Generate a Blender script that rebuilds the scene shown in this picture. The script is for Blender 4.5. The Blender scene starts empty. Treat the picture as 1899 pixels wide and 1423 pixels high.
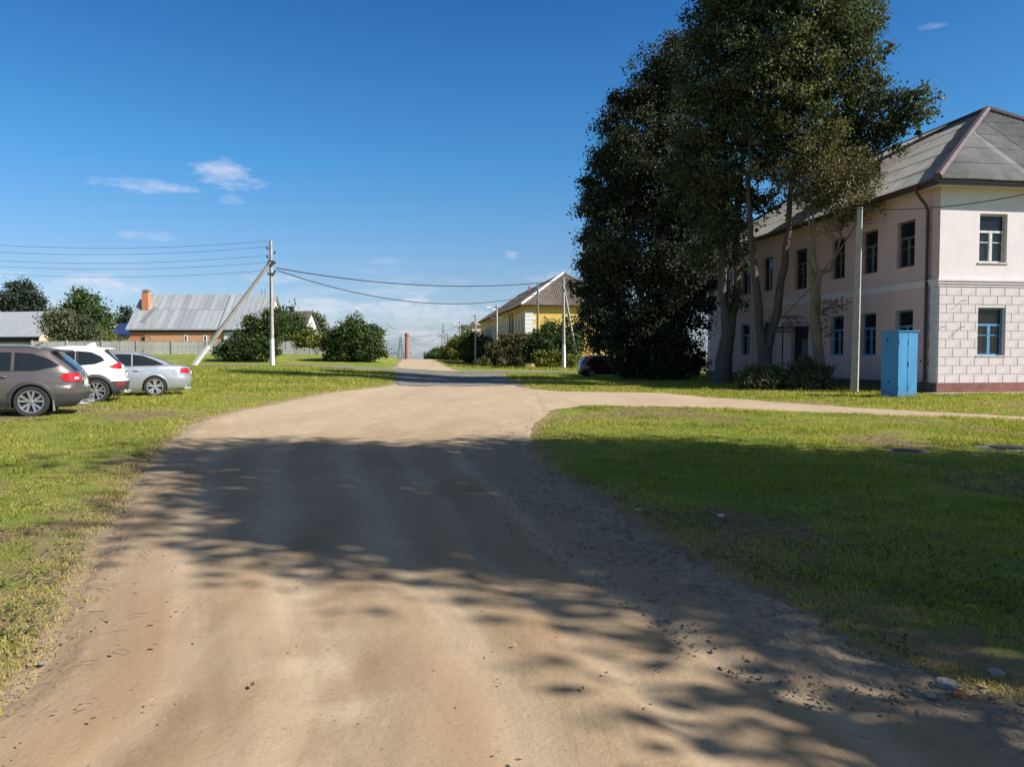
import bpy, bmesh, math, random
import numpy as np
from mathutils import Vector, Matrix

R = math.radians
scene = bpy.context.scene
COL = scene.collection

# ------------------------------------------------------------------ camera
F_PX, CX, CY, HOR, EYE = 1400.0, 949.5, 711.5, 658.0, 1.55
PITCH = math.atan((CY - HOR) / F_PX)
cam_data = bpy.data.cameras.new('camera')
cam_data.sensor_width = 36.0
cam_data.lens = 36.0 * F_PX / 1899.0
cam_data.clip_start, cam_data.clip_end = 0.1, 12000.0
cam = bpy.data.objects.new('camera', cam_data)
COL.objects.link(cam)
cam.location = (0, 0, EYE)
cam.rotation_euler = (math.pi / 2 - PITCH, 0, 0)
scene.camera = cam

# ------------------------------------------------------------------ sun, sky, exposure
SUN_EL, SUN_X, SUN_Y = R(38.4), 0.916, -0.401
sun_data = bpy.data.lights.new('sun', 'SUN')
sun_data.energy = 5.0
sun_data.angle = R(0.53)
sun_data.color = (1.0, 0.955, 0.88)
sun = bpy.data.objects.new('sun', sun_data)
COL.objects.link(sun)
sun.rotation_euler = (math.pi / 2 - SUN_EL, 0, math.atan2(SUN_X, -SUN_Y))

world = bpy.data.worlds.new('World')
scene.world = world
world.use_nodes = True
scene.view_settings.view_transform = 'Standard'
scene.view_settings.look = 'None'
scene.view_settings.exposure = 0.65
scene.view_settings.gamma = 1.0
scene.view_settings.use_curve_mapping = False


def build_world():
    nt = world.node_tree
    N, Lk = nt.nodes, nt.links
    N.clear()

    def mth(op, a, b=None, c=None, clamp=False):
        n = N.new('ShaderNodeMath'); n.operation = op; n.use_clamp = clamp
        for i, v in enumerate((a, b, c)):
            if v is None: continue
            if isinstance(v, (int, float)): n.inputs[i].default_value = v
            else: Lk.new(v, n.inputs[i])
        return n.outputs[0]

    tc = N.new('ShaderNodeTexCoord')
    sep = N.new('ShaderNodeSeparateXYZ'); Lk.new(tc.outputs['Generated'], sep.inputs[0])
    x, y, z = sep.outputs
    zc = mth('MAXIMUM', z, 0.012)
    comb = N.new('ShaderNodeCombineXYZ')
    Lk.new(x, comb.inputs[0]); Lk.new(y, comb.inputs[1]); Lk.new(zc, comb.inputs[2])
    sky = N.new('ShaderNodeTexSky')
    sky.sky_type = 'NISHITA'; sky.sun_disc = False
    sky.sun_elevation = SUN_EL
    sky.sun_rotation = math.atan2(SUN_X, SUN_Y)
    sky.altitude = 150; sky.air_density = 1.0; sky.dust_density = 1.2; sky.ozone_density = 1.0
    Lk.new(comb.outputs[0], sky.inputs[0])
    hs = N.new('ShaderNodeHueSaturation')
    hs.inputs['Saturation'].default_value = 1.0
    hs.inputs['Value'].default_value = 1.0
    tint = N.new('ShaderNodeMix'); tint.data_type = 'RGBA'; tint.blend_type = 'MULTIPLY'   # cool tint low down; warm tint added at unseen zenith to warm the shade
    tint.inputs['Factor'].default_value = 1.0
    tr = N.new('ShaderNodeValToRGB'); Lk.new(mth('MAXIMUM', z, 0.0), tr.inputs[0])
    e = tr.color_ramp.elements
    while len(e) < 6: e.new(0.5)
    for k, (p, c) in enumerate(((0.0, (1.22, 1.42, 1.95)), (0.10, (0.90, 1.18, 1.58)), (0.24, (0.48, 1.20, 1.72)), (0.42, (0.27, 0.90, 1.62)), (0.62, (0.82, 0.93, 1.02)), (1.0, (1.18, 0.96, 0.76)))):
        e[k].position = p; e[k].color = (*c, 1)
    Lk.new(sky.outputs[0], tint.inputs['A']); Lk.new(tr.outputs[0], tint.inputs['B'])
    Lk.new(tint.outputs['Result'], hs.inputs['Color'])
    # ---- small fair-weather clouds low over the horizon, all round
    az = mth('ARCTAN2', x, y)
    el = z
    cv = N.new('ShaderNodeCombineXYZ')
    Lk.new(mth('MULTIPLY', az, 1.0), cv.inputs[0]); Lk.new(mth('MULTIPLY', el, 3.2), cv.inputs[1])
    nz = N.new('ShaderNodeTexNoise'); nz.inputs['Scale'].default_value = 9.0
    nz.inputs['Detail'].default_value = 7; nz.inputs['Roughness'].default_value = 0.62
    Lk.new(cv.outputs[0], nz.inputs['Vector'])
    fine = N.new('ShaderNodeTexNoise'); fine.inputs['Scale'].default_value = 26.0
    fine.inputs['Detail'].default_value = 6; fine.inputs['Roughness'].default_value = 0.65
    Lk.new(cv.outputs[0], fine.inputs['Vector'])
    band = mth('MULTIPLY', mth('SMOOTH_MIN', mth('DIVIDE', mth('SUBTRACT', 0.125, el), 0.085), 1.0, 0.05, clamp=True),
               mth('MULTIPLY', mth('ADD', el, 0.03), 20.0, clamp=True), clamp=True)
    m = mth('MULTIPLY', mth('DIVIDE', mth('SUBTRACT', nz.outputs[0], 0.50), 0.17, clamp=True), mth('MULTIPLY', band, 0.62), clamp=True)

    def blob(a0, e0, ra, re, s):
        da = mth('DIVIDE', mth('SUBTRACT', az, a0), ra)
        de = mth('DIVIDE', mth('SUBTRACT', el, e0), re)
        q = mth('ADD', mth('MULTIPLY', da, da), mth('MULTIPLY', de, de))
        q = mth('SUBTRACT', 1.0, mth('ADD', q, mth('MULTIPLY', mth('SUBTRACT', fine.outputs[0], 0.5), 4.2)))
        return mth('MULTIPLY', mth('DIVIDE', q, 1.3, clamp=True), s * 0.85)
    for b in ((-0.362, 0.217, 0.036, 0.017, 0.55), (-0.335, 0.208, 0.025, 0.009, 0.40), (-0.452, 0.196, 0.060, 0.0085, 0.42),
              (-0.352, 0.188, 0.022, 0.006, 0.22), (-0.51, 0.081, 0.038, 0.013, 0.75), (-0.56, 0.076, 0.06, 0.007, 0.35),
              (-0.445, 0.140, 0.040, 0.006, 0.30), (-0.16, 0.121, 0.03, 0.005, 0.16), (0.50, 0.352, 0.016, 0.004, 0.22),
              (0.062, 0.098, 0.030, 0.014, 0.45), (-0.10, 0.052, 0.10, 0.012, 0.45), (-0.17, 0.042, 0.12, 0.009, 0.4),
              (-0.25, 0.082, 0.03, 0.006, 0.3), (-0.155, 0.08, 0.08, 0.007, 0.35), (-0.15, 0.060, 0.11, 0.011, 0.6), (-0.24, 0.068, 0.05, 0.006, 0.5), (-0.125, 0.072, 0.022, 0.007, 0.7), (-0.07, 0.045, 0.05, 0.006, 0.5), (-0.13, 0.028, 0.07, 0.006, 0.55), (-0.62, 0.09, 0.05, 0.008, 0.4), (-0.30, 0.095, 0.05, 0.006, 0.4), (0.0, 0.13, 0.012, 0.006, 0.4), (0.45, 0.07, 0.1, 0.012, 0.5), (0.8, 0.1, 0.1, 0.012, 0.5)):
        m = mth('MAXIMUM', m, blob(*b))
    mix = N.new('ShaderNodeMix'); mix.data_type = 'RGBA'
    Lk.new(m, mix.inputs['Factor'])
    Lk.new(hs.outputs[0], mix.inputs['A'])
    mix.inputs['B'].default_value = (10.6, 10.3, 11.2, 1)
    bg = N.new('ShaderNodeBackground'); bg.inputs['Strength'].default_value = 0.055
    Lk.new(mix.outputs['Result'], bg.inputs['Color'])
    out = N.new('ShaderNodeOutputWorld'); Lk.new(bg.outputs[0], out.inputs[0])


build_world()

# ------------------------------------------------------------------ helpers
CP, SP = math.cos(PITCH), math.sin(PITCH)


def ray(px, py):
    a, b = (px - CX) / F_PX, -(py - CY) / F_PX
    return Vector((a, b * SP + CP, b * CP - SP))


def G(px, py, z=0.0):            # where the photograph's pixel meets the ground at height z
    d = ray(px, py)
    return Vector((0, 0, EYE)) + d * ((z - EYE) / d.z)


def D(px, py, Y):                # the point on that line of sight at depth Y
    d = ray(px, py)
    return Vector((0, 0, EYE)) + d * (Y / d.y)


def sst(v):
    v = np.clip(v, 0.0, 1.0)
    return v * v * (3 - 2 * v)


def _h(ix, iy, seed):
    n = (ix.astype(np.int64) * 374761393 + iy.astype(np.int64) * 668265263 + seed * 144665) & 0x7fffffff
    n = ((n ^ (n >> 13)) * 1274126177) & 0x7fffffff
    n = n ^ (n >> 16)
    return (n & 0xffff) / 65535.0


def vn(x, y, seed=0):            # value noise, 0..1
    x = np.asarray(x, float); y = np.asarray(y, float)
    ix, iy = np.floor(x), np.floor(y)
    fx, fy = sst(x - ix), sst(y - iy)
    a, b = _h(ix, iy, seed), _h(ix + 1, iy, seed)
    c, d = _h(ix, iy + 1, seed), _h(ix + 1, iy + 1, seed)
    return (a + (b - a) * fx) * (1 - fy) + (c + (d - c) * fx) * fy


def fbm(x, y, seed=0, o=4):
    x = np.asarray(x, float); y = np.asarray(y, float)
    s, a, t = 0, 1.0, 0
    for i in range(o):
        s = s + a * vn(x * 2 ** i + 17.3 * i, y * 2 ** i - 9.1 * i, seed + i); t += a; a *= 0.5
    return s / t


def H(x, y):                     # the lie of the land
    x = np.asarray(x, float); y = np.asarray(y, float)
    left = sst((-x - 4) / 6)
    z = 0.22 * left * sst((y - 8) / 8)
    z = z + 0.42 * sst((-x - 9) / 9) * sst((y - 38) / 26)
    z = z + 0.95 * sst((-x - 13.0 - 0.148 * (y - 90)) / 4.5) * sst((y - 78) / 20)
    z = z + 0.25 * sst((x - 9) / 30) * sst((y - 45) / 30)
    f = np.clip(y - 142, 0, None)
    z = z - 0.00016 * np.minimum(f, 110) ** 2 - 0.0352 * np.clip(f - 110, 0, 480) - 0.012 * np.clip(f - 590, 0, 3200)
    return z


class MB:
    def __init__(self): self.v, self.f = [], []

    def add(self, vs, fs):
        o = len(self.v)
        self.v += [tuple(p) for p in vs]
        self.f += [tuple(i + o for i in q) for q in fs]
        return self

    def box(self, x0, x1, y0, y1, z0, z1):
        return self.add([(x0, y0, z0), (x1, y0, z0), (x1, y1, z0), (x0, y1, z0), (x0, y0, z1), (x1, y0, z1), (x1, y1, z1), (x0, y1, z1)],
                        [(0, 3, 2, 1), (4, 5, 6, 7), (0, 1, 5, 4), (1, 2, 6, 5), (2, 3, 7, 6), (3, 0, 4, 7)])

    def bbox(self, x0, x1, y0, y1, z0, z1, b=0.01):   # box with chamfered front (-y) edges, for cast or sawn pieces
        vs = [(x0 + b, y0, z0 + b), (x1 - b, y0, z0 + b), (x1 - b, y0, z1 - b), (x0 + b, y0, z1 - b),
              (x0, y0 + b, z0), (x1, y0 + b, z0), (x1, y0 + b, z1), (x0, y0 + b, z1),
              (x0, y1, z0), (x1, y1, z0), (x1, y1, z1), (x0, y1, z1)]
        fs = [(0, 1, 2, 3)]
        for k in range(4):
            n = (k + 1) % 4
            fs += [(4 + k, 4 + n, n, k), (8 + k, 8 + n, 4 + n, 4 + k)]
        fs.append((11, 10, 9, 8))
        return self.add(vs, fs)

    def quad(self, a, b, c, d): return self.add([a, b, c, d], [(0, 1, 2, 3)])

    def tube(self, pts, rads, n=8, caps=True, squash=None):
        pts = [Vector(p) for p in pts]
        if not hasattr(rads, '__len__'): rads = [rads] * len(pts)
        o = len(self.v)
        prev = None
        for i, p in enumerate(pts):
            t = (pts[min(i + 1, len(pts) - 1)] - pts[max(i - 1, 0)])
            t = t.normalized() if t.length > 1e-9 else Vector((0, 0, 1))
            if prev is None:
                ref = Vector((1, 0, 0)) if abs(t.x) < 0.8 else Vector((0, 1, 0))
                u = t.cross(ref).normalized()
            else:
                u = (prev - t * prev.dot(t))
                u = u.normalized() if u.length > 1e-6 else t.orthogonal().normalized()
            prev = u
            w = t.cross(u)
            for k in range(n):
                a = 2 * math.pi * k / n
                self.v.append(tuple(p + (u * math.cos(a) + w * math.sin(a)) * rads[i]))
        for i in range(len(pts) - 1):
            for k in range(n):
                a, b = o + i * n + k, o + i * n + (k + 1) % n
                self.f.append((a, b, b + n, a + n))
        if caps:
            self.f.append(tuple(o + k for k in range(n))[::-1])
            self.f.append(tuple(o + (len(pts) - 1) * n + k for k in range(n)))
        return self

    def bar(self, a, b, w, h=None):               # square bar from a to b
        h = h or w
        a, b = Vector(a), Vector(b)
        t = (b - a).normalized()
        ref = Vector((0, 0, 1)) if abs(t.z) < 0.9 else Vector((0, 1, 0))
        u = t.cross(ref).normalized() * w / 2
        n = u.cross(t).normalized() * h / 2
        vs = [a - u - n, a + u - n, a + u + n, a - u + n, b - u - n, b + u - n, b + u + n, b - u + n]
        return self.add(vs, [(0, 3, 2, 1), (4, 5, 6, 7), (0, 1, 5, 4), (1, 2, 6, 5), (2, 3, 7, 6), (3, 0, 4, 7)])

    def lathe(self, prof, c=(0, 0, 0), axis='z', n=24):   # prof: (radius, height) pairs
        o = len(self.v)
        for r, h in prof:
            for k in range(n):
                a = 2 * math.pi * k / n
                p = (r * math.cos(a), r * math.sin(a), h)
                if axis == 'y': p = (p[0], p[2], p[1])
                self.v.append((c[0] + p[0], c[1] + p[1], c[2] + p[2]))
        for i in range(len(prof) - 1):
            for k in range(n):
                a, b = o + i * n + k, o + i * n + (k + 1) % n
                q = (a, b, b + n, a + n)
                self.f.append(q if axis == 'z' else q[::-1])
        return self

    def mesh(self, name, m=None, smooth=None):
        me = bpy.data.meshes.new(name)
        me.from_pydata(self.v, [], self.f)
        if m: me.materials.append(m)
        if smooth is not None:
            me.polygons.foreach_set('use_smooth', [True] * len(me.polygons))
            me.set_sharp_from_angle(angle=R(smooth))
        me.update()
        return me

    def build(self, name, m, parent=None, smooth=None):
        return link(name, self.mesh(name, m, smooth), parent)


def link(name, me, parent=None, loc=None):
    o = bpy.data.objects.new(name, me)
    COL.objects.link(o)
    if parent: o.parent = parent
    if loc is not None: o.location = loc
    return o


def tag(o, label, cat, group=None):
    o['label'] = label; o['category'] = cat
    if group: o['group'] = group
    return o


def structure(o): o['kind'] = 'structure'; return o


def stuff(o): o['kind'] = 'stuff'; return o


def thing(name, label, cat, loc=(0, 0, 0), rz=0.0, group=None):
    o = bpy.data.objects.new(name, None)
    o.empty_display_size = 0.3
    COL.objects.link(o)
    o.location = loc; o.rotation_euler = (0, 0, rz)
    return tag(o, label, cat, group)


def copy_thing(src, label, loc, rz=0.0, group=None, scale=None):
    def rec(o, par):
        c = o.copy(); COL.objects.link(c); c.parent = par
        for ch in o.children: rec(ch, c)
        return c
    c = rec(src, None)
    c.location = loc; c.rotation_euler = (0, 0, rz); c['label'] = label
    if scale: c.scale = (scale,) * 3
    if group: c['group'] = group
    return c


def np_mesh(name, verts, faces, m, attrs=None, smooth=False):   # big meshes fast; faces: (n, k)
    verts = np.ascontiguousarray(verts, np.float32); faces = np.ascontiguousarray(faces, np.int32)
    me = bpy.data.meshes.new(name)
    k = faces.shape[1]
    me.vertices.add(len(verts)); me.vertices.foreach_set('co', verts.ravel())
    me.loops.add(faces.size); me.loops.foreach_set('vertex_index', faces.ravel())
    me.polygons.add(len(faces)); me.polygons.foreach_set('loop_start', np.arange(0, faces.size, k, dtype=np.int32))
    if smooth: me.polygons.foreach_set('use_smooth', np.ones(len(faces), bool))
    for an, av in (attrs or {}).items():
        a = me.attributes.new(an, 'FLOAT', 'POINT'); a.data.foreach_set('value', np.ascontiguousarray(av, np.float32))
    if m: me.materials.append(m)
    me.update(calc_edges=True)
    return me


# ------------------------------------------------------------------ materials
class NT:
    def __init__(self, name):
        self.m = bpy.data.materials.new(name); self.m.use_nodes = True
        self.n, self.l = self.m.node_tree.nodes, self.m.node_tree.links
        self.b = self.n['Principled BSDF']
        self.tc = self.n.new('ShaderNodeTexCoord')

    def put(self, sock, v):
        if isinstance(v, bpy.types.NodeSocket): self.l.new(v, sock)
        elif isinstance(v, (tuple, list)) and len(v) == 3 and sock.type == 'RGBA': sock.default_value = (*v, 1)
        else: sock.default_value = v

    def map(self, scale=(1, 1, 1), src='Object', rot=(0, 0, 0)):
        mp = self.n.new('ShaderNodeMapping'); self.l.new(self.tc.outputs[src], mp.inputs[0])
        mp.inputs['Scale'].default_value = scale; mp.inputs['Rotation'].default_value = rot
        return mp.outputs[0]

    def noise(self, scale, detail=4, rough=0.55, vec=None, dist=0.0):
        t = self.n.new('ShaderNodeTexNoise')
        t.inputs['Scale'].default_value = scale; t.inputs['Detail'].default_value = detail
        t.inputs['Roughness'].default_value = rough; t.inputs['Distortion'].default_value = dist
        self.l.new(vec if vec is not None else self.tc.outputs['Object'], t.inputs['Vector'])
        return t.outputs[0]

    def ramp(self, fac, stops):
        r = self.n.new('ShaderNodeValToRGB'); self.put(r.inputs[0], fac)
        e = r.color_ramp.elements
        while len(e) < len(stops): e.new(0.5)
        for i, (p, c) in enumerate(stops):
            e[i].position = p
            e[i].color = (*c, 1) if hasattr(c, '__len__') else (c, c, c, 1)
        return r.outputs[0]

    def mix(self, f, a, b, mode='MIX'):
        x = self.n.new('ShaderNodeMix'); x.data_type = 'RGBA'; x.blend_type = mode
        self.put(x.inputs['Factor'], f); self.put(x.inputs['A'], a); self.put(x.inputs['B'], b)
        return x.outputs['Result']

    def math(self, op, a, b=0.0, clamp=False):
        x = self.n.new('ShaderNodeMath'); x.operation = op; x.use_clamp = clamp
        self.put(x.inputs[0], a); self.put(x.inputs[1], b)
        return x.outputs[0]

    def attr(self, name):
        a = self.n.new('ShaderNodeAttribute'); a.attribute_name = name
        return a.outputs['Fac']

    def rnd(self):
        return self.n.new('ShaderNodeObjectInfo').outputs['Random']

    def bump(self, h, strength=0.4, dist=0.02, base=None):
        b = self.n.new('ShaderNodeBump'); b.inputs['Strength'].default_value = strength; b.inputs['Distance'].default_value = dist
        self.l.new(h, b.inputs['Height'])
        if base is not None: self.l.new(base, b.inputs['Normal'])
        return b.outputs[0]

    def set(self, color=None, rough=None, metal=None, normal=None, spec=None):
        if color is not None: self.put(self.b.inputs['Base Color'], color)
        if rough is not None: self.put(self.b.inputs['Roughness'], rough)
        if metal is not None: self.put(self.b.inputs['Metallic'], metal)
        if spec is not None: self.put(self.b.inputs['Specular IOR Level'], spec)
        if normal is not None: self.l.new(normal, self.b.inputs['Normal'])
        return self.m


def simple(name, col, rough=0.6, metal=0.0, var=0.12, scale=6.0, bump=0.15, bdist=0.004, per_obj=0.0, spec=None, stretch=(1, 1, 1)):
    t = NT(name)
    n = t.noise(scale, 5, 0.6, t.map(stretch))
    dark = tuple(c * (1 - var) for c in col); lite = tuple(min(1, c * (1 + var)) for c in col)
    c = t.ramp(n, [(0.3, dark), (0.7, lite)])
    if per_obj:
        c = t.mix(1.0, c, t.ramp(t.rnd(), [(0, 1 - per_obj), (1, 1.0)]), 'MULTIPLY')
    return t.set(c, rough, metal, t.bump(t.noise(scale * 6, 4), bump, bdist) if bump else None, spec)


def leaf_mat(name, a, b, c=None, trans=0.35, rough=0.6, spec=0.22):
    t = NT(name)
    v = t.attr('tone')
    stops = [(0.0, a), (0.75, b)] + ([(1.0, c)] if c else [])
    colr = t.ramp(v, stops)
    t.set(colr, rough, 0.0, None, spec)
    tr = t.n.new('ShaderNodeBsdfTranslucent')
    t.l.new(t.mix(1.0, colr, (1.15, 1.15, 0.55), 'MULTIPLY'), tr.inputs['Color'])
    mx = t.n.new('ShaderNodeMixShader'); mx.inputs[0].default_value = trans
    t.l.new(t.b.outputs[0], mx.inputs[1]); t.l.new(tr.outputs[0], mx.inputs[2])
    t.l.new(mx.outputs[0], t.n['Material Output'].inputs['Surface'])
    return t.m


def bark_mat(name, a, b):
    t = NT(name)
    n = t.noise(3.0, 6, 0.65, t.map((3.2, 3.2, 0.5)))
    n2 = t.noise(1.2, 3)
    c = t.mix(t.math('MULTIPLY', n2, 0.6), t.ramp(n, [(0.3, a), (0.7, b)]), tuple(0.6 * p for p in a))
    return t.set(c, 0.9, 0, t.bump(n, 0.8, 0.03))


def sand_colors(t):
    p = t.tc.outputs['Object']
    st = t.map((0.9, 0.16, 1), rot=(0, 0, R(10)))
    big = t.noise(0.75, 5, 0.55, st, 0.3)
    mid = t.noise(1.1, 5, 0.6, p, 0.5)
    fine = t.noise(60, 4, 0.7, p)
    c = t.ramp(big, [(0.32, (0.300, 0.210, 0.122)), (0.50, (0.390, 0.288, 0.180)), (0.68, (0.470, 0.365, 0.250))])
    c = t.mix(t.ramp(mid, [(0.40, 0.0), (0.66, 0.45)]), c, (0.335, 0.230, 0.135))
    stain = t.noise(0.42, 4, 0.5, t.map((1.5, 0.55, 1)), 0.6)
    c = t.mix(t.ramp(stain, [(0.52, 0.0), (0.60, 0.75)]), c, (0.285, 0.190, 0.108))
    c = t.mix(t.ramp(fine, [(0.35, 0.28), (0.55, 0.0)]), c, (0.26, 0.19, 0.13))
    return c, fine, mid


def make_sand():
    t = NT('packed_sand')
    c, fine, mid = sand_colors(t)
    far = t.attr('edge')
    dusty = t.n.new('ShaderNodeSeparateXYZ'); t.l.new(t.tc.outputs['Object'], dusty.inputs[0])
    c = t.mix(t.math('MULTIPLY', t.math('DIVIDE', t.math('SUBTRACT', dusty.outputs[1], 9.0), 12.0, True), 0.6), c, (0.475, 0.375, 0.265))     # drier, paler dust towards the crossing
    lane = t.attr('lane')                                                          # pale packed wheel lanes, loose browner sand between
    c = t.mix(t.ramp(lane, [(0.25, 0.38), (0.6, 0.0)]), c, (0.285, 0.200, 0.122))
    c = t.mix(t.ramp(lane, [(0.55, 0.0), (1.0, 0.32)]), c, (0.500, 0.400, 0.285))
    c = t.mix(t.math('MULTIPLY', t.attr('damp'), t.ramp(t.noise(2.2, 5, 0.6), [(0.33, 0.0), (0.55, 0.65)])), c, (0.262, 0.172, 0.095))
    grit = t.noise(95, 3, 0.8); speck = t.ramp(t.noise(28, 4, 0.75), [(0.60, 0.0), (0.68, 0.55)])
    c = t.mix(t.ramp(grit, [(0.60, 0.0), (0.72, 0.4)]), c, (0.62, 0.54, 0.43))
    c = t.mix(speck, c, (0.19, 0.135, 0.09))
    crumb = t.noise(14, 5, 0.7, t.map((1.0, 0.75, 1)))
    k = t.math('MULTIPLY', t.ramp(crumb, [(0.47, 0.0), (0.58, 1.0)]), far)
    c = t.mix(t.math('MULTIPLY', k, 0.85), c, (0.11, 0.083, 0.062))
    c = t.mix(t.math('MULTIPLY', far, 0.30), c, (0.40, 0.335, 0.265))
    tracks = t.noise(2.4, 4, 0.5, t.map((1.6, 0.14, 1), rot=(0, 0, R(12))), 0.2)
    groove = t.noise(3.2, 4, 0.6, t.map((2.0, 0.10, 1), rot=(0, 0, R(14))), 0.25)
    rare = t.ramp(t.noise(0.9, 3, 0.5), [(0.48, 0.0), (0.60, 1.0)])
    side = t.math('MULTIPLY', t.math('DIVIDE', t.math('ADD', dusty.outputs[0], 0.8), 1.6, True), rare)
    c = t.mix(t.math('MULTIPLY', t.ramp(groove, [(0.30, 0.5), (0.37, 0.0)]), side), c, (0.16, 0.115, 0.075))
    n0 = t.bump(t.math('MULTIPLY', groove, side), 0.7, 0.03)
    n1 = t.bump(tracks, 0.35, 0.02, n0)
    n2 = t.bump(t.noise(26, 6, 0.7), 0.5, 0.012, n1)
    n3 = t.bump(t.math('MULTIPLY', crumb, far), 0.9, 0.05, n2)
    return t.set(c, 0.95, 0, n3, 0.15)


def make_soil():
    t = NT('grassy_ground')
    p = t.tc.outputs['Object']
    a = t.noise(0.35, 5, 0.6, p, 0.4); b = t.noise(2.2, 5, 0.65, p); f = t.noise(38, 4, 0.7, t.map((1, 0.6, 1)))
    g = t.ramp(a, [(0.30, (0.125, 0.175, 0.026)), (0.48, (0.200, 0.230, 0.042)), (0.62, (0.310, 0.300, 0.075)), (0.78, (0.36, 0.30, 0.12))])
    g = t.mix(t.ramp(b, [(0.42, 0.0), (0.62, 0.6)]), g, (0.250, 0.280, 0.052))
    g = t.mix(t.ramp(f, [(0.30, 0.75), (0.55, 0.0)]), g, (0.075, 0.095, 0.022))
    bare = t.attr('bare')
    k = t.math('MULTIPLY', t.math('ADD', bare, t.math('MULTIPLY', t.math('SUBTRACT', b, 0.5), 2.6)), bare)
    k = t.ramp(k, [(0.22, 0.0), (0.62, 1.0)])
    s = t.ramp(t.noise(9, 5, 0.7), [(0.35, (0.12, 0.082, 0.046)), (0.6, (0.27, 0.19, 0.112))])
    wet = t.ramp(t.attr('bright'), [(0, 0.0), (1, 1.0)])
    s = t.mix(t.math('MULTIPLY', wet, 0.7), s, (0.39, 0.29, 0.185))
    c = t.mix(k, g, s)
    return t.set(c, 0.95, 0, t.bump(f, 0.8, 0.05, t.bump(b, 0.4, 0.05)), 0.1)


def make_asphalt():
    t = NT('worn_asphalt')
    n = t.noise(1.2, 5, 0.6, t.map((0.4, 1.4, 1))); f = t.noise(45, 3, 0.7)
    c = t.ramp(n, [(0.34, (0.135, 0.130, 0.128)), (0.52, (0.215, 0.205, 0.195)), (0.66, (0.38, 0.32, 0.245))])
    c = t.mix(t.ramp(f, [(0.4, 0.4), (0.6, 0.0)]), c, (0.06, 0.06, 0.06))
    return t.set(c, 0.9, 0, t.bump(f, 0.4, 0.01), 0.2)


M = {}
M['sand'] = make_sand(); M['soil'] = make_soil(); M['asphalt'] = make_asphalt()


def wall_paint(name, col, dirt, amt=0.5):
    t = NT(name)
    streak = t.noise(1.0, 6, 0.65, t.map((2.2, 2.2, 0.25)))
    blot = t.noise(0.8, 5, 0.6)
    c = t.ramp(blot, [(0.3, tuple(k * 0.9 for k in col)), (0.7, col)])
    c = t.mix(t.math('MULTIPLY', t.ramp(streak, [(0.5, 0.0), (0.78, 1.0)]), amt), c, dirt)
    sp = t.n.new('ShaderNodeSeparateXYZ'); t.l.new(t.tc.outputs['Object'], sp.inputs[0])      # rain splash and grime low on the wall
    low = t.math('DIVIDE', t.math('SUBTRACT', 1.5, sp.outputs[2]), 1.3, True)
    c = t.mix(t.math('MULTIPLY', t.math('MULTIPLY', low, t.ramp(t.noise(1.7, 6, 0.7), [(0.38, 0.0), (0.68, 1.0)])), 0.6 if amt else 0.0), c, tuple(0.6 * k for k in dirt))
    hair = t.noise(2.0, 3, 0.5, t.map((1, 1, 0.6)), 2.5)
    crack = t.ramp(hair, [(0.492, 0.0), (0.5, 0.35), (0.508, 0.0)])
    c = t.mix(crack, c, tuple(0.7 * k for k in dirt))
    return t.set(c, 0.85, 0, t.bump(t.noise(40, 4), 0.25, 0.006, t.bump(blot, 0.2, 0.03)), 0.25)


M['pink'] = wall_paint('pale_pink_plaster', (0.68, 0.46, 0.42), (0.46, 0.33, 0.30))
M['white_block'] = wall_paint('pinkish_white_paint', (0.70, 0.620, 0.625), (0.55, 0.44, 0.42))
M['mortar'] = simple('block_joint', (0.57, 0.53, 0.52), 0.9)
M['plinth'] = wall_paint('red_brown_plinth', (0.27, 0.115, 0.095), (0.12, 0.07, 0.06))
M['shaded_plinth'] = simple('shade_toned_plinth', (0.10, 0.075, 0.07), 0.9, var=0.4, scale=4)  # long-wall plinth, its shade put into the darker colour
M['brown_metal'] = simple('brown_painted_metal', (0.060, 0.028, 0.024), 0.4)
M['ridge_metal'] = simple('brown_violet_ridge_metal', (0.075, 0.045, 0.048), 0.6)


def slate_mat(name, col, po):
    t = NT(name)
    a = t.noise(1.3, 6, 0.65, t.map((1, 1, 1))); b = t.noise(14, 5, 0.7)
    c = t.ramp(a, [(0.3, tuple(k * 0.62 for k in col)), (0.55, col), (0.75, tuple(k * 1.12 for k in col))])
    c = t.mix(t.ramp(b, [(0.45, 0.45), (0.62, 0.0)]), c, tuple(k * 0.6 for k in col))
    c = t.mix(1.0, c, t.ramp(t.rnd(), [(0, 1 - po), (1, 1.0)]), 'MULTIPLY')
    return t.set(c, 0.9, 0, t.bump(b, 0.3, 0.006), 0.2)


M['slate'] = slate_mat('grey_fibre_cement', (0.330, 0.318, 0.295), 0.04)
M['slate_brown'] = slate_mat('brown_grey_fibre_cement', (0.170, 0.140, 0.115), 0.1)
M['frame_grey'] = simple('weathered_white_window_paint', (0.52, 0.50, 0.46), 0.6, var=0.25)
M['frame_dark'] = simple('old_dark_window_wood', (0.11, 0.10, 0.10), 0.7, var=0.3)
M['frame_blue'] = simple('blue_window_paint', (0.075, 0.225, 0.36), 0.5, var=0.2)
M['curtain'] = simple('pale_curtain', (0.50, 0.47, 0.44), 0.9)
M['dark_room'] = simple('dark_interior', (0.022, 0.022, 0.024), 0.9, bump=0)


def glass_mat(name, tint, alpha=0.55, rough=0.03):
    t = NT(name)
    t.set(tint, rough, 0, None, 0.5)
    tr = t.n.new('ShaderNodeBsdfTransparent'); tr.inputs[0].default_value = (0.72, 0.78, 0.78, 1)
    mx = t.n.new('ShaderNodeMixShader'); mx.inputs[0].default_value = 1 - alpha
    t.l.new(t.b.outputs[0], mx.inputs[1]); t.l.new(tr.outputs[0], mx.inputs[2])
    t.l.new(mx.outputs[0], t.n['Material Output'].inputs['Surface'])
    return t.m


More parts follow.
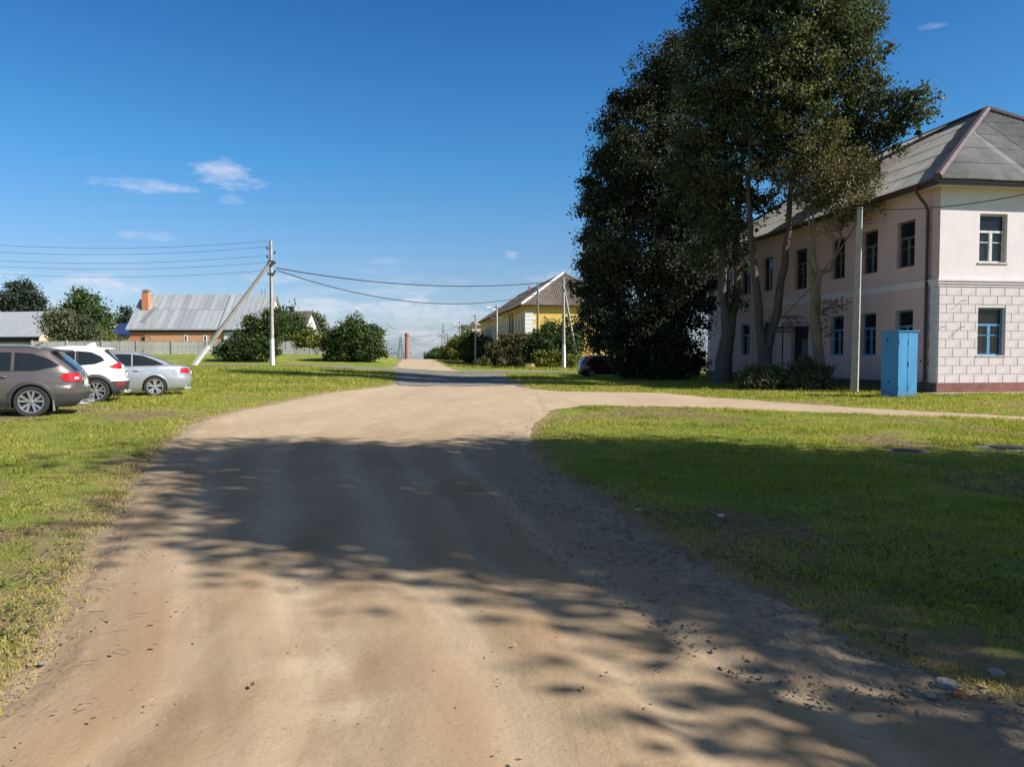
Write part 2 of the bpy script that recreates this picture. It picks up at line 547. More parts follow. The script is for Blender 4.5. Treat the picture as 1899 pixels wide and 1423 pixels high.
M['pane'] = glass_mat('window_glass', (0.03, 0.035, 0.04), 0.42)
M['concrete'] = simple('weathered_concrete', (0.36, 0.335, 0.305), 0.9, var=0.22, scale=3, bump=0.4, bdist=0.01, per_obj=0.12)
M['fence_concrete'] = simple('grey_fence_concrete', (0.44, 0.42, 0.38), 0.9, var=0.2, scale=1.6, bump=0.4, bdist=0.01, per_obj=0.25)
M['whitewash'] = simple('whitewash', (0.74, 0.73, 0.70), 0.85, var=0.12)
M['old_wood'] = simple('grey_old_wood', (0.185, 0.165, 0.145), 0.9, var=0.3, scale=5, stretch=(2, 2, 0.3), bump=0.5, per_obj=0.25)
M['rubber'] = simple('tyre_rubber', (0.022, 0.022, 0.023), 0.85, var=0.2)
M['black'] = simple('matt_black', (0.014, 0.014, 0.015), 0.6, bump=0)
M['cable'] = simple('black_cable', (0.02, 0.022, 0.025), 0.6, bump=0)
M['steel'] = simple('galvanised_steel', (0.34, 0.35, 0.36), 0.45, 0.6)
M['iron'] = simple('dark_iron', (0.03, 0.027, 0.027), 0.6)
M['yellow'] = wall_paint('yellow_plaster', (0.70, 0.47, 0.12), (0.50, 0.31, 0.07), 0.4)
M['white_wall'] = wall_paint('white_plaster', (0.74, 0.72, 0.69), (0.5, 0.47, 0.44), 0.4)
M['white_paint'] = simple('white_paint', (0.78, 0.78, 0.76), 0.5, var=0.06)
M['orange_brick'] = simple('orange_brick', (0.50, 0.205, 0.10), 0.9, var=0.22, scale=8)
M['pale_brick'] = simple('pale_orange_brick', (0.56, 0.29, 0.16), 0.9, var=0.16, scale=8)
M['beige'] = wall_paint('beige_plaster', (0.60, 0.475, 0.35), (0.40, 0.32, 0.25), 0.4)
M['zinc'] = simple('grey_roof_sheet_metal', (0.40, 0.42, 0.435), 0.5, 0.2, var=0.1, scale=0.8, per_obj=0.3, stretch=(2, 0.5, 0.5))
M['zinc_light'] = simple('bright_roof_sheet_metal', (0.50, 0.52, 0.53), 0.35, 0.4, var=0.1, scale=0.8)
M['blue_roof'] = simple('dark_blue_roof_metal', (0.022, 0.045, 0.135), 0.4)


def old_paint(name, col):
    t = NT(name)
    f = t.noise(1.4, 5, 0.6, t.map((1, 1, 0.45))); r = t.noise(5.5, 7, 0.72)
    c = t.ramp(f, [(0.3, tuple(0.82 * k for k in col)), (0.7, tuple(min(1, 1.15 * k + 0.012) for k in col))])
    c = t.mix(t.ramp(r, [(0.64, 0.0), (0.70, 0.75)]), c, (0.13, 0.075, 0.05))                 # chipped and rusting spots
    sp = t.n.new('ShaderNodeSeparateXYZ'); t.l.new(t.tc.outputs['Object'], sp.inputs[0])
    low = t.math('DIVIDE', t.math('SUBTRACT', 0.45, sp.outputs[2]), 0.4, True)
    c = t.mix(t.math('MULTIPLY', low, t.ramp(t.noise(6, 5, 0.7), [(0.35, 0.0), (0.65, 0.7)])), c, (0.14, 0.12, 0.10))
    return t.set(c, t.ramp(f, [(0.3, 0.4), (0.7, 0.62)]), 0, t.bump(r, 0.2, 0.006))


M['cabinet_blue'] = old_paint('bright_blue_cabinet_paint', (0.046, 0.245, 0.490))
M['red_brick'] = simple('red_chimney_brick', (0.33, 0.15, 0.105), 0.9, var=0.25, scale=3)
M['stone'] = simple('pale_field_stone', (0.40, 0.36, 0.31), 0.9, var=0.35, scale=9, bump=0.5, bdist=0.01, per_obj=0.4)
M['pale_stone'] = simple('chalky_stone', (0.62, 0.60, 0.56), 0.9, var=0.15, scale=14)
M['broken_brick'] = simple('broken_red_brick', (0.40, 0.12, 0.065), 0.9, var=0.25, scale=20)
M['bark'] = bark_mat('grey_brown_bark', (0.060, 0.050, 0.040), (0.150, 0.128, 0.102))
M['bark_pale'] = bark_mat('pale_yellowish_bark', (0.13, 0.10, 0.065), (0.31, 0.25, 0.165))
M['leaf_tall'] = leaf_mat('dark_grey_green_leaves', (0.032, 0.044, 0.022), (0.125, 0.142, 0.066), (0.29, 0.275, 0.125), 0.36)
M['leaf_shaded'] = leaf_mat('shade_darkened_green_leaves', (0.018, 0.026, 0.016), (0.060, 0.070, 0.036), (0.13, 0.12, 0.055), 0.18)  # shade of the neighbouring crowns is put into this darker leaf colour
M['leaf_dull'] = leaf_mat('dull_green_leaves', (0.050, 0.064, 0.034), (0.135, 0.150, 0.078), (0.23, 0.21, 0.12), 0.28)
M['leaf_green'] = leaf_mat('fresh_green_leaves', (0.028, 0.052, 0.014), (0.080, 0.118, 0.030), (0.17, 0.19, 0.055), 0.25)
M['leaf_olive'] = leaf_mat('thin_olive_leaves', (0.060, 0.058, 0.026), (0.155, 0.138, 0.060), (0.28, 0.20, 0.08), 0.3)
M['leaf_brown'] = leaf_mat('brownish_autumn_leaves', (0.062, 0.056, 0.028), (0.135, 0.115, 0.052), (0.25, 0.165, 0.06), 0.25)
M['leaf_yellow'] = leaf_mat('yellow_green_leaves', (0.095, 0.105, 0.020), (0.220, 0.220, 0.045), (0.36, 0.29, 0.06), 0.3)
M['leaf_pine'] = leaf_mat('blue_green_needles', (0.020, 0.034, 0.022), (0.050, 0.070, 0.046), (0.10, 0.11, 0.07), 0.12)
M['grass'] = leaf_mat('grass_blades', (0.15, 0.190, 0.020), (0.410, 0.410, 0.062), (0.46, 0.35, 0.15), 0.45, 0.5, 0.3)
M['dry_leaf'] = leaf_mat('dry_fallen_leaves', (0.10, 0.055, 0.025), (0.26, 0.165, 0.07), (0.42, 0.33, 0.16), 0.1)
M['clod'] = simple('dry_soil_clods', (0.205, 0.155, 0.110), 0.95, var=0.5, scale=7, bump=0.4, bdist=0.01)
# ------------------------------------------------------------------ ground, roads and paths
def GH(px, py):
    z = 0.0
    for _ in range(12):
        p = G(px, py, z); z = float(H(p.x, p.y))
    return G(px, py, z)


def curve_xy(pxs, key):          # edge read off the photograph -> sorted world polyline; key 0: by x, 1: by y
    p = np.array([GH(*q)[:2] for q in pxs]); return p[np.argsort(p[:, key])]


RL = curve_xy([(0, 1290), (70, 1210), (130, 1080), (200, 980), (228, 930), (290, 845), (350, 790), (430, 764), (540, 743), (615, 728), (700, 719), (735, 712)], 1)
RR = curve_xy([(1899, 1310), (1650, 1215), (1450, 1110), (1250, 1012), (1130, 930), (1020, 870), (985, 830), (992, 790), (1025, 762), (1075, 748), (1050, 734), (985, 721), (960, 716)], 1)
RL = np.vstack([[[-2.6, -12], [-2.3, -2]], RL]); RR = np.vstack([[[9.5, -12], [4.6, -2]], RR])
PLO = curve_xy([(985, 766), (1100, 753), (1300, 757), (1500, 766), (1899, 779), (2300, 792)], 0)
PHI = curve_xy([(940, 720), (1050, 727), (1230, 729), (1300, 736), (1450, 747), (1600, 758), (1899, 774), (2300, 785)], 0)
AL = curve_xy([(735, 714), (733, 706), (736, 698), (741, 692), (738, 689)], 1)
AR = curve_xy([(985, 718), (950, 708), (935, 700), (934, 692), (938, 689)], 1)
CLO = curve_xy([(250, 682.5), (340, 684), (550, 687.5), (740, 692.5), (850, 691.5), (1000, 691.5), (1060, 692)], 0)
CHI = curve_xy([(250, 680), (340, 681), (550, 683.5), (740, 686.5), (850, 687), (1000, 688), (1060, 689)], 0)
CLO = np.array([[-70, 61], [-30, 61.5], [-18, 62], [-8.8, 60.5], [-4.6, 64], [5, 65], [30, 67.0]]); CHI = np.array([[-70, 63.5], [-30, 64], [-18, 65], [-10.3, 68], [-5.3, 72], [5.5, 69.5], [30, 71.5]])
FL = np.array([[-10.6, 69], [-11.3, 74], [-21.6, 150], [-56, 400]]); FR = np.array([[-4.6, 69], [-5.8, 74], [-15.7, 150], [-50, 400]])


def band(x, y, lo, hi, key):     # signed distance outside a strip
    k, v = (y, x) if key == 1 else (x, y)
    a = np.interp(k, lo[:, key], lo[:, 1 - key]); b = np.interp(k, hi[:, key], hi[:, 1 - key])
    d = np.maximum(a - v, v - b)
    k0, k1 = max(lo[0, key], hi[0, key]), min(lo[-1, key], hi[-1, key])
    return np.maximum(d, np.maximum(k0 - k, k - k1))


def road_dist(x, y):             # below 0 on a road or path; main dirt road also on its own
    x = np.asarray(x, float); y = np.asarray(y, float)
    main = band(x, y, RL, RR, 1)
    path = band(x, y, PLO, PHI, 0)
    asp = band(x, y, AL, AR, 1)
    cross = band(x, y, CLO, CHI, 0)
    far = band(x, y, FL, FR, 1)
    return np.minimum(np.minimum(np.minimum(main, path), np.minimum(asp, cross)), far), main


SPOTS = [(G(1615, 812), 0.9, 0.30, 1.0), (G(1150, 795), 0.9, 0.2, 0.6), (G(60, 792), 1.9, 0.3, 0.7), (G(430, 712.5), 3.6, 0.55, 0.75), (G(1380, 985), 0.55, 0.4, 0.55),
         (G(700, 712), 2.0, 0.8, 0.6), (G(1180, 717), 4.0, 0.9, 0.5), (G(1330, 720), 3.2, 0.9, 1.0), (G(1255, 712), 4.0, 1.0, 1.0), (G(1400, 728), 1.6, 0.5, 0.9), (G(20, 1110), 0.3, 0.2, 0.7), (G(1650, 1120), 1.0, 0.25, 0.5),
         (G(1800, 1190), 0.9, 0.28, 0.75), (G(130, 870), 0.8, 0.25, 0.5), (G(1035, 795), 0.25, 0.2, 0.6), (G(250, 900), 0.9, 0.3, 0.55), (G(1740, 840), 2.2, 0.3, 0.5)]


def bare_at(x, y):
    d, _ = road_dist(x, y)
    w = 0.30 + 0.5 * vn(x * 0.7, y * 0.7, 5)
    w = w * (1 + 0.9 * (x < 0) * sst((14 - y) / 6) + 2.2 * (x > 0) * sst((10 - y) / 4))
    b = np.exp(-np.clip(d, 0, None) / w) * 0.95
    br = np.exp(-np.clip(d, 0, None) / 0.3)
    for c, rx, ry, s in SPOTS:
        b = np.maximum(b, s * np.exp(-((x - c.x) / rx) ** 2 - ((y - c.y) / ry) ** 2))
    n = fbm(x * 0.45, y * 0.45, 31, 4)
    b = np.maximum(b, 0.75 * sst((n - 0.52) / 0.16) * sst((40 - y) / 20))
    return np.clip(b, 0, 1), br


def grid_faces(nx, ny):
    i = np.arange(ny - 1)[:, None] * nx + np.arange(nx - 1)[None, :]
    return np.stack([i, i + 1, i + nx + 1, i + nx], -1).reshape(-1, 4)


def axis(lo, hi, fine, n):       # denser near 0
    a = np.linspace(np.arcsinh(lo / fine), np.arcsinh(hi / fine), n)
    return np.sinh(a) * fine


def build_ground():
    xs = axis(-5000, 5000, 2.2, 430); ys = np.concatenate([axis(-60, -1, 3, 20)[:-1], axis(-1, 6500, 4.0, 460)])
    X, Y = np.meshgrid(xs, ys)
    d, _ = road_dist(X, Y)
    near = sst((45 - Y) / 30) * sst((60 - np.abs(X)) / 20)
    z = H(X, Y) + near * (0.05 * (fbm(X * 0.8, Y * 0.8, 3) - 0.5) + 0.03 * (fbm(X * 3, Y * 3, 8) - 0.5))
    z = z - 0.07 * sst(-d / 0.22) * (Y < 40) - 0.02 * (Y >= 40) * sst(-d / 1.0)
    z = z + 0.025 * sst(d / 0.5) * near
    b, br = bare_at(X, Y)
    me = np_mesh('ground', np.stack([X, Y, z], -1).reshape(-1, 3), grid_faces(len(xs), len(ys)), M['soil'],
                 {'bare': b.ravel(), 'bright': br.ravel()}, True)
    structure(link('ground', me))


def strip(name, lo, hi, key, ks, nv, m, lift, jag, edgefn=None, bumpy=0.0):
    v = np.linspace(0, 1, nv)
    K, V = np.meshgrid(ks, v, indexing='ij')
    a = np.interp(ks, lo[:, key], lo[:, 1 - key]); b = np.interp(ks, hi[:, key], hi[:, 1 - key])
    ja = jag * (fbm(ks * 1.1, ks * 0 + 3.1, 11, 5) - 0.5) * 2; jb = jag * (fbm(ks * 1.1, ks * 0 + 9.7, 23, 5) - 0.5) * 2
    a = a + ja; b = b + jb
    W = a[:, None] + (b - a)[:, None] * V
    X, Y = (W, K) if key == 1 else (K, W)
    z = H(X, Y) + lift
    if bumpy:
        z = z + bumpy * (0.055 * (fbm(X * 0.9, Y * 0.35, 41, 4) - 0.5) + 0.016 * (fbm(X * 4.5 + Y * 1.9, Y * 0.55, 43, 4) - 0.5))
    ed = np.minimum(W - a[:, None], b[:, None] - W)
    z = z - 0.020 * sst(1 - ed / 0.16) * (1 if bumpy else 0.0) * (1 - (key == 1) * sst((Y - 18) / 1.5) * sst((34 - Y) / 2) * (X > -2)) * (1 - (key == 0) * sst((6.5 - X) / 2))
    if name == 'side_path': z = z - 0.06 * sst((1.1 - X) / 0.7)
    lane = dampv = X * 0
    if name == 'dirt_road':
        q = V + 0.05 * (fbm(Y * 0.25, Y * 0 + 1.5, 55, 3) - 0.5)
        for c0, wd, s in ((0.17, 0.035, 0.8), (0.33, 0.045, 1.0), (0.52, 0.04, 0.9), (0.66, 0.03, 0.75), (0.80, 0.03, 0.9)):
            lane = np.maximum(lane, s * np.exp(-((q - c0 - 0.03 * (fbm(Y * 0.4, Y * 0 + c0 * 9, 57, 2) - 0.5)) / wd) ** 2))
        lane = np.clip(lane * (0.6 + 0.8 * fbm(X * 1.1, Y * 0.6, 58, 3)) + 0.25 * fbm(X * 2, Y * 0.5, 59, 3), 0, 1)
        lane = lane + (0.5 - lane) * sst((Y - 9) / 8)
        z = z - 0.022 * lane * sst((30 - Y) / 12)
        for px, py, rx, ry in ((610, 1130, 0.22, 1.1), (640, 1320, 0.24, 0.9), (690, 1230, 0.16, 0.6), (430, 1100, 0.25, 0.9), (340, 1340, 0.3, 0.5), (560, 1010, 0.3, 1.0), (1010, 1180, 0.25, 0.5), (450, 1300, 0.12, 0.6)):
            c = G(px, py); dampv = np.maximum(dampv, np.exp(-((X - c.x) / rx) ** 2 - ((Y - c.y) / ry) ** 2))
    E = edgefn(X, Y, W - a[:, None], b[:, None] - W) if edgefn else X * 0
    if edgefn: z = z + 0.085 * E * (fbm(X * 6, Y * 5, 47, 5) - 0.45)
    f = grid_faces(nv, len(ks))
    if key == 1: f = f[:, ::-1]
    f = f if key == 0 else f
    P = np.stack([X, Y, z], -1).reshape(-1, 3)
    q = P[f[0]]
    if np.cross(q[1] - q[0], q[2] - q[0])[2] < 0: f = f[:, ::-1]
    return structure(link(name, np_mesh(name, P, f, m, {'edge': E.ravel(), 'lane': lane.ravel() if name == 'dirt_road' else (X * 0 + 0.55).ravel(), 'damp': dampv.ravel()}, True)))


def right_edge(X, Y, da, db):
    r = sst(1 - db / (0.55 + 0.10 * Y)) * sst((15.5 - Y) / 3)
    return np.clip(np.maximum(r, 0.28 * sst(1 - da / 0.5)), 0, 1)


build_ground()
ks = np.concatenate([np.linspace(-12, 1.5, 30)[:-1], np.geomspace(1.5, RL[-1, 1] + 0.8, 620)])
strip('dirt_road', RL, RR, 1, ks, 250, M['sand'], 0.004, 0.16, right_edge, 1.0)
strip('side_path', PLO, PHI, 0, np.linspace(0.4, PLO[-1, 0], 260), 14, M['sand'], 0.012, 0.34, None, 0.6)
strip('asphalt_road', AL, AR, 1, np.linspace(AL[0, 1] - 0.6, AL[-1, 1], 90), 40, M['asphalt'], 0.016, 0.35)
strip('crossing_road', CLO, CHI, 0, np.linspace(-70, 30, 150), 8, M['asphalt'], 0.020, 0.3)
strip('far_dirt_road', FL, FR, 1, np.linspace(69, 400, 160), 10, M['sand'], 0.024, 0.3)


# ------------------------------------------------------------------ grass blades, pebbles, litter
def build_grass(n, seed):
    g = np.random.default_rng(seed)
    r = np.exp(g.uniform(math.log(2.3), math.log(62), n))
    th = g.uniform(-0.78, 0.78, n)
    x, y = r * np.sin(th), r * np.cos(th)
    d, main = road_dist(x + 0.25 * (fbm(x * 2.2, y * 2.2, 61) - 0.5), y + 0.25 * (fbm(x * 2.2, y * 2.2, 67) - 0.5))
    b, _ = bare_at(x, y)
    edge = np.exp(-np.clip(d, 0, None) / 0.5)
    keep = (d > 0.0) & (g.random(n) > b * 0.72 - 0.12 * edge) & (g.random(n) < 0.25 + 1.4 * fbm(x * 1.3, y * 1.3, 71, 3))
    keep |= (d > -0.30) & (d <= 0) & (g.random(n) < 0.10 * np.exp(d / 0.12))
    keep |= (x > 5) & (main > 0) & (d > -0.55) & (d <= 0) & (y < 34) & (g.random(n) < 0.40 * np.exp(d / 0.25))
    x, y, r, d, b = x[keep], y[keep], r[keep], d[keep], b[keep]
    n = len(x)
    lush = fbm(x * 0.5, y * 0.5, 77, 4)
    tuft = sst((fbm(x * 2.6, y * 2.6, 81, 3) - 0.52) / 0.2)
    h = (0.016 + 0.022 * g.random(n) + 0.045 * tuft * g.random(n)) * (0.7 + 0.8 * lush) * (1 - 0.5 * b) * (1 + 0.03 * r)
    w = (0.0035 + 0.0010 * r) * (0.7 + 0.6 * g.random(n))
    a = g.uniform(0, 2 * math.pi, n); la = g.uniform(0, 2 * math.pi, n); ln = h * g.uniform(0.15, 1.25, n)
    z = H(x, y) + 0.012
    base = np.stack([x, y, z], -1)
    side = np.stack([np.cos(a), np.sin(a), 0 * a], -1) * (w / 2)[:, None]
    lean = np.stack([np.cos(la), np.sin(la), 0 * la], -1) * ln[:, None]
    up = np.array([0, 0, 1.0])
    V = np.empty((n, 3, 3))
    V[:, 0] = base - side; V[:, 1] = base + side; V[:, 2] = base + lean + up * h[:, None]
    tone = np.clip(0.42 + 0.9 * (fbm(x * 0.7, y * 0.7, 91, 4) - 0.5) * 2 * 0.55 + g.normal(0, 0.16, n) + 0.40 * b, 0, 1)
    patch = sst((fbm(x * 0.6 + 5, y * 0.75, 95, 4) - 0.50) / 0.14)
    dry = (g.random(n) < 0.05 + 0.72 * b + 0.30 * patch); tone[dry] = g.uniform(0.85, 1.0, dry.sum())
    stuff(link('grass', np_mesh('grass', V.reshape(-1, 3), np.arange(n * 3).reshape(-1, 3), M['grass'], {'tone': np.repeat(tone, 3)})))


ICO = None


def ico():
    global ICO
    if ICO is None:
        bm = bmesh.new(); bmesh.ops.create_icosphere(bm, subdivisions=1, radius=1.0)
        ICO = (np.array([v.co for v in bm.verts]), np.array([[v.index for v in f.verts] for f in bm.faces])); bm.free()
    return ICO


def pebble_field(name, x, y, s, m, seed, flat=0.6, lift=0.3):
    g = np.random.default_rng(seed); v, f = ico(); n = len(x)
    q = v[None] * (1 + g.uniform(-0.3, 0.3, (n, len(v), 1)))
    sc = np.stack([s * g.uniform(0.7, 1.4, n), s * g.uniform(0.7, 1.2, n), s * flat * g.uniform(0.7, 1.2, n)], -1)
    q = q * sc[:, None]
    a = g.uniform(0, 6.28, n); c, sn = np.cos(a)[:, None], np.sin(a)[:, None]
    qx = q[..., 0] * c - q[..., 1] * sn; qy = q[..., 0] * sn + q[..., 1] * c
    P = np.stack([qx + x[:, None], qy + y[:, None], q[..., 2] + (H(x, y) + s * lift)[:, None]], -1)
    F = f[None] + (np.arange(n) * len(v))[:, None, None]
    stuff(link(name, np_mesh(name, P.reshape(-1, 3), F.reshape(-1, 3), m)))


def along_edge(n, seed, lo=-0.9, hi=0.35, y0=1.6, y1=15.5, left=False):
    g = np.random.default_rng(seed)
    y = np.exp(g.uniform(math.log(y0), math.log(y1), n))
    e = RL if left else RR
    xe = np.interp(y, e[:, 1], e[:, 0])
    o = g.uniform(lo, hi, n) * (0.6 + 0.07 * y)
    x = xe + (o if not left else -o)
    k = g.random(n) < 2.2 * sst((fbm(x * 1.7, y * 1.7, seed + 5, 3) - 0.36) / 0.3)
    return x[k], y[k], g


build_grass(1050000, 4)
x, y, g = along_edge(1500, 7)
pebble_field('gravel', x, y, 0.003 + 0.013 * g.random(len(x)) ** 4, M['stone'], 8, 0.55, 0.05)
x, y, g = along_edge(7000, 17, -1.2, 0.3)
pebble_field('soil_crumbs', x, y, 0.003 + 0.013 * g.random(len(x)) ** 3, M['clod'], 9, 0.45, 0.02)
g = np.random.default_rng(5)
n = 220
y = np.exp(g.uniform(math.log(2.2), math.log(24), n)); x = np.interp(y, RL[:, 1], RL[:, 0]) + g.random(n) * (np.interp(y, RR[:, 1], RR[:, 0]) - np.interp(y, RL[:, 1], RL[:, 0]))
pebble_field('road_grit', x, y, 0.002 + 0.006 * g.random(n) ** 3, M['stone'], 10)


def build_litter():              # twigs and fallen leaves
    g = np.random.default_rng(12)
    n = 420
    y = np.exp(g.uniform(math.log(2.2), math.log(17), n))
    xr = np.interp(y, RR[:, 1], RR[:, 0])
    x = xr + g.normal(-0.3, 1.3, n)
    k = g.random(n) < 0.45
    x[k] = np.interp(y[k], RL[:, 1], RL[:, 0]) + np.abs(g.normal(0, 0.5, k.sum()))
    a = g.uniform(0, 6.28, n); s = 0.008 + 0.014 * g.random(n)
    d1 = np.stack([np.cos(a), np.sin(a), g.uniform(-0.3, 0.3, n)], -1) * s[:, None]
    d2 = np.stack([-np.sin(a), np.cos(a), g.uniform(-0.4, 0.4, n)], -1) * (s * 0.55)[:, None]
    c = np.stack([x, y, H(x, y) + 0.022], -1)
    V = np.stack([c - d1, c + d2, c + d1, c - d2], 1)
    stuff(link('fallen_leaves', np_mesh('fallen_leaves', V.reshape(-1, 3), np.arange(n * 4).reshape(-1, 4), M['dry_leaf'], {'tone': np.repeat(g.random(n), 4)})))
    mb = MB()
    for i in range(150):
        yy = math.exp(g.uniform(math.log(2.3), math.log(14)))
        if g.random() < 0.5: xx = np.interp(yy, RL[:, 1], RL[:, 0]) + g.random() * 0.5
        else: xx = np.interp(yy, RR[:, 1], RR[:, 0]) - g.random() * 1.2
        a, l = g.uniform(0, 6.28), g.uniform(0.02, 0.07)
        p = Vector((xx, yy, float(H(xx, yy)) + 0.018)); dv = Vector((math.cos(a), math.sin(a), 0)) * l
        b = dv.orthogonal().normalized() * l * g.uniform(-0.15, 0.15)
        mb.tube([p - dv, p + Vector((b.x, b.y, 0.006)), p + dv], [0.0018, 0.0028, 0.001], 3, False)
    stuff(mb.build('twigs', M['old_wood']))


build_litter()


def weeds(spots, seed=3):        # taller grass and weeds that mowing leaves round posts, walls and edges
    g = np.random.default_rng(seed); X, Y, Hh, W = [], [], [], []
    for (x0, y0, x1, y1, n, sp, h) in spots:
        f = g.random(n); f = f if (x0, y0) != (x1, y1) else 0 * f
        x = x0 + (x1 - x0) * f + g.normal(0, sp, n); y = y0 + (y1 - y0) * f + g.normal(0, sp, n)
        X.append(x); Y.append(y); Hh.append(h * g.uniform(0.3, 1.0, n) * (0.4 + 1.2 * fbm(x * 1.5, y * 1.5, 7, 3))); W.append(0 * x + 0.006 + 0.00075 * abs(y0))
    x, y, h, w = map(np.concatenate, (X, Y, Hh, W)); n = len(x)
    keep = road_dist(x, y)[0] > -0.05; x, y, h, w = x[keep], y[keep], h[keep], w[keep]; n = len(x)
    a = g.uniform(0, 6.28, n); la = g.uniform(0, 6.28, n); ln = h * g.uniform(0.1, 0.8, n)
    base = np.stack([x, y, H(x, y) - 0.01], -1); side = np.stack([np.cos(a), np.sin(a), 0 * a], -1) * (w / 2)[:, None]
    V = np.stack([base - side, base + side, base + np.stack([np.cos(la) * ln, np.sin(la) * ln, h], -1)], 1)
    tone = np.clip(g.normal(0.40, 0.2, n), 0, 1); tone[g.random(n) < 0.12] = 0.95
    stuff(link('weeds', np_mesh('weeds', V.reshape(-1, 3), np.arange(n * 3).reshape(-1, 3), M['grass'], {'tone': np.repeat(tone, 3)})))


_c = GH(1737, 731); _s = Vector((-0.148, 0.989, 0)); _t = Vector((0.989, 0.148, 0))
_w = [(*(_c - _s * 0.95)[:2], *(_c + _t * 10 - _s * 0.95)[:2], 1500, 0.10, 0.16), (*(_c - _t * 0.35 + _s * 1)[:2], *(_c - _t * 0.35 + _s * 21)[:2], 2500, 0.15, 0.28)]
for px, py in ((1585, 729), (1640, 736), (1663, 741), (1695, 740), (1335, 716), (505, 680), (366, 675), (1046, 685)):
    p = GH(px, py); _w.append((p.x, p.y, p.x, p.y, 260, 0.22 + 0.003 * p.y, 0.22))
for px0, py0, px1, py1, n, h in ((380, 663.5, 600, 664, 6000, 0.5), (100, 662, 380, 663.5, 4000, 0.5), (420, 671, 720, 670, 3500, 0.4), (1250, 709, 1500, 727, 3000, 0.2), (1240, 725, 1500, 740, 1800, 0.14), (840, 679, 1060, 687, 4000, 0.35)):
    a, b = GH(px0, py0), GH(px1, py1); _w.append((a.x, a.y, b.x, b.y, n, 0.4 + 0.006 * a.y, h))
for i in range(90):
    g_ = random.Random(i); y = g_.uniform(2.6, 26); x = g_.choice((g_.uniform(-1.3 * y * 0.7, -0.2 * y), g_.uniform(0.2 * y, 0.75 * y)))
    if float(road_dist(x, y)[0]) > 0.1: _w.append((x, y, x, y, 70, 0.07 + 0.004 * y, g_.uniform(0.06, 0.13)))
weeds(_w)


def broad_leaves(n, seed):       # plantain, clover and fallen leaves lying in the turf
    g = np.random.default_rng(seed)
    r = np.exp(g.uniform(math.log(2.3), math.log(22), n)); th = g.uniform(-0.75, 0.75, n); x, y = r * np.sin(th), r * np.cos(th)
    k = (road_dist(x, y)[0] > 0.02) & (g.random(n) < 1.7 * sst((fbm(x * 1.9, y * 1.9, 201, 3) - 0.38) / 0.25))
    x, y, r = x[k], y[k], r[k]; n = len(x)
    a = g.uniform(0, 6.28, n); s = (0.009 + 0.016 * g.random(n)) * (0.8 + 0.05 * r); dry = g.random(n) < 0.16
    d1 = np.stack([np.cos(a), np.sin(a), g.uniform(0.0, 0.5, n)], -1) * s[:, None]; d2 = np.stack([-np.sin(a), np.cos(a), g.uniform(-0.2, 0.2, n)], -1) * (s * 0.5)[:, None]
    c = np.stack([x, y, H(x, y) + g.uniform(0.02, 0.045, n)], -1)
    V = np.stack([c - d1, c + d2, c + d1, c - d2], 1)
    for nm, kk, m, t in (('weed_leaves', ~dry, M['leaf_green'], g.uniform(0.3, 1, n)), ('leaf_litter', dry, M['dry_leaf'], g.random(n))):
        v = V[kk].reshape(-1, 3); stuff(link(nm, np_mesh(nm, v, np.arange(len(v)).reshape(-1, 4), m, {'tone': np.repeat(t[kk], 4)})))


broad_leaves(60000, 6)


def boulder(name, px, py, r, m, label, cat='stone', seed=0, flat=0.6, group=None):
    p = GH(px, py); v, f = ico(); g = np.random.default_rng(seed)
    bm = bmesh.new(); bmesh.ops.create_icosphere(bm, subdivisions=2, radius=1.0)
    for q in bm.verts:
        k = 1 + 0.28 * (float(fbm(q.co.x * 1.6 + seed, q.co.y * 1.6 + q.co.z * 1.3, seed, 3)) - 0.5) * 2
        q.co = Vector((max(-0.8, min(0.82, q.co.x)) * k * r * 1.25, max(-0.8, min(0.8, q.co.y)) * k * r, max(-0.7, min(0.72, q.co.z)) * k * r * flat))
    me = bpy.data.meshes.new(name); bm.to_mesh(me); bm.free(); me.materials.append(m)
    o = link(name, me, None, (p.x, p.y, p.z + r * flat * 0.45)); o.rotation_euler = (0, 0, seed * 1.3)
    tag(o, label, cat, group)


boulder('stone', 1336, 962, 0.040, M['pale_stone'], 'small chalk white stone lying in the shaded grass beside the road', 'stone', 1, 0.8, 'loose stones by the road')
boulder('stone', 1755, 1275, 0.042, M['stone'], 'grey stone at the road edge, largest one behind the red brick chunk', 'stone', 2, 0.7, 'loose stones by the road')
boulder('brick_chunk', 1780, 1292, 0.028, M['broken_brick'], 'broken chunk of red brick among stones at the road edge', 'brick', 3, 0.8)
boulder('stone', 1726, 1293, 0.018, M['stone'], 'small stone left of the red brick chunk', 'stone', 4, 0.7, 'loose stones by the road')
boulder('stone', 1762, 1287, 0.013, M['stone'], 'tiny pebble touching the red brick chunk', 'stone', 5, 0.9, 'loose stones by the road')
boulder('stone', 1848, 1256, 0.040, M['stone'], 'brownish stone at the grass edge by the right border of the photo', 'stone', 6, 0.7, 'loose stones by the road')
boulder('stone', 1185, 948, 0.035, M['pale_stone'], 'white stone on the grey crumbled edge of the road', 'stone', 7, 0.6, 'loose stones by the road')
boulder('stone', 78, 1232, 0.016, M['stone'], 'small stone beside the dry grass at the left road edge', 'stone', 8, 0.6, 'loose stones by the road')
boulder('stone', 1678, 1238, 0.016, M['stone'], 'flat stone on the sand strip before the dark grass', 'stone', 9, 0.5, 'loose stones by the road')
boulder('stone', 1575, 1088, 0.030, M['stone'], 'small stone on bare soil inside the shaded grass', 'stone', 12, 0.5, 'loose stones by the road')


M['old_slab'] = simple('old_mossy_concrete', (0.20, 0.18, 0.155), 0.95, var=0.5, scale=5, bump=0.6, bdist=0.02)


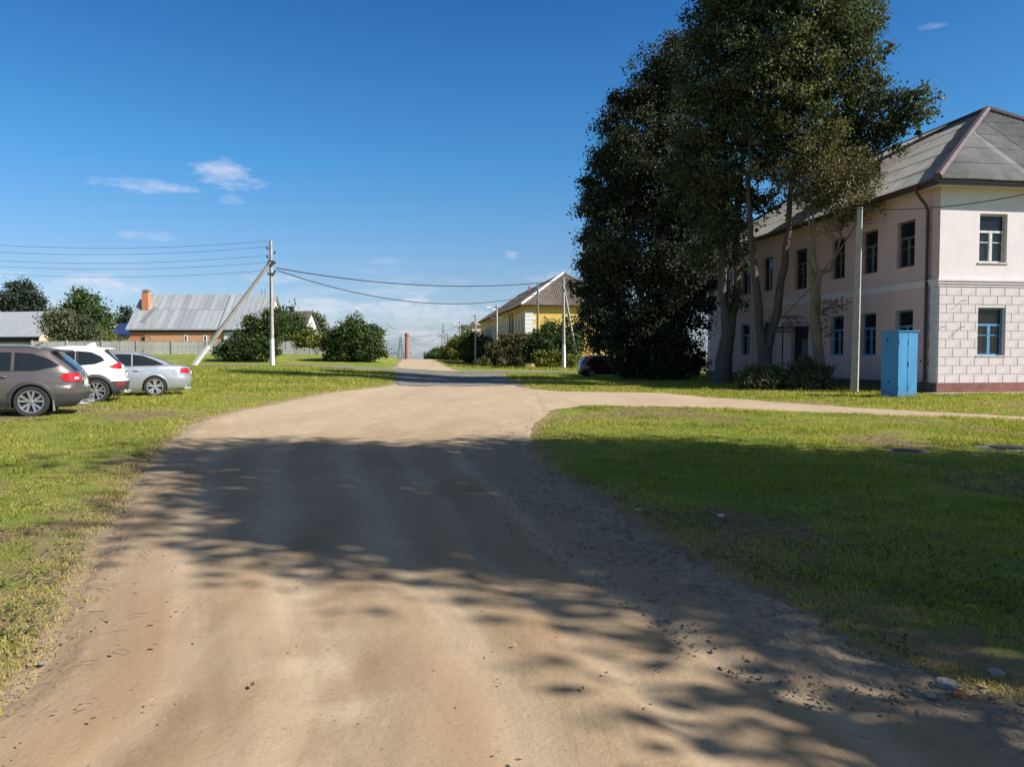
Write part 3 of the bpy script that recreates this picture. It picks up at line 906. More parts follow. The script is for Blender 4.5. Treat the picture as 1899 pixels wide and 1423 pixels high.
def manhole(px, py, r, label, seed):
    p = GH(px, py)
    t = thing('manhole', label, 'manhole', (p.x, p.y, p.z), 0.3, 'concrete manholes in the grass')
    MB().lathe([(r * 0.62, 0.0), (r * 0.62, 0.045), (r * 0.95, 0.035), (r * 1.0, 0.02), (r * 1.05, -0.05)], n=28).build('concrete_ring', M['old_slab'], t, 35)
    MB().lathe([(0.001, 0.06), (r * 0.5, 0.058), (r * 0.57, 0.052), (r * 0.57, 0.01)], n=24).build('iron_lid', M['iron'], t, 35)
    return t


manhole(1681, 841, 0.36, 'flat concrete manhole ring in the shaded grass, the darker and smaller one', 1)
manhole(1872, 835, 0.50, 'raised concrete manhole slab in sunlit grass at the right edge', 2)
# ------------------------------------------------------------------ buildings
ST_ANG = math.atan((1899 / 2 - 740) / F_PX)          # the street runs this far left of straight ahead
SDIR = Vector((-math.sin(ST_ANG), math.cos(ST_ANG), 0)); TDIR = Vector((math.cos(ST_ANG), math.sin(ST_ANG), 0))


class Frame:                     # local axes of a wall: u along it, d into the building, z up
    def __init__(self, o, u, d): self.o, self.u, self.d = Vector(o), Vector(u), Vector(d)
    def p(self, a, dd, z): return self.o + self.u * a + self.d * dd + Vector((0, 0, z))

    def box(self, mb, a0, a1, d0, d1, z0, z1):
        v = [self.p(a, d, z) for z in (z0, z1) for d in (d0, d1) for a in (a0, a1)]
        fs = [(0, 2, 3, 1), (4, 5, 7, 6), (0, 1, 5, 4), (1, 3, 7, 5), (3, 2, 6, 7), (2, 0, 4, 6)]
        if self.u.cross(self.d).z < 0: fs = [f[::-1] for f in fs]
        mb.add(v, fs); return mb


def wall_with_openings(fr, a0, a1, z0, z1, ops, depth=0.22):
    mb = MB()
    us = sorted({a0, a1, *[o[0] for o in ops], *[o[1] for o in ops]}); zs = sorted({z0, z1, *[o[2] for o in ops], *[o[3] for o in ops]})
    for i in range(len(us) - 1):
        for k in range(len(zs) - 1):
            ca, cz = (us[i] + us[i + 1]) / 2, (zs[k] + zs[k + 1]) / 2
            if any(o[0] < ca < o[1] and o[2] < cz < o[3] for o in ops): continue
            mb.quad(fr.p(us[i], 0, zs[k]), fr.p(us[i + 1], 0, zs[k]), fr.p(us[i + 1], 0, zs[k + 1]), fr.p(us[i], 0, zs[k + 1]))
    for (x0, x1, y0, y1) in ops:
        c = [(x0, y0), (x1, y0), (x1, y1), (x0, y1)]
        for k in range(4):
            (p, q), (r, s) = c[k], c[(k + 1) % 4]
            mb.quad(fr.p(p, 0, q), fr.p(p, depth, q), fr.p(r, depth, s), fr.p(r, 0, s))
    return mb


def window(par, fr, x0, x1, z0, z1, mat, depth=0.14, curtain=0.0, sill=True, transom=0.66, room=True, rnd=0):
    f = 0.07
    mb = MB()
    d0, d1 = depth, depth + 0.07
    fr.box(mb, x0 - 0.01, x0 + f, d0, d1, z0, z1); fr.box(mb, x1 - f, x1 + 0.01, d0, d1, z0, z1)
    fr.box(mb, x0 + f, x1 - f, d0, d1, z1 - f, z1 + 0.01); fr.box(mb, x0 + f, x1 - f, d0, d1, z0 - 0.01, z0 + f)
    zt = z0 + (z1 - z0) * transom; xm = (x0 + x1) / 2
    fr.box(mb, x0 + f, x1 - f, d0 - 0.012, d1 - 0.004, zt - 0.045, zt + 0.045)
    fr.box(mb, xm - 0.05, xm + 0.05, d0 - 0.010, d1 - 0.004, z0 + f, zt - 0.045)
    for sx0, sx1 in ((x0 + f, xm - 0.05), (xm + 0.05, x1 - f)):      # sashes: thin inner rails and a glazing bar
        zb = z0 + (zt - z0) * 0.66
        fr.box(mb, sx0, sx1, d0 + 0.012, d1 - 0.012, zb - 0.018, zb + 0.018)
        fr.box(mb, sx0, sx0 + 0.035, d0 + 0.010, d1 - 0.010, z0 + f, zt - 0.045); fr.box(mb, sx1 - 0.035, sx1, d0 + 0.010, d1 - 0.010, z0 + f, zt - 0.045)
    w = mb.build('window', mat, par)
    fr.box(MB(), x0 + f * 0.8, x1 - f * 0.8, d0 + 0.030, d0 + 0.036, z0 + f * 0.8, z1 - f * 0.8).build('pane', M['pane'], w)
    if room:
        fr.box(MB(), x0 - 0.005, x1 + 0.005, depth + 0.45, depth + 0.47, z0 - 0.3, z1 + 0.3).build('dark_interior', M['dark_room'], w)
    if curtain:
        cb = MB(); n = 14; wd = (x1 - x0) * 0.34
        for s0, s1 in ((x0 + 0.05, x0 + 0.05 + wd), (x1 - 0.05 - wd * (0.6 + rnd), x1 - 0.05)):
            for i in range(n):
                a, b = s0 + (s1 - s0) * i / n, s0 + (s1 - s0) * (i + 1) / n
                da, db = 0.25 + 0.02 * math.sin(i * 1.9), 0.25 + 0.02 * math.sin((i + 1) * 1.9)
                top = z0 + (z1 - z0) * curtain
                cb.quad(fr.p(a, da, z0 + 0.1), fr.p(b, db, z0 + 0.1), fr.p(b, db, top), fr.p(a, da, top))
        cb.build('curtain', M['curtain'], w, 60)
    if sill:
        fr.box(MB(), x0 - 0.06, x1 + 0.06, -0.05, depth - 0.002, z0 - 0.05, z0 - 0.004).build('sill', M['frame_grey'], w)
    return w


def corrugated_roof_face(par, name, o, u, v, nrm, poly, sw, sl, m, wave=0.15, amp=0.030, seg=4, per=True):
    """sheets laid in courses up a slope: o origin at the eave, u along it, v up it, poly the outline in (u, v)"""
    us = [p[0] for p in poly]; vs = [p[1] for p in poly]
    nrow = int(math.ceil(max(vs) / sl)); ncol = int(math.ceil((max(us) - min(us)) / sw))
    rng = random.Random(len(poly) * 7 + int(max(us) * 10))
    for r in range(nrow):
        for c in range(ncol):
            x0 = min(us) + c * sw; x1 = min(x0 + sw, max(us)); y0 = r * sl; y1 = min(y0 + sl + 0.12, max(vs) + 0.02)
            bm = bmesh.new()
            n = max(1, int(round((x1 - x0) / wave * seg)))
            jit, lift = rng.uniform(-0.02, 0.02), 0.002
            rows = []
            for yy, hh in ((y0 - 0.03 + jit, 0.028 + lift), (y1 + 0 * jit, 0.0)):
                rows.append([bm.verts.new((x0 + (x1 - x0) * i / n, yy, hh + amp * math.cos(2 * math.pi * (x0 + (x1 - x0) * i / n) / wave))) for i in range(n + 1)])
            low = [bm.verts.new((q.co.x, q.co.y + 0.004, q.co.z - 0.012)) for q in rows[0]]
            for i in range(n):
                bm.faces.new((rows[0][i], rows[0][i + 1], rows[1][i + 1], rows[1][i]))
                bm.faces.new((low[i], low[i + 1], rows[0][i + 1], rows[0][i]))
            for i in range(len(poly)):
                a, b = Vector((*poly[i], 0)), Vector((*poly[(i + 1) % len(poly)], 0))
                e = (b - a)
                if poly[i][1] < 1e-6 and poly[(i + 1) % len(poly)][1] < 1e-6: continue
                out = Vector((e.y, -e.x, 0)).normalized()
                bmesh.ops.bisect_plane(bm, geom=bm.verts[:] + bm.edges[:] + bm.faces[:], plane_co=a, plane_no=out, clear_outer=True)
            if bm.faces:
                for q in bm.verts:
                    k = q.co.copy(); q.co = o + u * k.x + v * k.y + nrm * k.z
                me = bpy.data.meshes.new(name); bm.to_mesh(me); me.materials.append(m)
                me.polygons.foreach_set('use_smooth', [True] * len(me.polygons)); me.set_sharp_from_angle(angle=R(50))
                link(name, me, par)
            bm.free()


def slope_axes(o, along, inward, rise, run):
    v = (inward * run + Vector((0, 0, rise))).normalized(); n = along.cross(v).normalized()
    return v, (n if n.z > 0 else -n)


def pink_building():
    C = GH(1737, 731); C.z = 0
    W, L, HT = 12.2, 22.3, 8.12
    t = thing('apartment_house', 'two storey pale pink house with white block corner and grey corrugated hip roof', 'building', C, ST_ANG)
    X, Y, Z = Vector((1, 0, 0)), Vector((0, 1, 0)), Vector((0, 0, 1))
    front = Frame((0, 0, 0), X, Y)                   # lit end wall, u to the right
    side = Frame((0, 0, 0), Y, X)                    # shaded long wall, u away from the camera
    zp = 0.42
    wz = ((1.52, 3.42), (5.20, 7.12))
    fo = [(a, a + 1.22, *z) for a in (1.72, 5.4, 9.1) for z in wz]
    wall_with_openings(front, 0, W, zp - 0.02, HT, fo).build('wall', M['white_block'], t)
    cols = (2.02, 4.45, 6.93, 10.35, 13.9, 16.65, 19.4)
    so = []
    for i, a in enumerate(cols):
        for k, z in enumerate(wz):
            if i == 3 and k == 0: so.append((a - 0.85, a + 0.85, 0.45, 3.05))
            elif i == 3: so.append((a - 0.6, a + 0.6, 5.0, 7.1))
            else: so.append((a - 0.56, a + 0.56, *z))
    wall_with_openings(side, 0, L, zp - 0.02, HT, so).build('wall', M['pink'], t)
    back = MB()
    Frame((0, L, 0), X, -Y).box(back, 0, W, 0, 0.3, 0, HT); Frame((W, 0, 0), Y, -X).box(back, 0, L - 0.3, 0, 0.3, 0, HT)
    back.build('wall', M['pink'], t)
    # plinth
    mb = MB(); front.box(mb, -0.06, W, -0.07, 0.1, -0.3, zp); mb.build('plinth', M['plinth'], t)
    mb = MB(); side.box(mb, -0.06 + 0.17, L, -0.06, 0.1, -0.3, zp); mb.build('plinth', M['shaded_plinth'], t)
    mb = MB(); front.box(mb, -0.7, W, -0.9, -0.07, -0.3, 0.06); mb.build('blind_area', M['concrete'], t)
    # string course between the floors, in three steps
    for k, (z0, z1, d) in enumerate(((4.24, 4.34, 0.05), (4.34, 4.44, 0.09), (4.44, 4.52, 0.13))):
        mb = MB(); front.box(mb, -d, W, -d, 0.02, z0, z1); side.box(mb, 0.02, L, -d, 0.02, z0, z1)
        mb.build('string_course', M['white_block'], t)
    # painted blocks on the lower floor, staggered joints; long wall shows courses only
    nrow = 11; ch = (4.22 - zp) / nrow; bl = 0.64; j = 0.008
    cache = {}
    wall_with_openings(Frame((0, -0.004, 0), X, Y), 0.0, W, zp, 4.235, [o for o in fo if o[2] < 3], 0.01).build('joint_mortar', M['mortar'], t)
    for r in range(nrow):
        z0, z1 = zp + r * ch + j, zp + (r + 1) * ch - j
        a = -0.001 if r % 2 else -0.32
        while a < W - 0.05:
            s0, s1 = max(a, 0.0) + j, min(a + bl, W) - j
            segs = [(s0, s1)]
            for o in fo:
                if o[2] < z1 - 0.05 and o[3] > z0 + 0.05:
                    nx = []
                    for p, q in segs:
                        if q <= o[0] or p >= o[1]: nx.append((p, q)); continue
                        if p < o[0] - 0.04: nx.append((p, o[0]))
                        if q > o[1] + 0.04: nx.append((o[1], q))
                    segs = nx
            for p, q in segs:
                if q - p < 0.05: continue
                key = (round(q - p, 3),)
                if key not in cache: cache[key] = MB().bbox(0, q - p, -0.022, 0.004, 0, ch - 2 * j, 0.008).mesh('block', M['white_block'])
                link('block', cache[key], t, (p, -0.002, z0))
            a += bl
    for r in range(nrow):
        z0, z1 = zp + r * ch + j, zp + (r + 1) * ch - j
        segs = [(0.62, L - 0.62)]
        for o in so:
            if o[2] < z1 - 0.05 and o[3] > z0 + 0.05:
                nx = []
                for p, q in segs:
                    if q <= o[0] or p >= o[1]: nx.append((p, q)); continue
                    if p < o[0] - 0.04: nx.append((p, o[0]))
                    if q > o[1] + 0.04: nx.append((o[1], q))
                segs = nx
        for p, q in segs:
            mb = MB(); side.box(mb, p, q, -0.014, 0.003, z0, z1); mb.build('course', M['pink'], t)
        for s in (0, L):                              # corner blocks
            wq = 0.60 if r % 2 else 0.44
            p, q = (0.004, wq) if s == 0 else (L - wq, L - 0.004)
            mb = MB(); side.box(mb, p, q, -0.03, 0.003, z0, z1); mb.build('corner_block', M['white_block'], t)
    # windows
    for i, o in enumerate(fo):
        window(t, front, *o, M['frame_blue'] if o[2] < 3 else M['frame_grey'], 0.15, 0.62, True, 0.64, True, 0.4 * (i % 2))
    for i, o in enumerate(so):
        if o[2] < 1: continue
        window(t, side, *o, M['frame_blue'] if o[2] < 3 else M['frame_dark'], 0.15, 0.6 if o[2] < 3 and i % 3 == 0 else 0, o[2] < 3, 0.64)
    # entrance: dark open doorway, leaf, lattice porch with a curved awning
    dr = so[6] if so[6][2] < 1 else [o for o in so if o[2] < 1][0]
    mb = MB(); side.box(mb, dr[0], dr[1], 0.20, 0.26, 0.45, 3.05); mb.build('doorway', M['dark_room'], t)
    d = MB(); side.box(d, dr[0] + 0.05, dr[0] + 0.85, 0.12, 0.17, 0.46, 2.35); d = d.build('door', M['frame_dark'], t)
    mb = MB(); side.box(mb, dr[0] - 0.2, dr[1] + 0.2, -1.5, -0.06, -0.2, 0.40); mb.build('porch_step', M['concrete'], t)
    ir = MB()
    pa, pb, out = dr[0] - 0.15, dr[1] + 0.15, -1.5
    P = lambda a, dd, z: side.p(a, dd, z)
    for a in (pa, pb):
        ir.bar(P(a, out, 0.1), P(a, out, 3.0), 0.05); ir.bar(P(a, out, 3.0), P(a, 0, 3.0), 0.04); ir.bar(P(a, out, 2.75), P(a, 0, 2.75), 0.03)
        for k in range(9): ir.bar(P(a, out * k / 9, 2.75), P(a, out * (k + 1) / 9, 3.0), 0.015)
    ir.bar(P(pa, out, 3.0), P(pb, out, 3.0), 0.04); ir.bar(P(pa, out, 2.75), P(pb, out, 2.75), 0.03)
    for k in range(10):
        a0, a1 = pa + (pb - pa) * k / 10, pa + (pb - pa) * (k + 1) / 10
        ir.bar(P(a0, out, 2.75), P(a1, out, 3.0), 0.015); ir.bar(P(a0, out, 3.0), P(a1, out, 2.75), 0.015)
    for dd in (out, out * 0.66, out * 0.33, 0.0):
        pts = [P(pa + (pb - pa) * k / 10, dd, 3.0 + 0.6 * math.sin(math.pi * k / 10)) for k in range(11)]
        ir.tube(pts, 0.018, 5)
    for k in (1, 3, 5, 7, 9):
        a = pa + (pb - pa) * k / 10; z = 3.0 + 0.6 * math.sin(math.pi * k / 10)
        ir.bar(P(a, out, z), P(a, 0, z), 0.025)
    for k in range(7):                                # side lattice
        z = 0.5 + k * 0.32
        ir.bar(P(pb, out, z), P(pb, out * 0.5, z + 0.3), 0.018); ir.bar(P(pb, out, z + 0.3), P(pb, out * 0.5, z), 0.018)
    ir.build('iron_porch', M['iron'], t)
    mb = MB(); side.box(mb, dr[1] + 0.6, dr[1] + 0.85, -0.3, 0, 3.1, 3.6); mb.build('wall_box', M['white_paint'], t)
    # eaves: soffit, fascia, gutter
    ov = 0.55
    sof = MB(); sof.box(-ov + 0.02, W + ov - 0.02, -ov + 0.02, L + ov - 0.02, HT - 0.001, HT + 0.05); sof.build('soffit', M['frame_grey'], t)
    fa = MB()
    fa.box(-ov - 0.02, W + ov, -ov - 0.02, -ov + 0.02, HT - 0.06, HT + 0.20); fa.box(-ov - 0.02, -ov + 0.02, -ov + 0.02, L + ov, HT - 0.06, HT + 0.20)
    fa.box(W + ov - 0.02, W + ov + 0.02, -ov + 0.02, L + ov, HT - 0.06, HT + 0.18); fa.box(-ov + 0.02, W + ov - 0.02, L + ov - 0.02, L + ov + 0.02, HT - 0.06, HT + 0.18)
    fa.build('fascia', M['brown_metal'], t)
    gt = MB(); gt.tube([(-ov - 0.1, -ov, HT + 0.12), (-ov - 0.1, L + ov, HT + 0.10)], 0.075, 8); gt.build('gutter', M['brown_metal'], t, 60)
    dp = MB()
    dp.tube([(-ov - 0.1, 0.55, HT + 0.1), (-ov - 0.1, 0.55, HT - 0.12), (-ov + 0.05, 0.55, HT - 0.32), (-0.22, 0.55, HT - 0.62), (-0.13, 0.55, HT - 0.85), (-0.13, 0.55, 0.55), (-0.22, 0.55, 0.40)], 0.062, 10)
    dpo = dp.build('downpipe', M['brown_metal'], t, 50)
    cl = MB()
    for z in (1.2, 2.9, 4.7, 6.5): cl.lathe([(0.062, -0.02), (0.078, -0.02), (0.078, 0.02), (0.062, 0.02)], (-0.13, 0.55, z), n=12).box(-0.06, 0.02, 0.53, 0.57, z - 0.015, z + 0.015)
    cl.build('pipe_clamp', M['brown_metal'], dpo)
    # roof: hip, front hip run 4.6 m
    z0 = HT + 0.16; ro = ov + 0.10
    apex_y = 4.9; rise = 4.62
    A = Vector((W / 2, apex_y, z0 + rise)); B = Vector((W / 2, L - apex_y, z0 + rise))
    c0, c1, c2, c3 = Vector((-ro, -ro, z0)), Vector((W + ro, -ro, z0)), Vector((W + ro, L + ro, z0)), Vector((-ro, L + ro, z0))
    run_f, run_s = apex_y + ro, W / 2 + ro
    v, n = slope_axes(c0, X, Y, rise, run_f); sl = math.hypot(rise, run_f)
    corrugated_roof_face(t, 'roof_sheet', c0, X, v, n, [(0, 0), (W + 2 * ro, 0), (W / 2 + ro, sl)], 1.13, sl / 5.0, M['slate'])
    v, n = slope_axes(c0, Y, X, rise, run_s); sl = math.hypot(rise, run_s)
    LL = L + 2 * ro
    corrugated_roof_face(t, 'roof_sheet', c3, -Y, v, n, [(0, 0), (LL, 0), (LL - run_f, sl), (run_f, sl)], 1.13, sl / 5.0, M['slate'])
    rb = MB(); rb.add([c1, c2, B, A], [(0, 1, 2, 3)]); rb.add([c2, c3, B], [(0, 1, 2)])
    lowv = [c + Vector((0, 0, -0.10)) for c in (c0, c1, c2, c3)]; rb.add(lowv, [(3, 2, 1, 0)])
    rb.build('roof', M['slate'], t)
    for a, b, w in ((c0, A, 0.15), (c1, A, 0.15), (A, B, 0.13), (c3, B, 0.13)):
        mb = MB(); up = Vector((0, 0, 0.055)); mb.tube([a + up, b + up], w, 6)
        for i in range(1, 6): mb.tube([a.lerp(b, i / 6 - 0.004) + up, a.lerp(b, i / 6 + 0.004) + up], w * 1.06, 6)
        mb.build('ridge_cap', M['ridge_metal'], t, 30)
    # shed dormer on the long slope
    dy0, dy1 = 7.3, 10.4
    sx = lambda x: z0 + rise * (x + ro) / run_s
    xf = 2.4; zf = sx(xf) + 0.75; xb = W / 2 - 0.2; zb = sx(xb) + 0.10
    mb = MB()
    mb.add([(xf, dy0, sx(xf) - 0.1), (xf, dy1, sx(xf) - 0.1), (xf, dy1, zf), (xf, dy0, zf), (xb, dy0, sx(xb) - 0.1), (xb, dy1, sx(xb) - 0.1), (xb, dy1, zb), (xb, dy0, zb)],
           [(0, 3, 2, 1), (0, 4, 7, 3), (1, 2, 6, 5)])
    dm = mb.build('dormer', M['old_wood'], t)
    nd = Vector((-(zb - zf), 0, xb - xf)).normalized(); vd = Vector((xb - xf, 0, zb - zf)).normalized()
    o = Vector((xf, dy1 + 0.25, zf + 0.03)) - vd * 0.45
    dl = math.hypot(xb - xf, zb - zf) + 0.45
    corrugated_roof_face(t, 'roof_sheet', o, -Y, vd, nd, [(0, 0), (dy1 - dy0 + 0.5, 0), (dy1 - dy0 + 0.5, dl), (0, dl)], 1.2, dl / 2.0, M['slate'])
    mb = MB(); mb.box(xf - 0.03, xf - 0.003, dy0 + 0.7, dy1 - 0.7, sx(xf) + 0.15, zf - 0.12); mb.build('dormer_louvre', M['frame_dark'], dm)
    # hooks and vent on the walls
    for a, z in ((0.95, 2.62), (0.10, 2.62), (0.95, 3.66)): MB().tube([(a, -0.02, z), (a - 0.01, -0.30, z + 0.03)], 0.012, 5).build('wall_hook', M['iron'], t)
    MB().tube([(-0.02, 0.95, 1.30), (0.03, 0.95, 1.30)], 0.05, 10).build('vent_hole', M['black'], t)
    wr = MB(); wr.tube([side.p(4.4, -0.02, 5.85), side.p(4.0, -0.6, 6.0)], 0.012, 4); wr.build('wall_bracket', M['iron'], t)
    return t


PINK = pink_building()


def yellow_building():
    Cc = D(974.5, 683, 95.0)
    z = float(H(Cc.x, Cc.y)); Cc.z = z
    W, L, HT = 12.5, 52.0, 7.75 - z
    t = thing('long_yellow_house', 'long yellow two storey house with white corner stones and brown hip roof', 'building', Cc, ST_ANG)
    X, Y = Vector((1, 0, 0)), Vector((0, 1, 0))
    front, side = Frame((0, 0, 0), X, Y), Frame((0, 0, 0), Y, X)
    fo = []
    wall_with_openings(front, 0, W, -0.5, HT, fo).build('wall', M['yellow'], t)
    so = [(1.6 + i * 2.6, 2.9 + i * 2.6, *q) for i in range(19) for q in ((1.2, 3.3), (4.4, 6.3))]
    wall_with_openings(side, 0, L, -0.5, HT, so).build('wall', M['yellow'], t)
    mb = MB(); Frame((0, L, 0), X, -Y).box(mb, 0, W, 0, 0.3, -0.5, HT); Frame((W, 0, 0), Y, -X).box(mb, 0, L - 0.3, 0, 0.3, -0.5, HT); mb.build('wall', M['yellow'], t)
    for i, o in enumerate(fo): window(t, front, *o, M['frame_grey'], 0.15, 0, True, 0.64)
    wm = None
    for i, o in enumerate(so):
        w = MB(); side.box(w, o[0] - 0.02, o[0] + 0.12, 0.1, 0.2, o[2], o[3]); side.box(w, o[1] - 0.12, o[1] + 0.02, 0.1, 0.2, o[2], o[3])
        side.box(w, o[0] + 0.12, o[1] - 0.12, 0.1, 0.2, o[3] - 0.12, o[3] + 0.02); side.box(w, o[0] + 0.12, o[1] - 0.12, 0.1, 0.2, o[2] - 0.02, o[2] + 0.12)
        side.box(w, (o[0] + o[1]) / 2 - 0.06, (o[0] + o[1]) / 2 + 0.06, 0.09, 0.19, o[2] + 0.12, o[3] - 0.12)
        w = w.build('window', M['white_paint'], t)
        p = MB(); side.box(p, o[0] + 0.1, o[1] - 0.1, 0.17, 0.19, o[2] + 0.1, o[3] - 0.1); p.build('pane', M['pane'], w)
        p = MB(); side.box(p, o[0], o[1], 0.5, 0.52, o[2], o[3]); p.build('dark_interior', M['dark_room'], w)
    for i in range(20):                               # white flat pilasters between the windows
        a = 0.75 + i * 2.6 + 0.05
        mb = MB(); side.box(mb, a - 0.16 if i else 0.95, a + 0.30 if i else 1.25, -0.06, 0.01, 0.6, HT - 0.9); mb.build('pilaster', M['white_wall'], t)
    for r in range(13):                               # corner stones
        z0, z1 = 0.2 + r * 0.52, 0.2 + r * 0.52 + 0.48
        w = 1.25 if r % 2 else 0.95
        if z1 > HT - 0.6: break
        mb = MB(); front.box(mb, -0.05, w, -0.05, 0.02, z0, z1); side.box(mb, 0.02, w * 0.6, -0.05, 0.02, z0, z1); mb.build('corner_stone', M['white_wall'], t)
    mb = MB()
    for k, (q, d) in enumerate(((HT - 0.55, 0.1), (HT - 0.35, 0.22), (HT - 0.15, 0.36))):
        front.box(mb, -d, W + d, -d, 0.02, q, q + 0.16); side.box(mb, 0.02, L, -d, 0.02, q, q + 0.16)
    mb.build('cornice', M['yellow'], t)
    ov = 0.65; z0 = HT + 0.02; rise = 4.75; ay = 6.2
    c0, c1, c2, c3 = Vector((-ov, -ov, z0)), Vector((W + ov, -ov, z0)), Vector((W + ov, L + ov, z0)), Vector((-ov, L + ov, z0))
    A, B = Vector((W / 2, ay, z0 + rise)), Vector((W / 2, L - ay, z0 + rise))
    v, n = slope_axes(c0, X, Y, rise, ay + ov); sl = math.hypot(rise, ay + ov)
    corrugated_roof_face(t, 'roof_sheet', c0, X, v, n, [(0, 0), (W + 2 * ov, 0), (W / 2 + ov, sl)], 2.3, sl / 5, M['slate_brown'], 0.30, 0.045, 4)
    v, n = slope_axes(c0, Y, X, rise, W / 2 + ov); sl = math.hypot(rise, W / 2 + ov); LL = L + 2 * ov
    corrugated_roof_face(t, 'roof_sheet', c3, -Y, v, n, [(0, 0), (LL, 0), (LL - ay - ov, sl), (ay + ov, sl)], 6.7, sl / 4, M['slate_brown'], 0.30, 0.045, 4)
    rb = MB(); rb.add([c1, c2, B, A], [(0, 1, 2, 3)]); rb.add([c2, c3, B], [(0, 1, 2)]); rb.add([c + Vector((0, 0, -0.1)) for c in (c0, c1, c2, c3)], [(3, 2, 1, 0)])
    rb.build('roof', M['slate_brown'], t)
    for a, b in ((c0, A), (c1, A)):
        up = Vector((0, 0, 0.08)); MB().tube([a + up, b + up], 0.20, 6).build('hip_flashing', M['zinc_light'], t, 30)
    MB().tube([A, B], 0.14, 6).build('ridge_cap', M['slate_brown'], t, 30)
    MB().box(5.2, 5.5, 28, 28.4, z0 + rise - 1.2, z0 + rise + 0.25).build('chimney', M['red_brick'], t)
    dp = MB()
    for a in (10.6, 13.1): dp.tube([side.p(a, -0.25, HT), side.p(a, -0.12, HT - 0.6), side.p(a, -0.12, 0.3)], 0.08, 6)
    dp.build('downpipe', M['frame_dark'], t)
    return t


yellow_building()


def gable_house(name, label, px0, px1, pyr, pye, Y, cat='building', depth=8.0, rz=0.0, wall=None, roof=None, over=0.5, hw=3.0, hip=0, sheets=None, base_z=None):
    """long side facing the camera: ridge from px0 to px1 at pixel row pyr, eave row pye, eave line at depth Y"""
    a, b = D(px0, pye, Y), D(px1, pye, Y)
    L = (b - a).length; ze = a.z
    zr = D(px0, pyr, Y + depth / 2).z
    gz = float(H((a.x + b.x) / 2, Y + depth / 2)) if base_z is None else base_z
    t = thing(name, label, cat, ((a.x + b.x) / 2, Y + over, gz), rz)
    h, rise = ze - gz, zr - ze
    hl = L / 2; dd = depth - 2 * over
    mb = MB()
    x0, x1 = -hl + over, hl - over
    zw = h + 0.1
    mb.add([(x0, 0, -0.6), (x1, 0, -0.6), (x1, dd, -0.6), (x0, dd, -0.6), (x0, 0, zw), (x1, 0, zw), (x1, dd, zw), (x0, dd, zw),
            (x0, dd / 2, h + rise - 0.15), (x1, dd / 2, h + rise - 0.15)],
           [(0, 1, 5, 4), (2, 3, 7, 6), (1, 2, 6, 9, 5), (3, 0, 4, 8, 7)])
    mb.build('wall', wall, t)
    rf = MB()
    e0, e1, r0, r1, f0, f1 = (-hl, -over, h), (hl, -over, h), (-hl + hip, dd / 2, h + rise), (hl - hip, dd / 2, h + rise), (-hl, dd + over, h), (hl, dd + over, h)
    up = [e0, e1, r0, r1, f0, f1]; dn = [(p[0], p[1], p[2] - 0.12) for p in up]
    rf.add(up + dn, [(0, 1, 3, 2), (2, 3, 5, 4), (6, 8, 9, 7), (8, 10, 11, 9), (0, 6, 7, 1), (0, 2, 8, 6), (2, 4, 10, 8), (1, 7, 9, 3), (3, 9, 11, 5)])
    if hip: rf.add([e0, r0, f0, e1, r1, f1], [(0, 1, 2), (3, 5, 4)])
    rf.build('roof', roof, t)
    return t, dict(L=L, h=h, rise=rise, dd=dd, hl=hl, over=over)


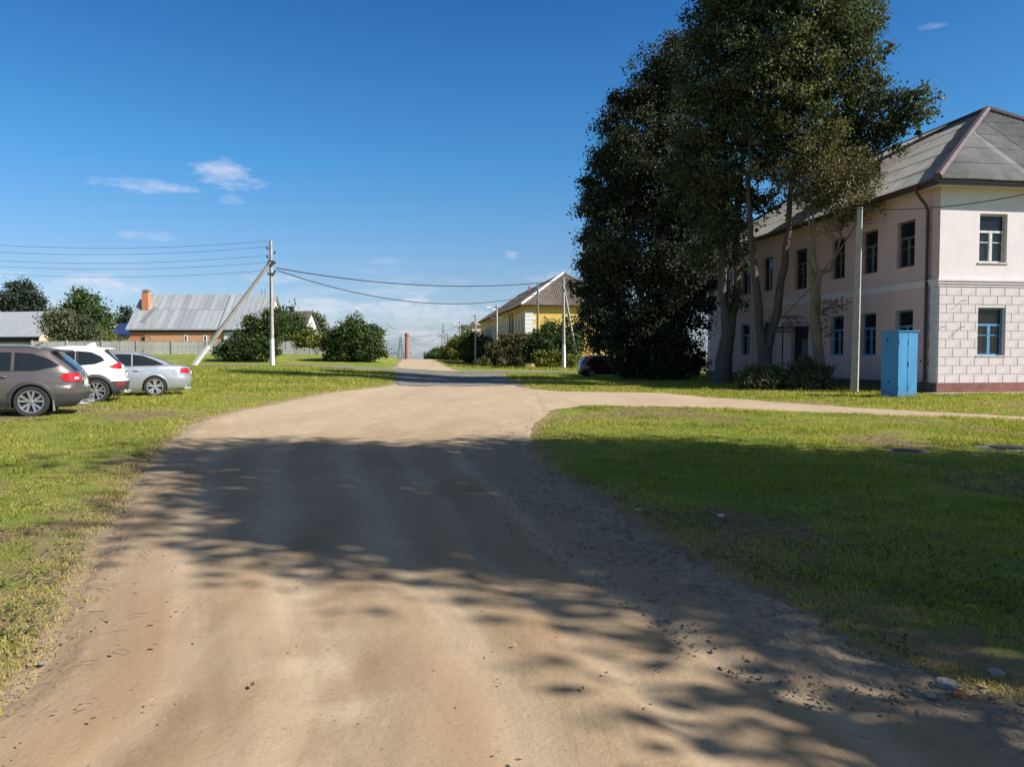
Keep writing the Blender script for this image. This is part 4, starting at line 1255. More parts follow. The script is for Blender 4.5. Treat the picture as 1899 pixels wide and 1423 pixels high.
def brick_house():
    t, q = gable_house('brick_house', 'orange brick house with long grey sheet metal roof behind the concrete fence', 232, 462, 546, 611, 124, depth=12, wall=M['orange_brick'], roof=M['zinc'])
    hl, h, rise, dd, ov = q['hl'], q['h'], q['rise'], q['dd'], q['over']
    n = 21; rng = random.Random(3)
    run = dd / 2 + ov; sl = math.hypot(run, rise); vy, vz = run / sl, rise / sl
    for i in range(n):                                # standing-seam sheets in two courses
        x0, x1 = -hl + 2 * hl * i / n + 0.01, -hl + 2 * hl * (i + 1) / n - 0.03
        for s0, s1, lift in ((0.02, 0.54, 0.03), (0.545, 0.99, 0.045)):
            mat = M['zinc_light'] if (i in (9, 10) and s0 > 0.5) or (i in (7,) and s0 > .5) or (i in (13, 14) and s0 < 0.5) else M['zinc']
            P = lambda x, s, d: (x, -ov + vy * sl * s - vz * d, h + vz * sl * s + vy * d)
            mb = MB(); mb.add([P(x0, s0, lift), P(x1, s0, lift), P(x1, s1, lift), P(x0, s1, lift), P(x0, s0, 0.004), P(x1, s0, 0.004), P(x1, s1, 0.004), P(x0, s1, 0.004)],
                              [(0, 1, 2, 3), (0, 4, 5, 1), (1, 5, 6, 2), (2, 6, 7, 3), (3, 7, 4, 0)])
            mb.add([P(x1 - 0.02, s0, lift + 0.05), P(x1 + 0.02, s0, lift + 0.05), P(x1 + 0.02, s1, lift + 0.05), P(x1 - 0.02, s1, lift + 0.05), P(x1 - 0.02, s0, 0.005), P(x1 + 0.02, s0, 0.005)],
                   [(0, 1, 2, 3), (0, 4, 5, 1)])
            mb.build('roof_sheet', mat, t)
    MB().box(-hl + 3.0, hl - 4.6, -0.06, 0.02, 0.4, h - 0.72).build('brick_panel', M['pale_brick'], t)
    MB().box(-hl + 0.45, hl - 0.45, -0.16, 0.02, h - 0.42, h - 0.12).build('eave_board', M['black'], t)
    k = 1400 / 124
    for px in (342, 378):
        c = (px - 347) / k
        f = MB().box(c - 0.30, c - 0.18, -0.12, -0.055, h - 2.0, h - 0.95).box(c + 0.18, c + 0.30, -0.12, -0.055, h - 2.0, h - 0.95).box(c - 0.18, c + 0.18, -0.12, -0.055, h - 1.07, h - 0.95).box(c - 0.18, c + 0.18, -0.12, -0.055, h - 2.0, h - 1.9)
        f = f.build('window', M['white_paint'], t)
        MB().box(c - 0.18, c + 0.18, -0.09, -0.058, h - 1.9, h - 1.07).build('pane', M['pane'], f)
    c = (268 - 347) / k
    f = MB().box(c - 0.75, c + 0.75, -0.07, -0.005, h - 2.0, h - 1.9).box(c - 0.75, c + 0.75, -0.07, -0.005, h - 1.3, h - 1.2).box(c - 0.75, c - 0.65, -0.07, -0.005, h - 1.9, h - 1.3).box(c + 0.65, c + 0.75, -0.07, -0.005, h - 1.9, h - 1.3).build('window', M['frame_dark'], t)
    MB().box(c - 0.65, c + 0.65, -0.03, -0.008, h - 1.9, h - 1.3).build('pane', M['pane'], f)
    cx = (253 - 347) / k
    ch = MB().box(cx - 0.55, cx + 0.55, 2.6, 3.7, h + 0.5, h + rise + 0.15).build('chimney', M['orange_brick'], t)
    MB().box(cx - 0.42, cx + 0.42, 2.75, 3.55, h + rise + 0.15, h + rise + 0.30).add([(cx - 0.75, 2.4, h + rise + 0.42), (cx + 0.75, 2.4, h + rise + 0.42), (cx + 0.75, 3.9, h + rise + 0.42), (cx - 0.75, 3.9, h + rise + 0.42), (cx, 3.15, h + rise + 0.72)],
        [(3, 2, 1, 0), (0, 1, 4), (1, 2, 4), (2, 3, 4), (3, 0, 4)]).build('chimney_cap', M['steel'], ch)
    for x, s0, s1, lab in (((258 - 347) / k, 0.18, 0.62, 'near chimney'), ((474 - 347) / k - 0.6, 0.55, 1.04, 'end')):
        P = lambda xx, s, d=0.12: (xx, -ov + vy * sl * s - vz * d, h + vz * sl * s + vy * d)
        lean = 1.1 if lab == 'near chimney' else 0.0
        mb = MB(); mb.bar(P(x - 0.3, s0), P(x - 0.3 + lean, s1), 0.08); mb.bar(P(x + 0.3, s0), P(x + 0.3 + lean, s1), 0.08)
        for i in range(7):
            u = (i + 0.5) / 7; mb.bar(P(x - 0.3 + lean * u, s0 + (s1 - s0) * u), P(x + 0.3 + lean * u, s0 + (s1 - s0) * u), 0.06)
        if lab == 'end':
            mb.bar(P(x - 0.3, s1), P(x - 0.3, s1 + 0.001, 0.9), 0.08); mb.bar(P(x + 0.3, s1), P(x + 0.3, s1 + 0.001, 0.9), 0.08)
        mb.build('roof_ladder', M['old_wood'], t)
    # lower extension to the right under its own sheet roof
    t2, q2 = gable_house('house_extension', 'white walled extension with plain grey roof right of the brick house', 407, 494, 546.5, 611, 123.7, depth=12, wall=M['white_wall'], roof=M['zinc'])
    hl, h, rise, dd, ov = q2['hl'], q2['h'], q2['rise'], q2['dd'], q2['over']
    run = dd / 2 + ov; sl = math.hypot(run, rise); vy, vz = run / sl, rise / sl
    for i in range(8):
        x0 = -hl + 2 * hl * i / 8
        P = lambda x, s, d: (x, -ov + vy * sl * s - vz * d, h + vz * sl * s + vy * d)
        MB().bar(P(x0 + 0.06, 0.0, 0.04), P(x0 + 0.06, 0.99, 0.04), 0.06 if i else 0.55, 0.07 if i else 0.12).build('seam', M['zinc_light'] if i == 0 else M['zinc'], t2)
    MB().box(-hl + 0.45, hl - 0.45, -0.16, 0.02, h - 0.42, h - 0.12).build('eave_board', M['black'], t2)
    MB().box(-hl + 1.2, -hl + 4.2, -0.05, 0.02, h - 2.4, h - 1.2).build('shed_door', M['frame_dark'], t2)


brick_house()
t, q = gable_house('grey_roof_house', 'low house with plain grey roof at the left edge behind the fence', -60, 82, 578, 624, 118, depth=11, rz=R(-9), wall=M['beige'], roof=M['zinc'])
MB().box(-q['hl'] + 0.3, q['hl'] - 0.55, -0.2, 0.02, q['h'] - 0.9, q['h'] - 0.15).build('eave_board', M['black'], t)
t, q = gable_house('blue_roof_pavilion', 'small building with dark blue hipped roof left of the brick house', 194, 246, 600, 620, 140, depth=7, wall=M['beige'], roof=M['blue_roof'], hip=1.2)
MB().box(-q['hl'] + 0.6, -q['hl'] + 0.8, -0.4, -0.2, 0, q['h']).box(0.4, 0.6, -0.4, -0.2, 0, q['h']).build('post', M['frame_dark'], t)
t, q = gable_house('dark_roof_house', 'dark roofed house with pale gable behind the big green bush', 505, 566, 577, 616, 150, depth=9, rz=R(-8), wall=M['white_wall'], roof=M['slate_brown'])
t, q = gable_house('red_roof_shed', 'tiny shed with red roof between the two bushes', 580, 606, 624, 632, 120, depth=4, wall=M['white_wall'], roof=simple('red_tile', (0.42, 0.10, 0.06), 0.8), over=0.2)


def beige_block():
    c = D(861, 640, 205); z = float(H(c.x, 205))
    zt = D(861, 606, 205).z - z
    t = thing('beige_house', 'distant beige house with flat dark roof edge beyond the yellow house', 'building', (c.x, 205, z), ST_ANG)
    MB().box(0, 14, 0, 16, -1, zt).build('wall', M['beige'], t)
    MB().box(-0.4, 14.4, -0.4, 16.4, zt, zt + 0.5).build('roof', M['frame_dark'], t)
    MB().box(3.0, 14.2, 3, 14, zt + 0.5, zt + 1.6).build('upper_wall', M['beige'], t)
    for i in range(3):
        w = MB().box(1.2 + i * 3.2, 2.6 + i * 3.2, -0.05, 0.01, zt - 3.2, zt - 1.4).build('window', M['frame_grey'], t)
        MB().box(1.32 + i * 3.2, 2.48 + i * 3.2, -0.07, -0.052, zt - 3.1, zt - 1.5).build('pane', M['pane'], w)


beige_block()


def concrete_fence():
    x0, x1 = D(60, 650, 104).x, D(604, 650, 104).x
    Yf = 104.0
    t = thing('concrete_fence', 'long grey concrete panel fence in front of the houses', 'fence', (x0, Yf, float(H(x0, Yf))))
    bay = 4.8; n = int((x1 - x0) / bay) + 1
    panel = MB().bbox(0, bay / 4 - 0.13, -0.05, 0.05, -0.3, 1.75, 0.03).mesh('panel', M['fence_concrete'])
    post = MB().bbox(-0.11, 0.11, -0.13, 0.1, -0.5, 1.9, 0.02).mesh('post', M['fence_concrete'])
    cap = MB().box(0, bay - 0.22, -0.07, 0.07, 1.75, 1.82).mesh('top_rail', M['fence_concrete'])
    hb = float(H(x0, Yf))
    for i in range(n + 1):
        zz = float(H(x0 + i * bay, Yf)) - hb
        link('post', post, t, (i * bay, 0, zz))
        if i == n: break
        link('top_rail', cap, t, (i * bay + 0.11, 0, zz + random.Random(i).uniform(-0.02, 0.03)))
        for k in range(4): link('panel', panel, t, (i * bay + 0.11 + k * (bay - 0.22) / 4 + 0.01, 0, zz))


concrete_fence()


def picket_fence():
    a, b = D(1262, 690, 66), D(1330, 690, 66)
    t = thing('picket_fence', 'pale wooden picket fence seen between the dark tree and the pink house', 'fence', (a.x - 1.5, 66, float(H(a.x, 66))))
    L = b.x - a.x + 3; n = int(L / 0.14)
    pk = MB().add([(0, 0, 0.05), (0.085, 0, 0.05), (0.085, 0, 1.45), (0.042, 0, 1.53), (0, 0, 1.45), (0, 0.025, 0.05), (0.085, 0.025, 0.05), (0.085, 0.025, 1.45), (0.042, 0.025, 1.53), (0, 0.025, 1.45)],
                  [(0, 1, 2, 3, 4), (9, 8, 7, 6, 5), (0, 5, 6, 1), (1, 6, 7, 2), (2, 7, 8, 3), (3, 8, 9, 4), (4, 9, 5, 0)]).mesh('picket', M['concrete'])
    rng = random.Random(1)
    for i in range(n): link('picket', pk, t, (i * 0.14, 0, rng.uniform(-0.04, 0.04)))
    for z in (0.35, 1.15): MB().box(0, L, 0.026, 0.08, z, z + 0.09).build('rail', M['old_wood'], t)
    MB().box(-0.05, 0.05, 0.03, 0.13, -0.2, 1.3).box(L / 2 - 0.05, L / 2 + 0.05, 0.09, 0.19, -0.2, 1.3).build('post', M['old_wood'], t)


picket_fence()


def brick_chimney():
    Y = 430.0; c = D(755, 672, Y); z = float(H(c.x, Y)); zt = D(755, 618, Y).z - z
    t = thing('factory_chimney', 'tall red brick factory chimney rising beyond the road crest', 'chimney', (c.x, Y, z))
    r = 4.0 / 1400 * Y
    MB().lathe([(r * 1.12, 0), (r * 1.0, zt * 0.72)], n=20).build('shaft', M['red_brick'], t, 50)
    MB().lathe([(r * 0.99, zt * 0.72), (r * 1.08, zt * 0.725), (r * 1.08, zt * 0.745), (r * 0.97, zt * 0.75), (r * 0.93, zt * 0.92)], n=20).build('band', M['red_brick'], t, 30)
    MB().lathe([(r * 0.94, zt * 0.92), (r * 1.03, zt * 0.93), (r * 1.03, zt), (r * 0.7, zt), (r * 0.7, zt * 0.96)], n=20).build('crown_rim', M['red_brick'], t, 30)


brick_chimney()


def lattice_tower(label, px, pyt, pya, Y, half_arm, mat, arms=1):
    c = D(px, 672, Y); z = float(H(c.x, Y)); zt = D(px, pyt, Y).z - z; za = D(px, pya, Y).z - z
    t = thing('power_pylon', label, 'pylon', (c.x, Y, z))
    mb = MB(); w0, w1 = 3.4, 0.25
    W = lambda q: w0 + (w1 - w0) * (q / zt) ** 0.8
    lv = [zt * k / 9 for k in range(10)]
    for i in range(9):
        a, b = W(lv[i]), W(lv[i + 1])
        ca = [(-a, -a), (a, -a), (a, a), (-a, a)]; cb = [(-b, -b), (b, -b), (b, b), (-b, b)]
        for k in range(4):
            m = (k + 1) % 4
            mb.bar((*ca[k], lv[i]), (*cb[k], lv[i + 1]), 0.42); mb.bar((*ca[k], lv[i]), (*cb[m], lv[i + 1]), 0.22)
            mb.bar((*ca[m], lv[i]), (*cb[k], lv[i + 1]), 0.13); mb.bar((*ca[k], lv[i]), (*ca[m], lv[i]), 0.13)
    mb.build('mast', mat, t)
    ar = MB()
    for s in (-1, 1):
        q = W(za)
        ar.bar((s * q, 0, za + 1.0), (s * half_arm, 0, za), 0.4); ar.bar((s * q, 0, za - 0.5), (s * half_arm, 0, za), 0.4)
        for f in (0.3, 0.55, 0.8):
            x = q + (half_arm - q) * f; ar.bar((s * x, 0, za + 1.0 - f), (s * x, 0, za - 0.5 + 0.5 * f), 0.12)
            ar.bar((s * x, 0, za), (s * x, 0, za - 1.6), 0.12)
    ar.build('crossarm', mat, t)
    return t


M['pylon'] = simple('pylon_steel', (0.16, 0.20, 0.25), 0.6, bump=0)
lattice_tower('lattice power pylon left of the brick chimney on the horizon', 743, 624, 655.5, 470, 6.6, M['pylon'])
lattice_tower('thin far pylon with wide arms above the right hand bushes', 822, 600, 623.5, 560, 4.8, simple('far_pylon_steel', (0.25, 0.29, 0.34), 0.6, bump=0))


def cabinet():
    p = GH(1663, 740)
    t = thing('gas_cabinet', 'tall bright blue metal cabinet with double doors beside the pink house', 'cabinet', p, R(10))
    a, b, h = 0.78, 0.86, 2.36
    MB().bbox(0, a, 0, b, 0.03, h, 0.012).build('body', M['cabinet_blue'], t)
    for x0, x1 in ((0.015, a * 0.48), (a * 0.48 + 0.012, a - 0.015)): 
        d = MB().bbox(x0, x1, -0.022, 0.0, 0.07, h - 0.05, 0.006).build('door', M['cabinet_blue'], t)
        MB().box(x0 + 0.02, x0 + 0.035, -0.035, -0.022, 0.3, 0.45).box(x0 + 0.02, x0 + 0.035, -0.035, -0.022, 1.9, 2.05).build('hinge', M['cabinet_blue'], d)
    MB().bar((a * 0.55, -0.05, 1.15), (a * 0.55, -0.05, 1.32), 0.02).box(a * 0.53, a * 0.57, -0.045, -0.02, 1.2, 1.24).build('handle', M['steel'], t)
    MB().add([(-0.04, -0.05, h), (a + 0.04, -0.05, h), (a + 0.04, b + 0.04, h + 0.01), (-0.04, b + 0.04, h + 0.01), (-0.04, -0.05, h + 0.035), (a + 0.04, -0.05, h + 0.035), (a + 0.04, b + 0.04, h + 0.05), (-0.04, b + 0.04, h + 0.05)],
             [(0, 3, 2, 1), (4, 5, 6, 7), (0, 1, 5, 4), (1, 2, 6, 5), (2, 3, 7, 6), (3, 0, 4, 7)]).build('top_plate', M['cabinet_blue'], t)
    MB().box(-0.01, 0.0, 0.36, 0.39, 1.45, 1.49).box(-0.01, 0.0, 0.40, 0.48, 0.55, 0.62).box(-0.012, 0, 0.55, 0.60, 2.0, 2.12).build('latch', M['iron'], t)
    MB().box(-0.02, a + 0.02, -0.01, b + 0.02, -0.25, 0.03).build('footing', M['concrete'], t)


cabinet()


# ------------------------------------------------------------------ poles and wires
def pole(label, px, py, pyt, w=0.2, base=None, lean=(0, 0), white=1.4, group='poles along the street', mat=None, Y=None, name='utility_pole', arms=(), wood=False):
    p = base if base is not None else GH(px, py)
    zt = D(px, pyt, p.y).z - p.z
    t = thing(name, label, 'pole', p, 0.2, group)
    top = Vector((lean[0], lean[1], zt)); n = 5
    def seg(z0, z1, grow):
        q = MB(); pts = [(0, 0, z0), tuple(top * (z1 / zt))] if z0 <= 0 else [tuple(top * (z0 / zt)), tuple(top * (z1 / zt))]
        r0, r1 = w * (0.62 - 0.22 * max(z0, 0) / zt), w * (0.62 - 0.22 * z1 / zt)
        if wood: q.tube(pts, [r0 * grow, r1 * grow], 10)
        else: q.tube(pts, [r0 * 1.25 * grow, r1 * 1.25 * grow], 4)
        return q
    seg(-0.4, zt, 1.0).build('shaft', mat or (M['old_wood'] if wood else M['concrete']), t)
    if white: seg(0.0, white, 1.03).build('whitewashed_foot', M['whitewash'], t)
    for z, l in arms:
        a = MB(); a.bar(top * (z / zt) + Vector((-l, 0, 0)), top * (z / zt) + Vector((l, 0, 0)), 0.09)
        a = a.build('crossarm', M['steel'], t)
        ins = MB()
        for s in (-0.9, -0.45, 0.45, 0.9): ins.lathe([(0.05, 0.03), (0.07, 0.1), (0.05, 0.2), (0.02, 0.24)], tuple(top * (z / zt) + Vector((s * l, 0, 0.02))), n=8)
        ins.build('insulator', M['white_paint'], a)
    return t, p, zt


def wire(label, pts_a, b, sag, r=0.02, group='overhead wires', n=20, name='overhead_wire'):
    a, b = Vector(pts_a), Vector(b)
    pts = [a.lerp(b, i / n) - Vector((0, 0, sag * 4 * (i / n) * (1 - i / n))) for i in range(n + 1)]
    return tag(MB().tube(pts, r, 5).build(name, M['cable'], None, 60), label, 'wire', group)


t, PL, zl = pole('tall concrete corner pole with slanted strut by the crossing road', 505, 680.5, 446, 0.25, white=2.3, base=Vector(((505 - CX) / F_PX * 66, 66.0, float(H((505 - CX) / F_PX * 66, 66)))))
q = lambda z: Vector((0.0, 0, z))
PLt = D(508, 446, PL.y)
ins = MB()
for py, s in ((452, 0), (462, -1), (470, 1), (478, -1), (489, 1), (494, -1), (505, 1)):
    z = D(505, py, PL.y).z - PL.z
    ins.bar((0, 0, z), (s * 0.32, 0.05, z), 0.05); ins.lathe([(0.06, 0), (0.09, 0.1), (0.05, 0.22)], (s * 0.32, 0.05, z), n=8)
ins.build('insulator', M['black'], t)
MB().box(-0.25, 0.25, -0.22, -0.14, zl * 0.80, zl * 0.84).box(-0.28, 0.28, -0.2, 0.2, zl * 0.725, zl * 0.74).build('clamp', M['iron'], t)
sf = GH(366, 675) - PL; sf = Vector((D(364, 676, PL.y).x - PL.x, -0.6, float(H(D(364, 676, PL.y).x, PL.y - 0.6)) - PL.z - 0.1))
rot = Matrix.Rotation(-0.2, 3, 'Z'); sf = rot @ sf
stp = Vector((0, -0.15, zl * 0.83))
MB().tube([sf, stp], [0.21, 0.15], 4).build('strut', M['concrete'], t)
MB().tube([sf, sf.lerp(stp, 0.2)], [0.217, 0.205], 4).build('whitewashed_foot', M['whitewash'], t)

tb, PB, zb = pole('slim concrete pole in front of the yellow house, nearest to the dark tree', 1046, 685, 516, 0.24, white=2.6, lean=(-0.1, 0), group=None)
st = Vector((1.9, 3.0, 0)); 
MB().tube([(2.6, 3.5, 0.2), (0, 0, zb * 0.88)], [0.16, 0.12], 4).build('strut', M['concrete'], tb)
tw, PW, zw = pole('old wooden pole with a white concrete foot left of the slim concrete pole', 997, 683, 527, 0.26, wood=True, white=0, group=None)
MB().bar((0.28, -0.05, -0.3), (0.28, -0.05, 2.6), 0.2).build('concrete_foot', M['whitewash'], tw)
ins = MB()
for z in (zw - 0.3, zw - 1.0, zw - 1.7): ins.bar((-0.4, 0, z), (0.4, 0, z), 0.06)
ins.build('crossarm', M['steel'], tw)
POLES = [(PW, zw)]
for px, py, pyt, Y, lab in ((921, 676, 566, 95, 'concrete lamp pole before the long yellow wall'), (882, 674, 583, 125, 'concrete pole with crossarms beside the far hedge'),
                            (853, 674, 598, 165, 'far pole with lamp at the end of the hedge'), (830, 676, 617, 215, 'farther pole above the hedge top'),
                            (814, 677, 632, 290, 'farthest pole with a lamp near the road crest')):
    x = (px - CX) / F_PX * Y; base = Vector((x, Y, float(H(x, Y))))
    t, p, z = pole(lab, px, py, pyt, 0.26, base=base, white=0, group=None, arms=((1.0, 0),) if False else ())
    mb = MB()
    for dz in (0.3, 1.6): mb.bar((-0.75, 0, z - dz), (0.75, 0, z - dz), 0.07)
    mb.build('crossarm', M['steel'], t)
    if px in (921, 853, 814):
        l = MB().tube([(0, 0, z - 0.6), (-0.6, -0.2, z - 0.5), (-0.8, -0.3, z - 0.3)], 0.04, 5).build('lamp_arm', M['steel'], t)
        MB().bbox(-1.35, -0.75, -0.42, -0.2, z - 0.40, z - 0.22, 0.03).build('lamp_head', M['white_paint'], l)
    POLES.append((p, z))
tp, PP, zp = pole('grey concrete pole standing before the pink house', 1584, 729.5, 384, 0.25, white=0, group=None, lean=(0.12, 0))

la = D(512, 497, PL.y)
wire('thick black cable from the corner pole to the slim concrete pole, upper of two', la, D(1045, 520, PB.y), 1.05, 0.045)
wire('thick black cable sagging from the corner pole to the wooden pole, lower of two', D(513, 501, PL.y), D(995, 546, PW.y), 1.9, 0.042)
for i, (y0, y1, lab) in enumerate(((441, 446, 'topmost thin wire left of the corner pole'), (455, 457, 'second thin wire from the top left of the corner pole'), (471, 473, 'third thin wire from the top left of the corner pole'),
                                   (480, 486, 'fourth thin wire from the top left of the corner pole'), (493, 501, 'lowest thin wire left of the corner pole'))):
    wire(lab, D(505 - (0 if i == 0 else 6), y1, PL.y), D(-260, y0 - 10, PL.y - 3), 0.95, 0.013, 'thin wires left of the corner pole')
nm = ['nearest', 'second', 'third', 'fourth', 'last']
for i in range(len(POLES) - 1):
    (a, za), (b, zb2) = POLES[i], POLES[i + 1]
    for dz, lv in ((0.3, 'upper'), (1.6, 'lower')):
        wire(f'{lv} wire in the {nm[i]} span along the yellow house street', a + Vector((-0.3, 0, za - dz)), b + Vector((-0.3, 0, zb2 - dz)), 0.8, 0.02, 'wires along the street')
e = POLES[3]; wire('far wire crossing the street toward the left of the chimney', e[0] + Vector((0, 0, e[1] - 0.5)), D(716, 612, 200), 2.2, 0.03)
e = POLES[4]; wire('lower far wire crossing the street past the chimney top', e[0] + Vector((0, 0, e[1] - 0.4)), D(716, 600, 150), 2.6, 0.03)
wire('black wire from the pole along the pink house eaves to the right', D(1590, 387, PP.y), D(2060, 318, 25.5), 0.42, 0.018)
wire('thin slack wire from the pruned tree to the lower entrance canopy', D(1515, 520, 35.0), D(1435, 605, 41.0), 0.05, 0.016)


def road_sign():
    p = GH(709, 672)
    t = thing('road_sign', 'small blue sign on a thin post left of the far road', 'sign', p)
    MB().tube([(0, 0, -0.2), (0, 0, 1.3)], 0.05, 6).build('post', M['concrete'], t)
    MB().bbox(-0.22, 0.22, -0.07, -0.05, 0.75, 1.25, 0.01).build('sign_plate', simple('blue_sign', (0.03, 0.22, 0.42), 0.5), t)


road_sign()
p = Vector((-4.2, 92, float(H(-4.2, 92)))); t = thing('marker_post', 'short white marker post before the dark hedge', 'post', p)
MB().bbox(-0.09, 0.09, -0.09, 0.09, -0.2, 0.95, 0.02).build('shaft', M['white_paint'], t); MB().box(-0.095, 0.095, -0.095, 0.095, 0.95, 1.02).build('cap', M['whitewash'], t)
for i, (px, lab) in enumerate(((729, 'leftmost low pale kerb stone at the corner of the far road'), (741, 'middle low pale kerb stone at the corner of the far road'), (751, 'right low pale kerb stone at the corner of the far road'))):
    p = GH(px, 684)
    o = MB().bbox(-0.3, 0.3, -0.15, 0.15, -0.1, 0.13 + 0.05 * (i % 2), 0.03).build('kerb_stone', M['concrete']); o.location = p
    tag(o, lab, 'stone', 'kerb stones at the far road')
# ------------------------------------------------------------------ cars: x runs to the rear, rear axle at x = 0, z up
def car_paint(name, col, metal=0.0, flake=0.1):
    t = NT(name)
    c = t.mix(t.math('MULTIPLY', t.noise(3, 4), 0.25), col, tuple(k * 0.75 + 0.02 for k in col))     # road dust
    t.set(c, t.ramp(t.noise(5, 4), [(0.3, 0.26), (0.7, 0.40)]), metal, None, 0.5)
    t.b.inputs['Coat Weight'].default_value = 0.6; t.b.inputs['Coat Roughness'].default_value = 0.08
    return t.m


M['car_glass'] = simple('tinted_car_glass', (0.012, 0.016, 0.019), 0.05, bump=0, spec=0.8)
M['clad'] = simple('grey_black_plastic_cladding', (0.040, 0.040, 0.042), 0.6, bump=0.1)
M['rim'] = simple('alloy_rim', (0.42, 0.42, 0.43), 0.35, 0.7, bump=0)
M['rim_dark'] = simple('dark_rim_well', (0.02, 0.02, 0.021), 0.6, bump=0)
M['tail_red'] = simple('red_tail_lamp', (0.42, 0.012, 0.018), 0.12, bump=0, spec=0.8, var=0.05)
M['tail_clear'] = simple('clear_lamp_lens', (0.62, 0.52, 0.52), 0.12, bump=0)
M['silver_trim'] = simple('silver_trim', (0.52, 0.52, 0.53), 0.3, 0.6, bump=0)
M['plate'] = simple('number_plate', (0.66, 0.66, 0.64), 0.5, bump=0)
M['mudflap'] = simple('grey_mudflap', (0.22, 0.20, 0.19), 0.8, bump=0)


class CarShape:
    def __init__(s, xf, xr, w, n, zs):
        s.xf, s.xr, s.w, s.n, s.zs = (np.array(k, float) for k in (xf, xr, w, n)) if False else (xf, xr, w, n, zs)

    def at(s, z):
        f = lambda tb: float(np.interp(z, [q[0] for q in tb], [q[1] for q in tb]))
        xf, xr, w, n = f(s.xf), f(s.xr), f(s.w), f(s.n)
        return (xf + xr) / 2, (xr - xf) / 2, w, n

    def pt(s, u, z, off=0.0):            # u: 0 = rear centre, pi/2 = left side (-y), pi = front
        xc, a, b, n = s.at(z)
        c, sn = math.cos(u), math.sin(u)
        x = xc + a * math.copysign(abs(c) ** (2 / n), c); y = -b * math.copysign(abs(sn) ** (2 / n), sn)
        if off:
            e = 0.004
            p0, p1 = Vector(s.pt(u - e, z)), Vector(s.pt(u + e, z)); q0, q1 = Vector(s.pt(u, z - 0.006)), Vector(s.pt(u, z + 0.006))
            nn = (p1 - p0).cross(q1 - q0)
            nn = nn.normalized() if nn.length > 1e-12 else Vector((0, 0, 1))
            if nn.dot(Vector((x - xc, y, 0.0)) ) < 0: nn = -nn
            return tuple(Vector((x, y, z)) + nn * off)
        return (x, y, z)

    def u_of_x(s, x, z):                 # on the left side
        xc, a, b, n = s.at(z)
        k = max(-1, min(1, (x - xc) / a)); return math.acos(math.copysign(abs(k) ** (n / 2), k))

    def u_of_y(s, y, z):                 # on the rear face; y < 0 is the left half
        xc, a, b, n = s.at(z)
        k = max(-1, min(1, -y / b)); return math.asin(math.copysign(abs(k) ** (n / 2), k))

    def body(s, nu=96):
        mb = MB()
        us = []
        for i in range(nu):              # even spacing round the outline
            us.append(i)
        rings = []
        for z in s.zs:
            xc, a, b, n = s.at(z)
            dense = [s.pt(2 * math.pi * k / 1440, z) for k in range(1440)]
            acc = [0.0]
            for k in range(1440):
                p, q = dense[k], dense[(k + 1) % 1440]; acc.append(acc[-1] + math.hypot(p[0] - q[0], p[1] - q[1]))
            tot = acc[-1]; k = 0; ring = []
            for i in range(nu):
                tgt = tot * i / nu
                while acc[k + 1] < tgt: k += 1
                f = (tgt - acc[k]) / max(acc[k + 1] - acc[k], 1e-9); p, q = dense[k], dense[(k + 1) % 1440]
                ring.append((p[0] + (q[0] - p[0]) * f, p[1] + (q[1] - p[1]) * f, z))
            rings.append(ring)
        for r in rings: mb.v += r
        for i in range(len(rings) - 1):
            for k in range(nu):
                a, b = i * nu + k, i * nu + (k + 1) % nu
                mb.f.append((b, a, a + nu, b + nu))
        mb.f.append(tuple(range(nu))); mb.f.append(tuple((len(rings) - 1) * nu + k for k in range(nu))[::-1])
        return mb

    def patch(s, f0, f1, z0, z1, off=0.004, nu=10, nz=6, mirror=False):
        """f0, f1: functions z -> u giving the two ends"""
        mb = MB()
        for j in range(nz + 1):
            z = z0 + (z1 - z0) * j / nz
            a, b = f0(z), f1(z)
            for i in range(nu + 1):
                p = s.pt(a + (b - a) * i / nu, z, off); mb.v.append((p[0], -p[1], p[2]) if mirror else p)
        for j in range(nz):
            for i in range(nu):
                q = (j * (nu + 1) + i, j * (nu + 1) + i + 1, (j + 1) * (nu + 1) + i + 1, (j + 1) * (nu + 1) + i)
                mb.f.append(q)
        return mb

    def side(s, x0, x1, zlo, zhi, off=0.004, nx=14, nz=5, mirror=False):
        """patch on the left side between two curves z(x)"""
        mb = MB()
        for i in range(nx + 1):
            x = x0 + (x1 - x0) * i / nx
            a, b = zlo(x), zhi(x)
            for j in range(nz + 1):
                z = a + (b - a) * j / nz
                p = s.pt(s.u_of_x(x, z), z, off); mb.v.append((p[0], -p[1], p[2]) if mirror else p)
        for i in range(nx):
            for j in range(nz):
                mb.f.append((i * (nz + 1) + j, (i + 1) * (nz + 1) + j, (i + 1) * (nz + 1) + j + 1, i * (nz + 1) + j + 1))
        return mb


def tab(*pts): return lambda x: float(np.interp(x, [p[0] for p in pts], [p[1] for p in pts]))


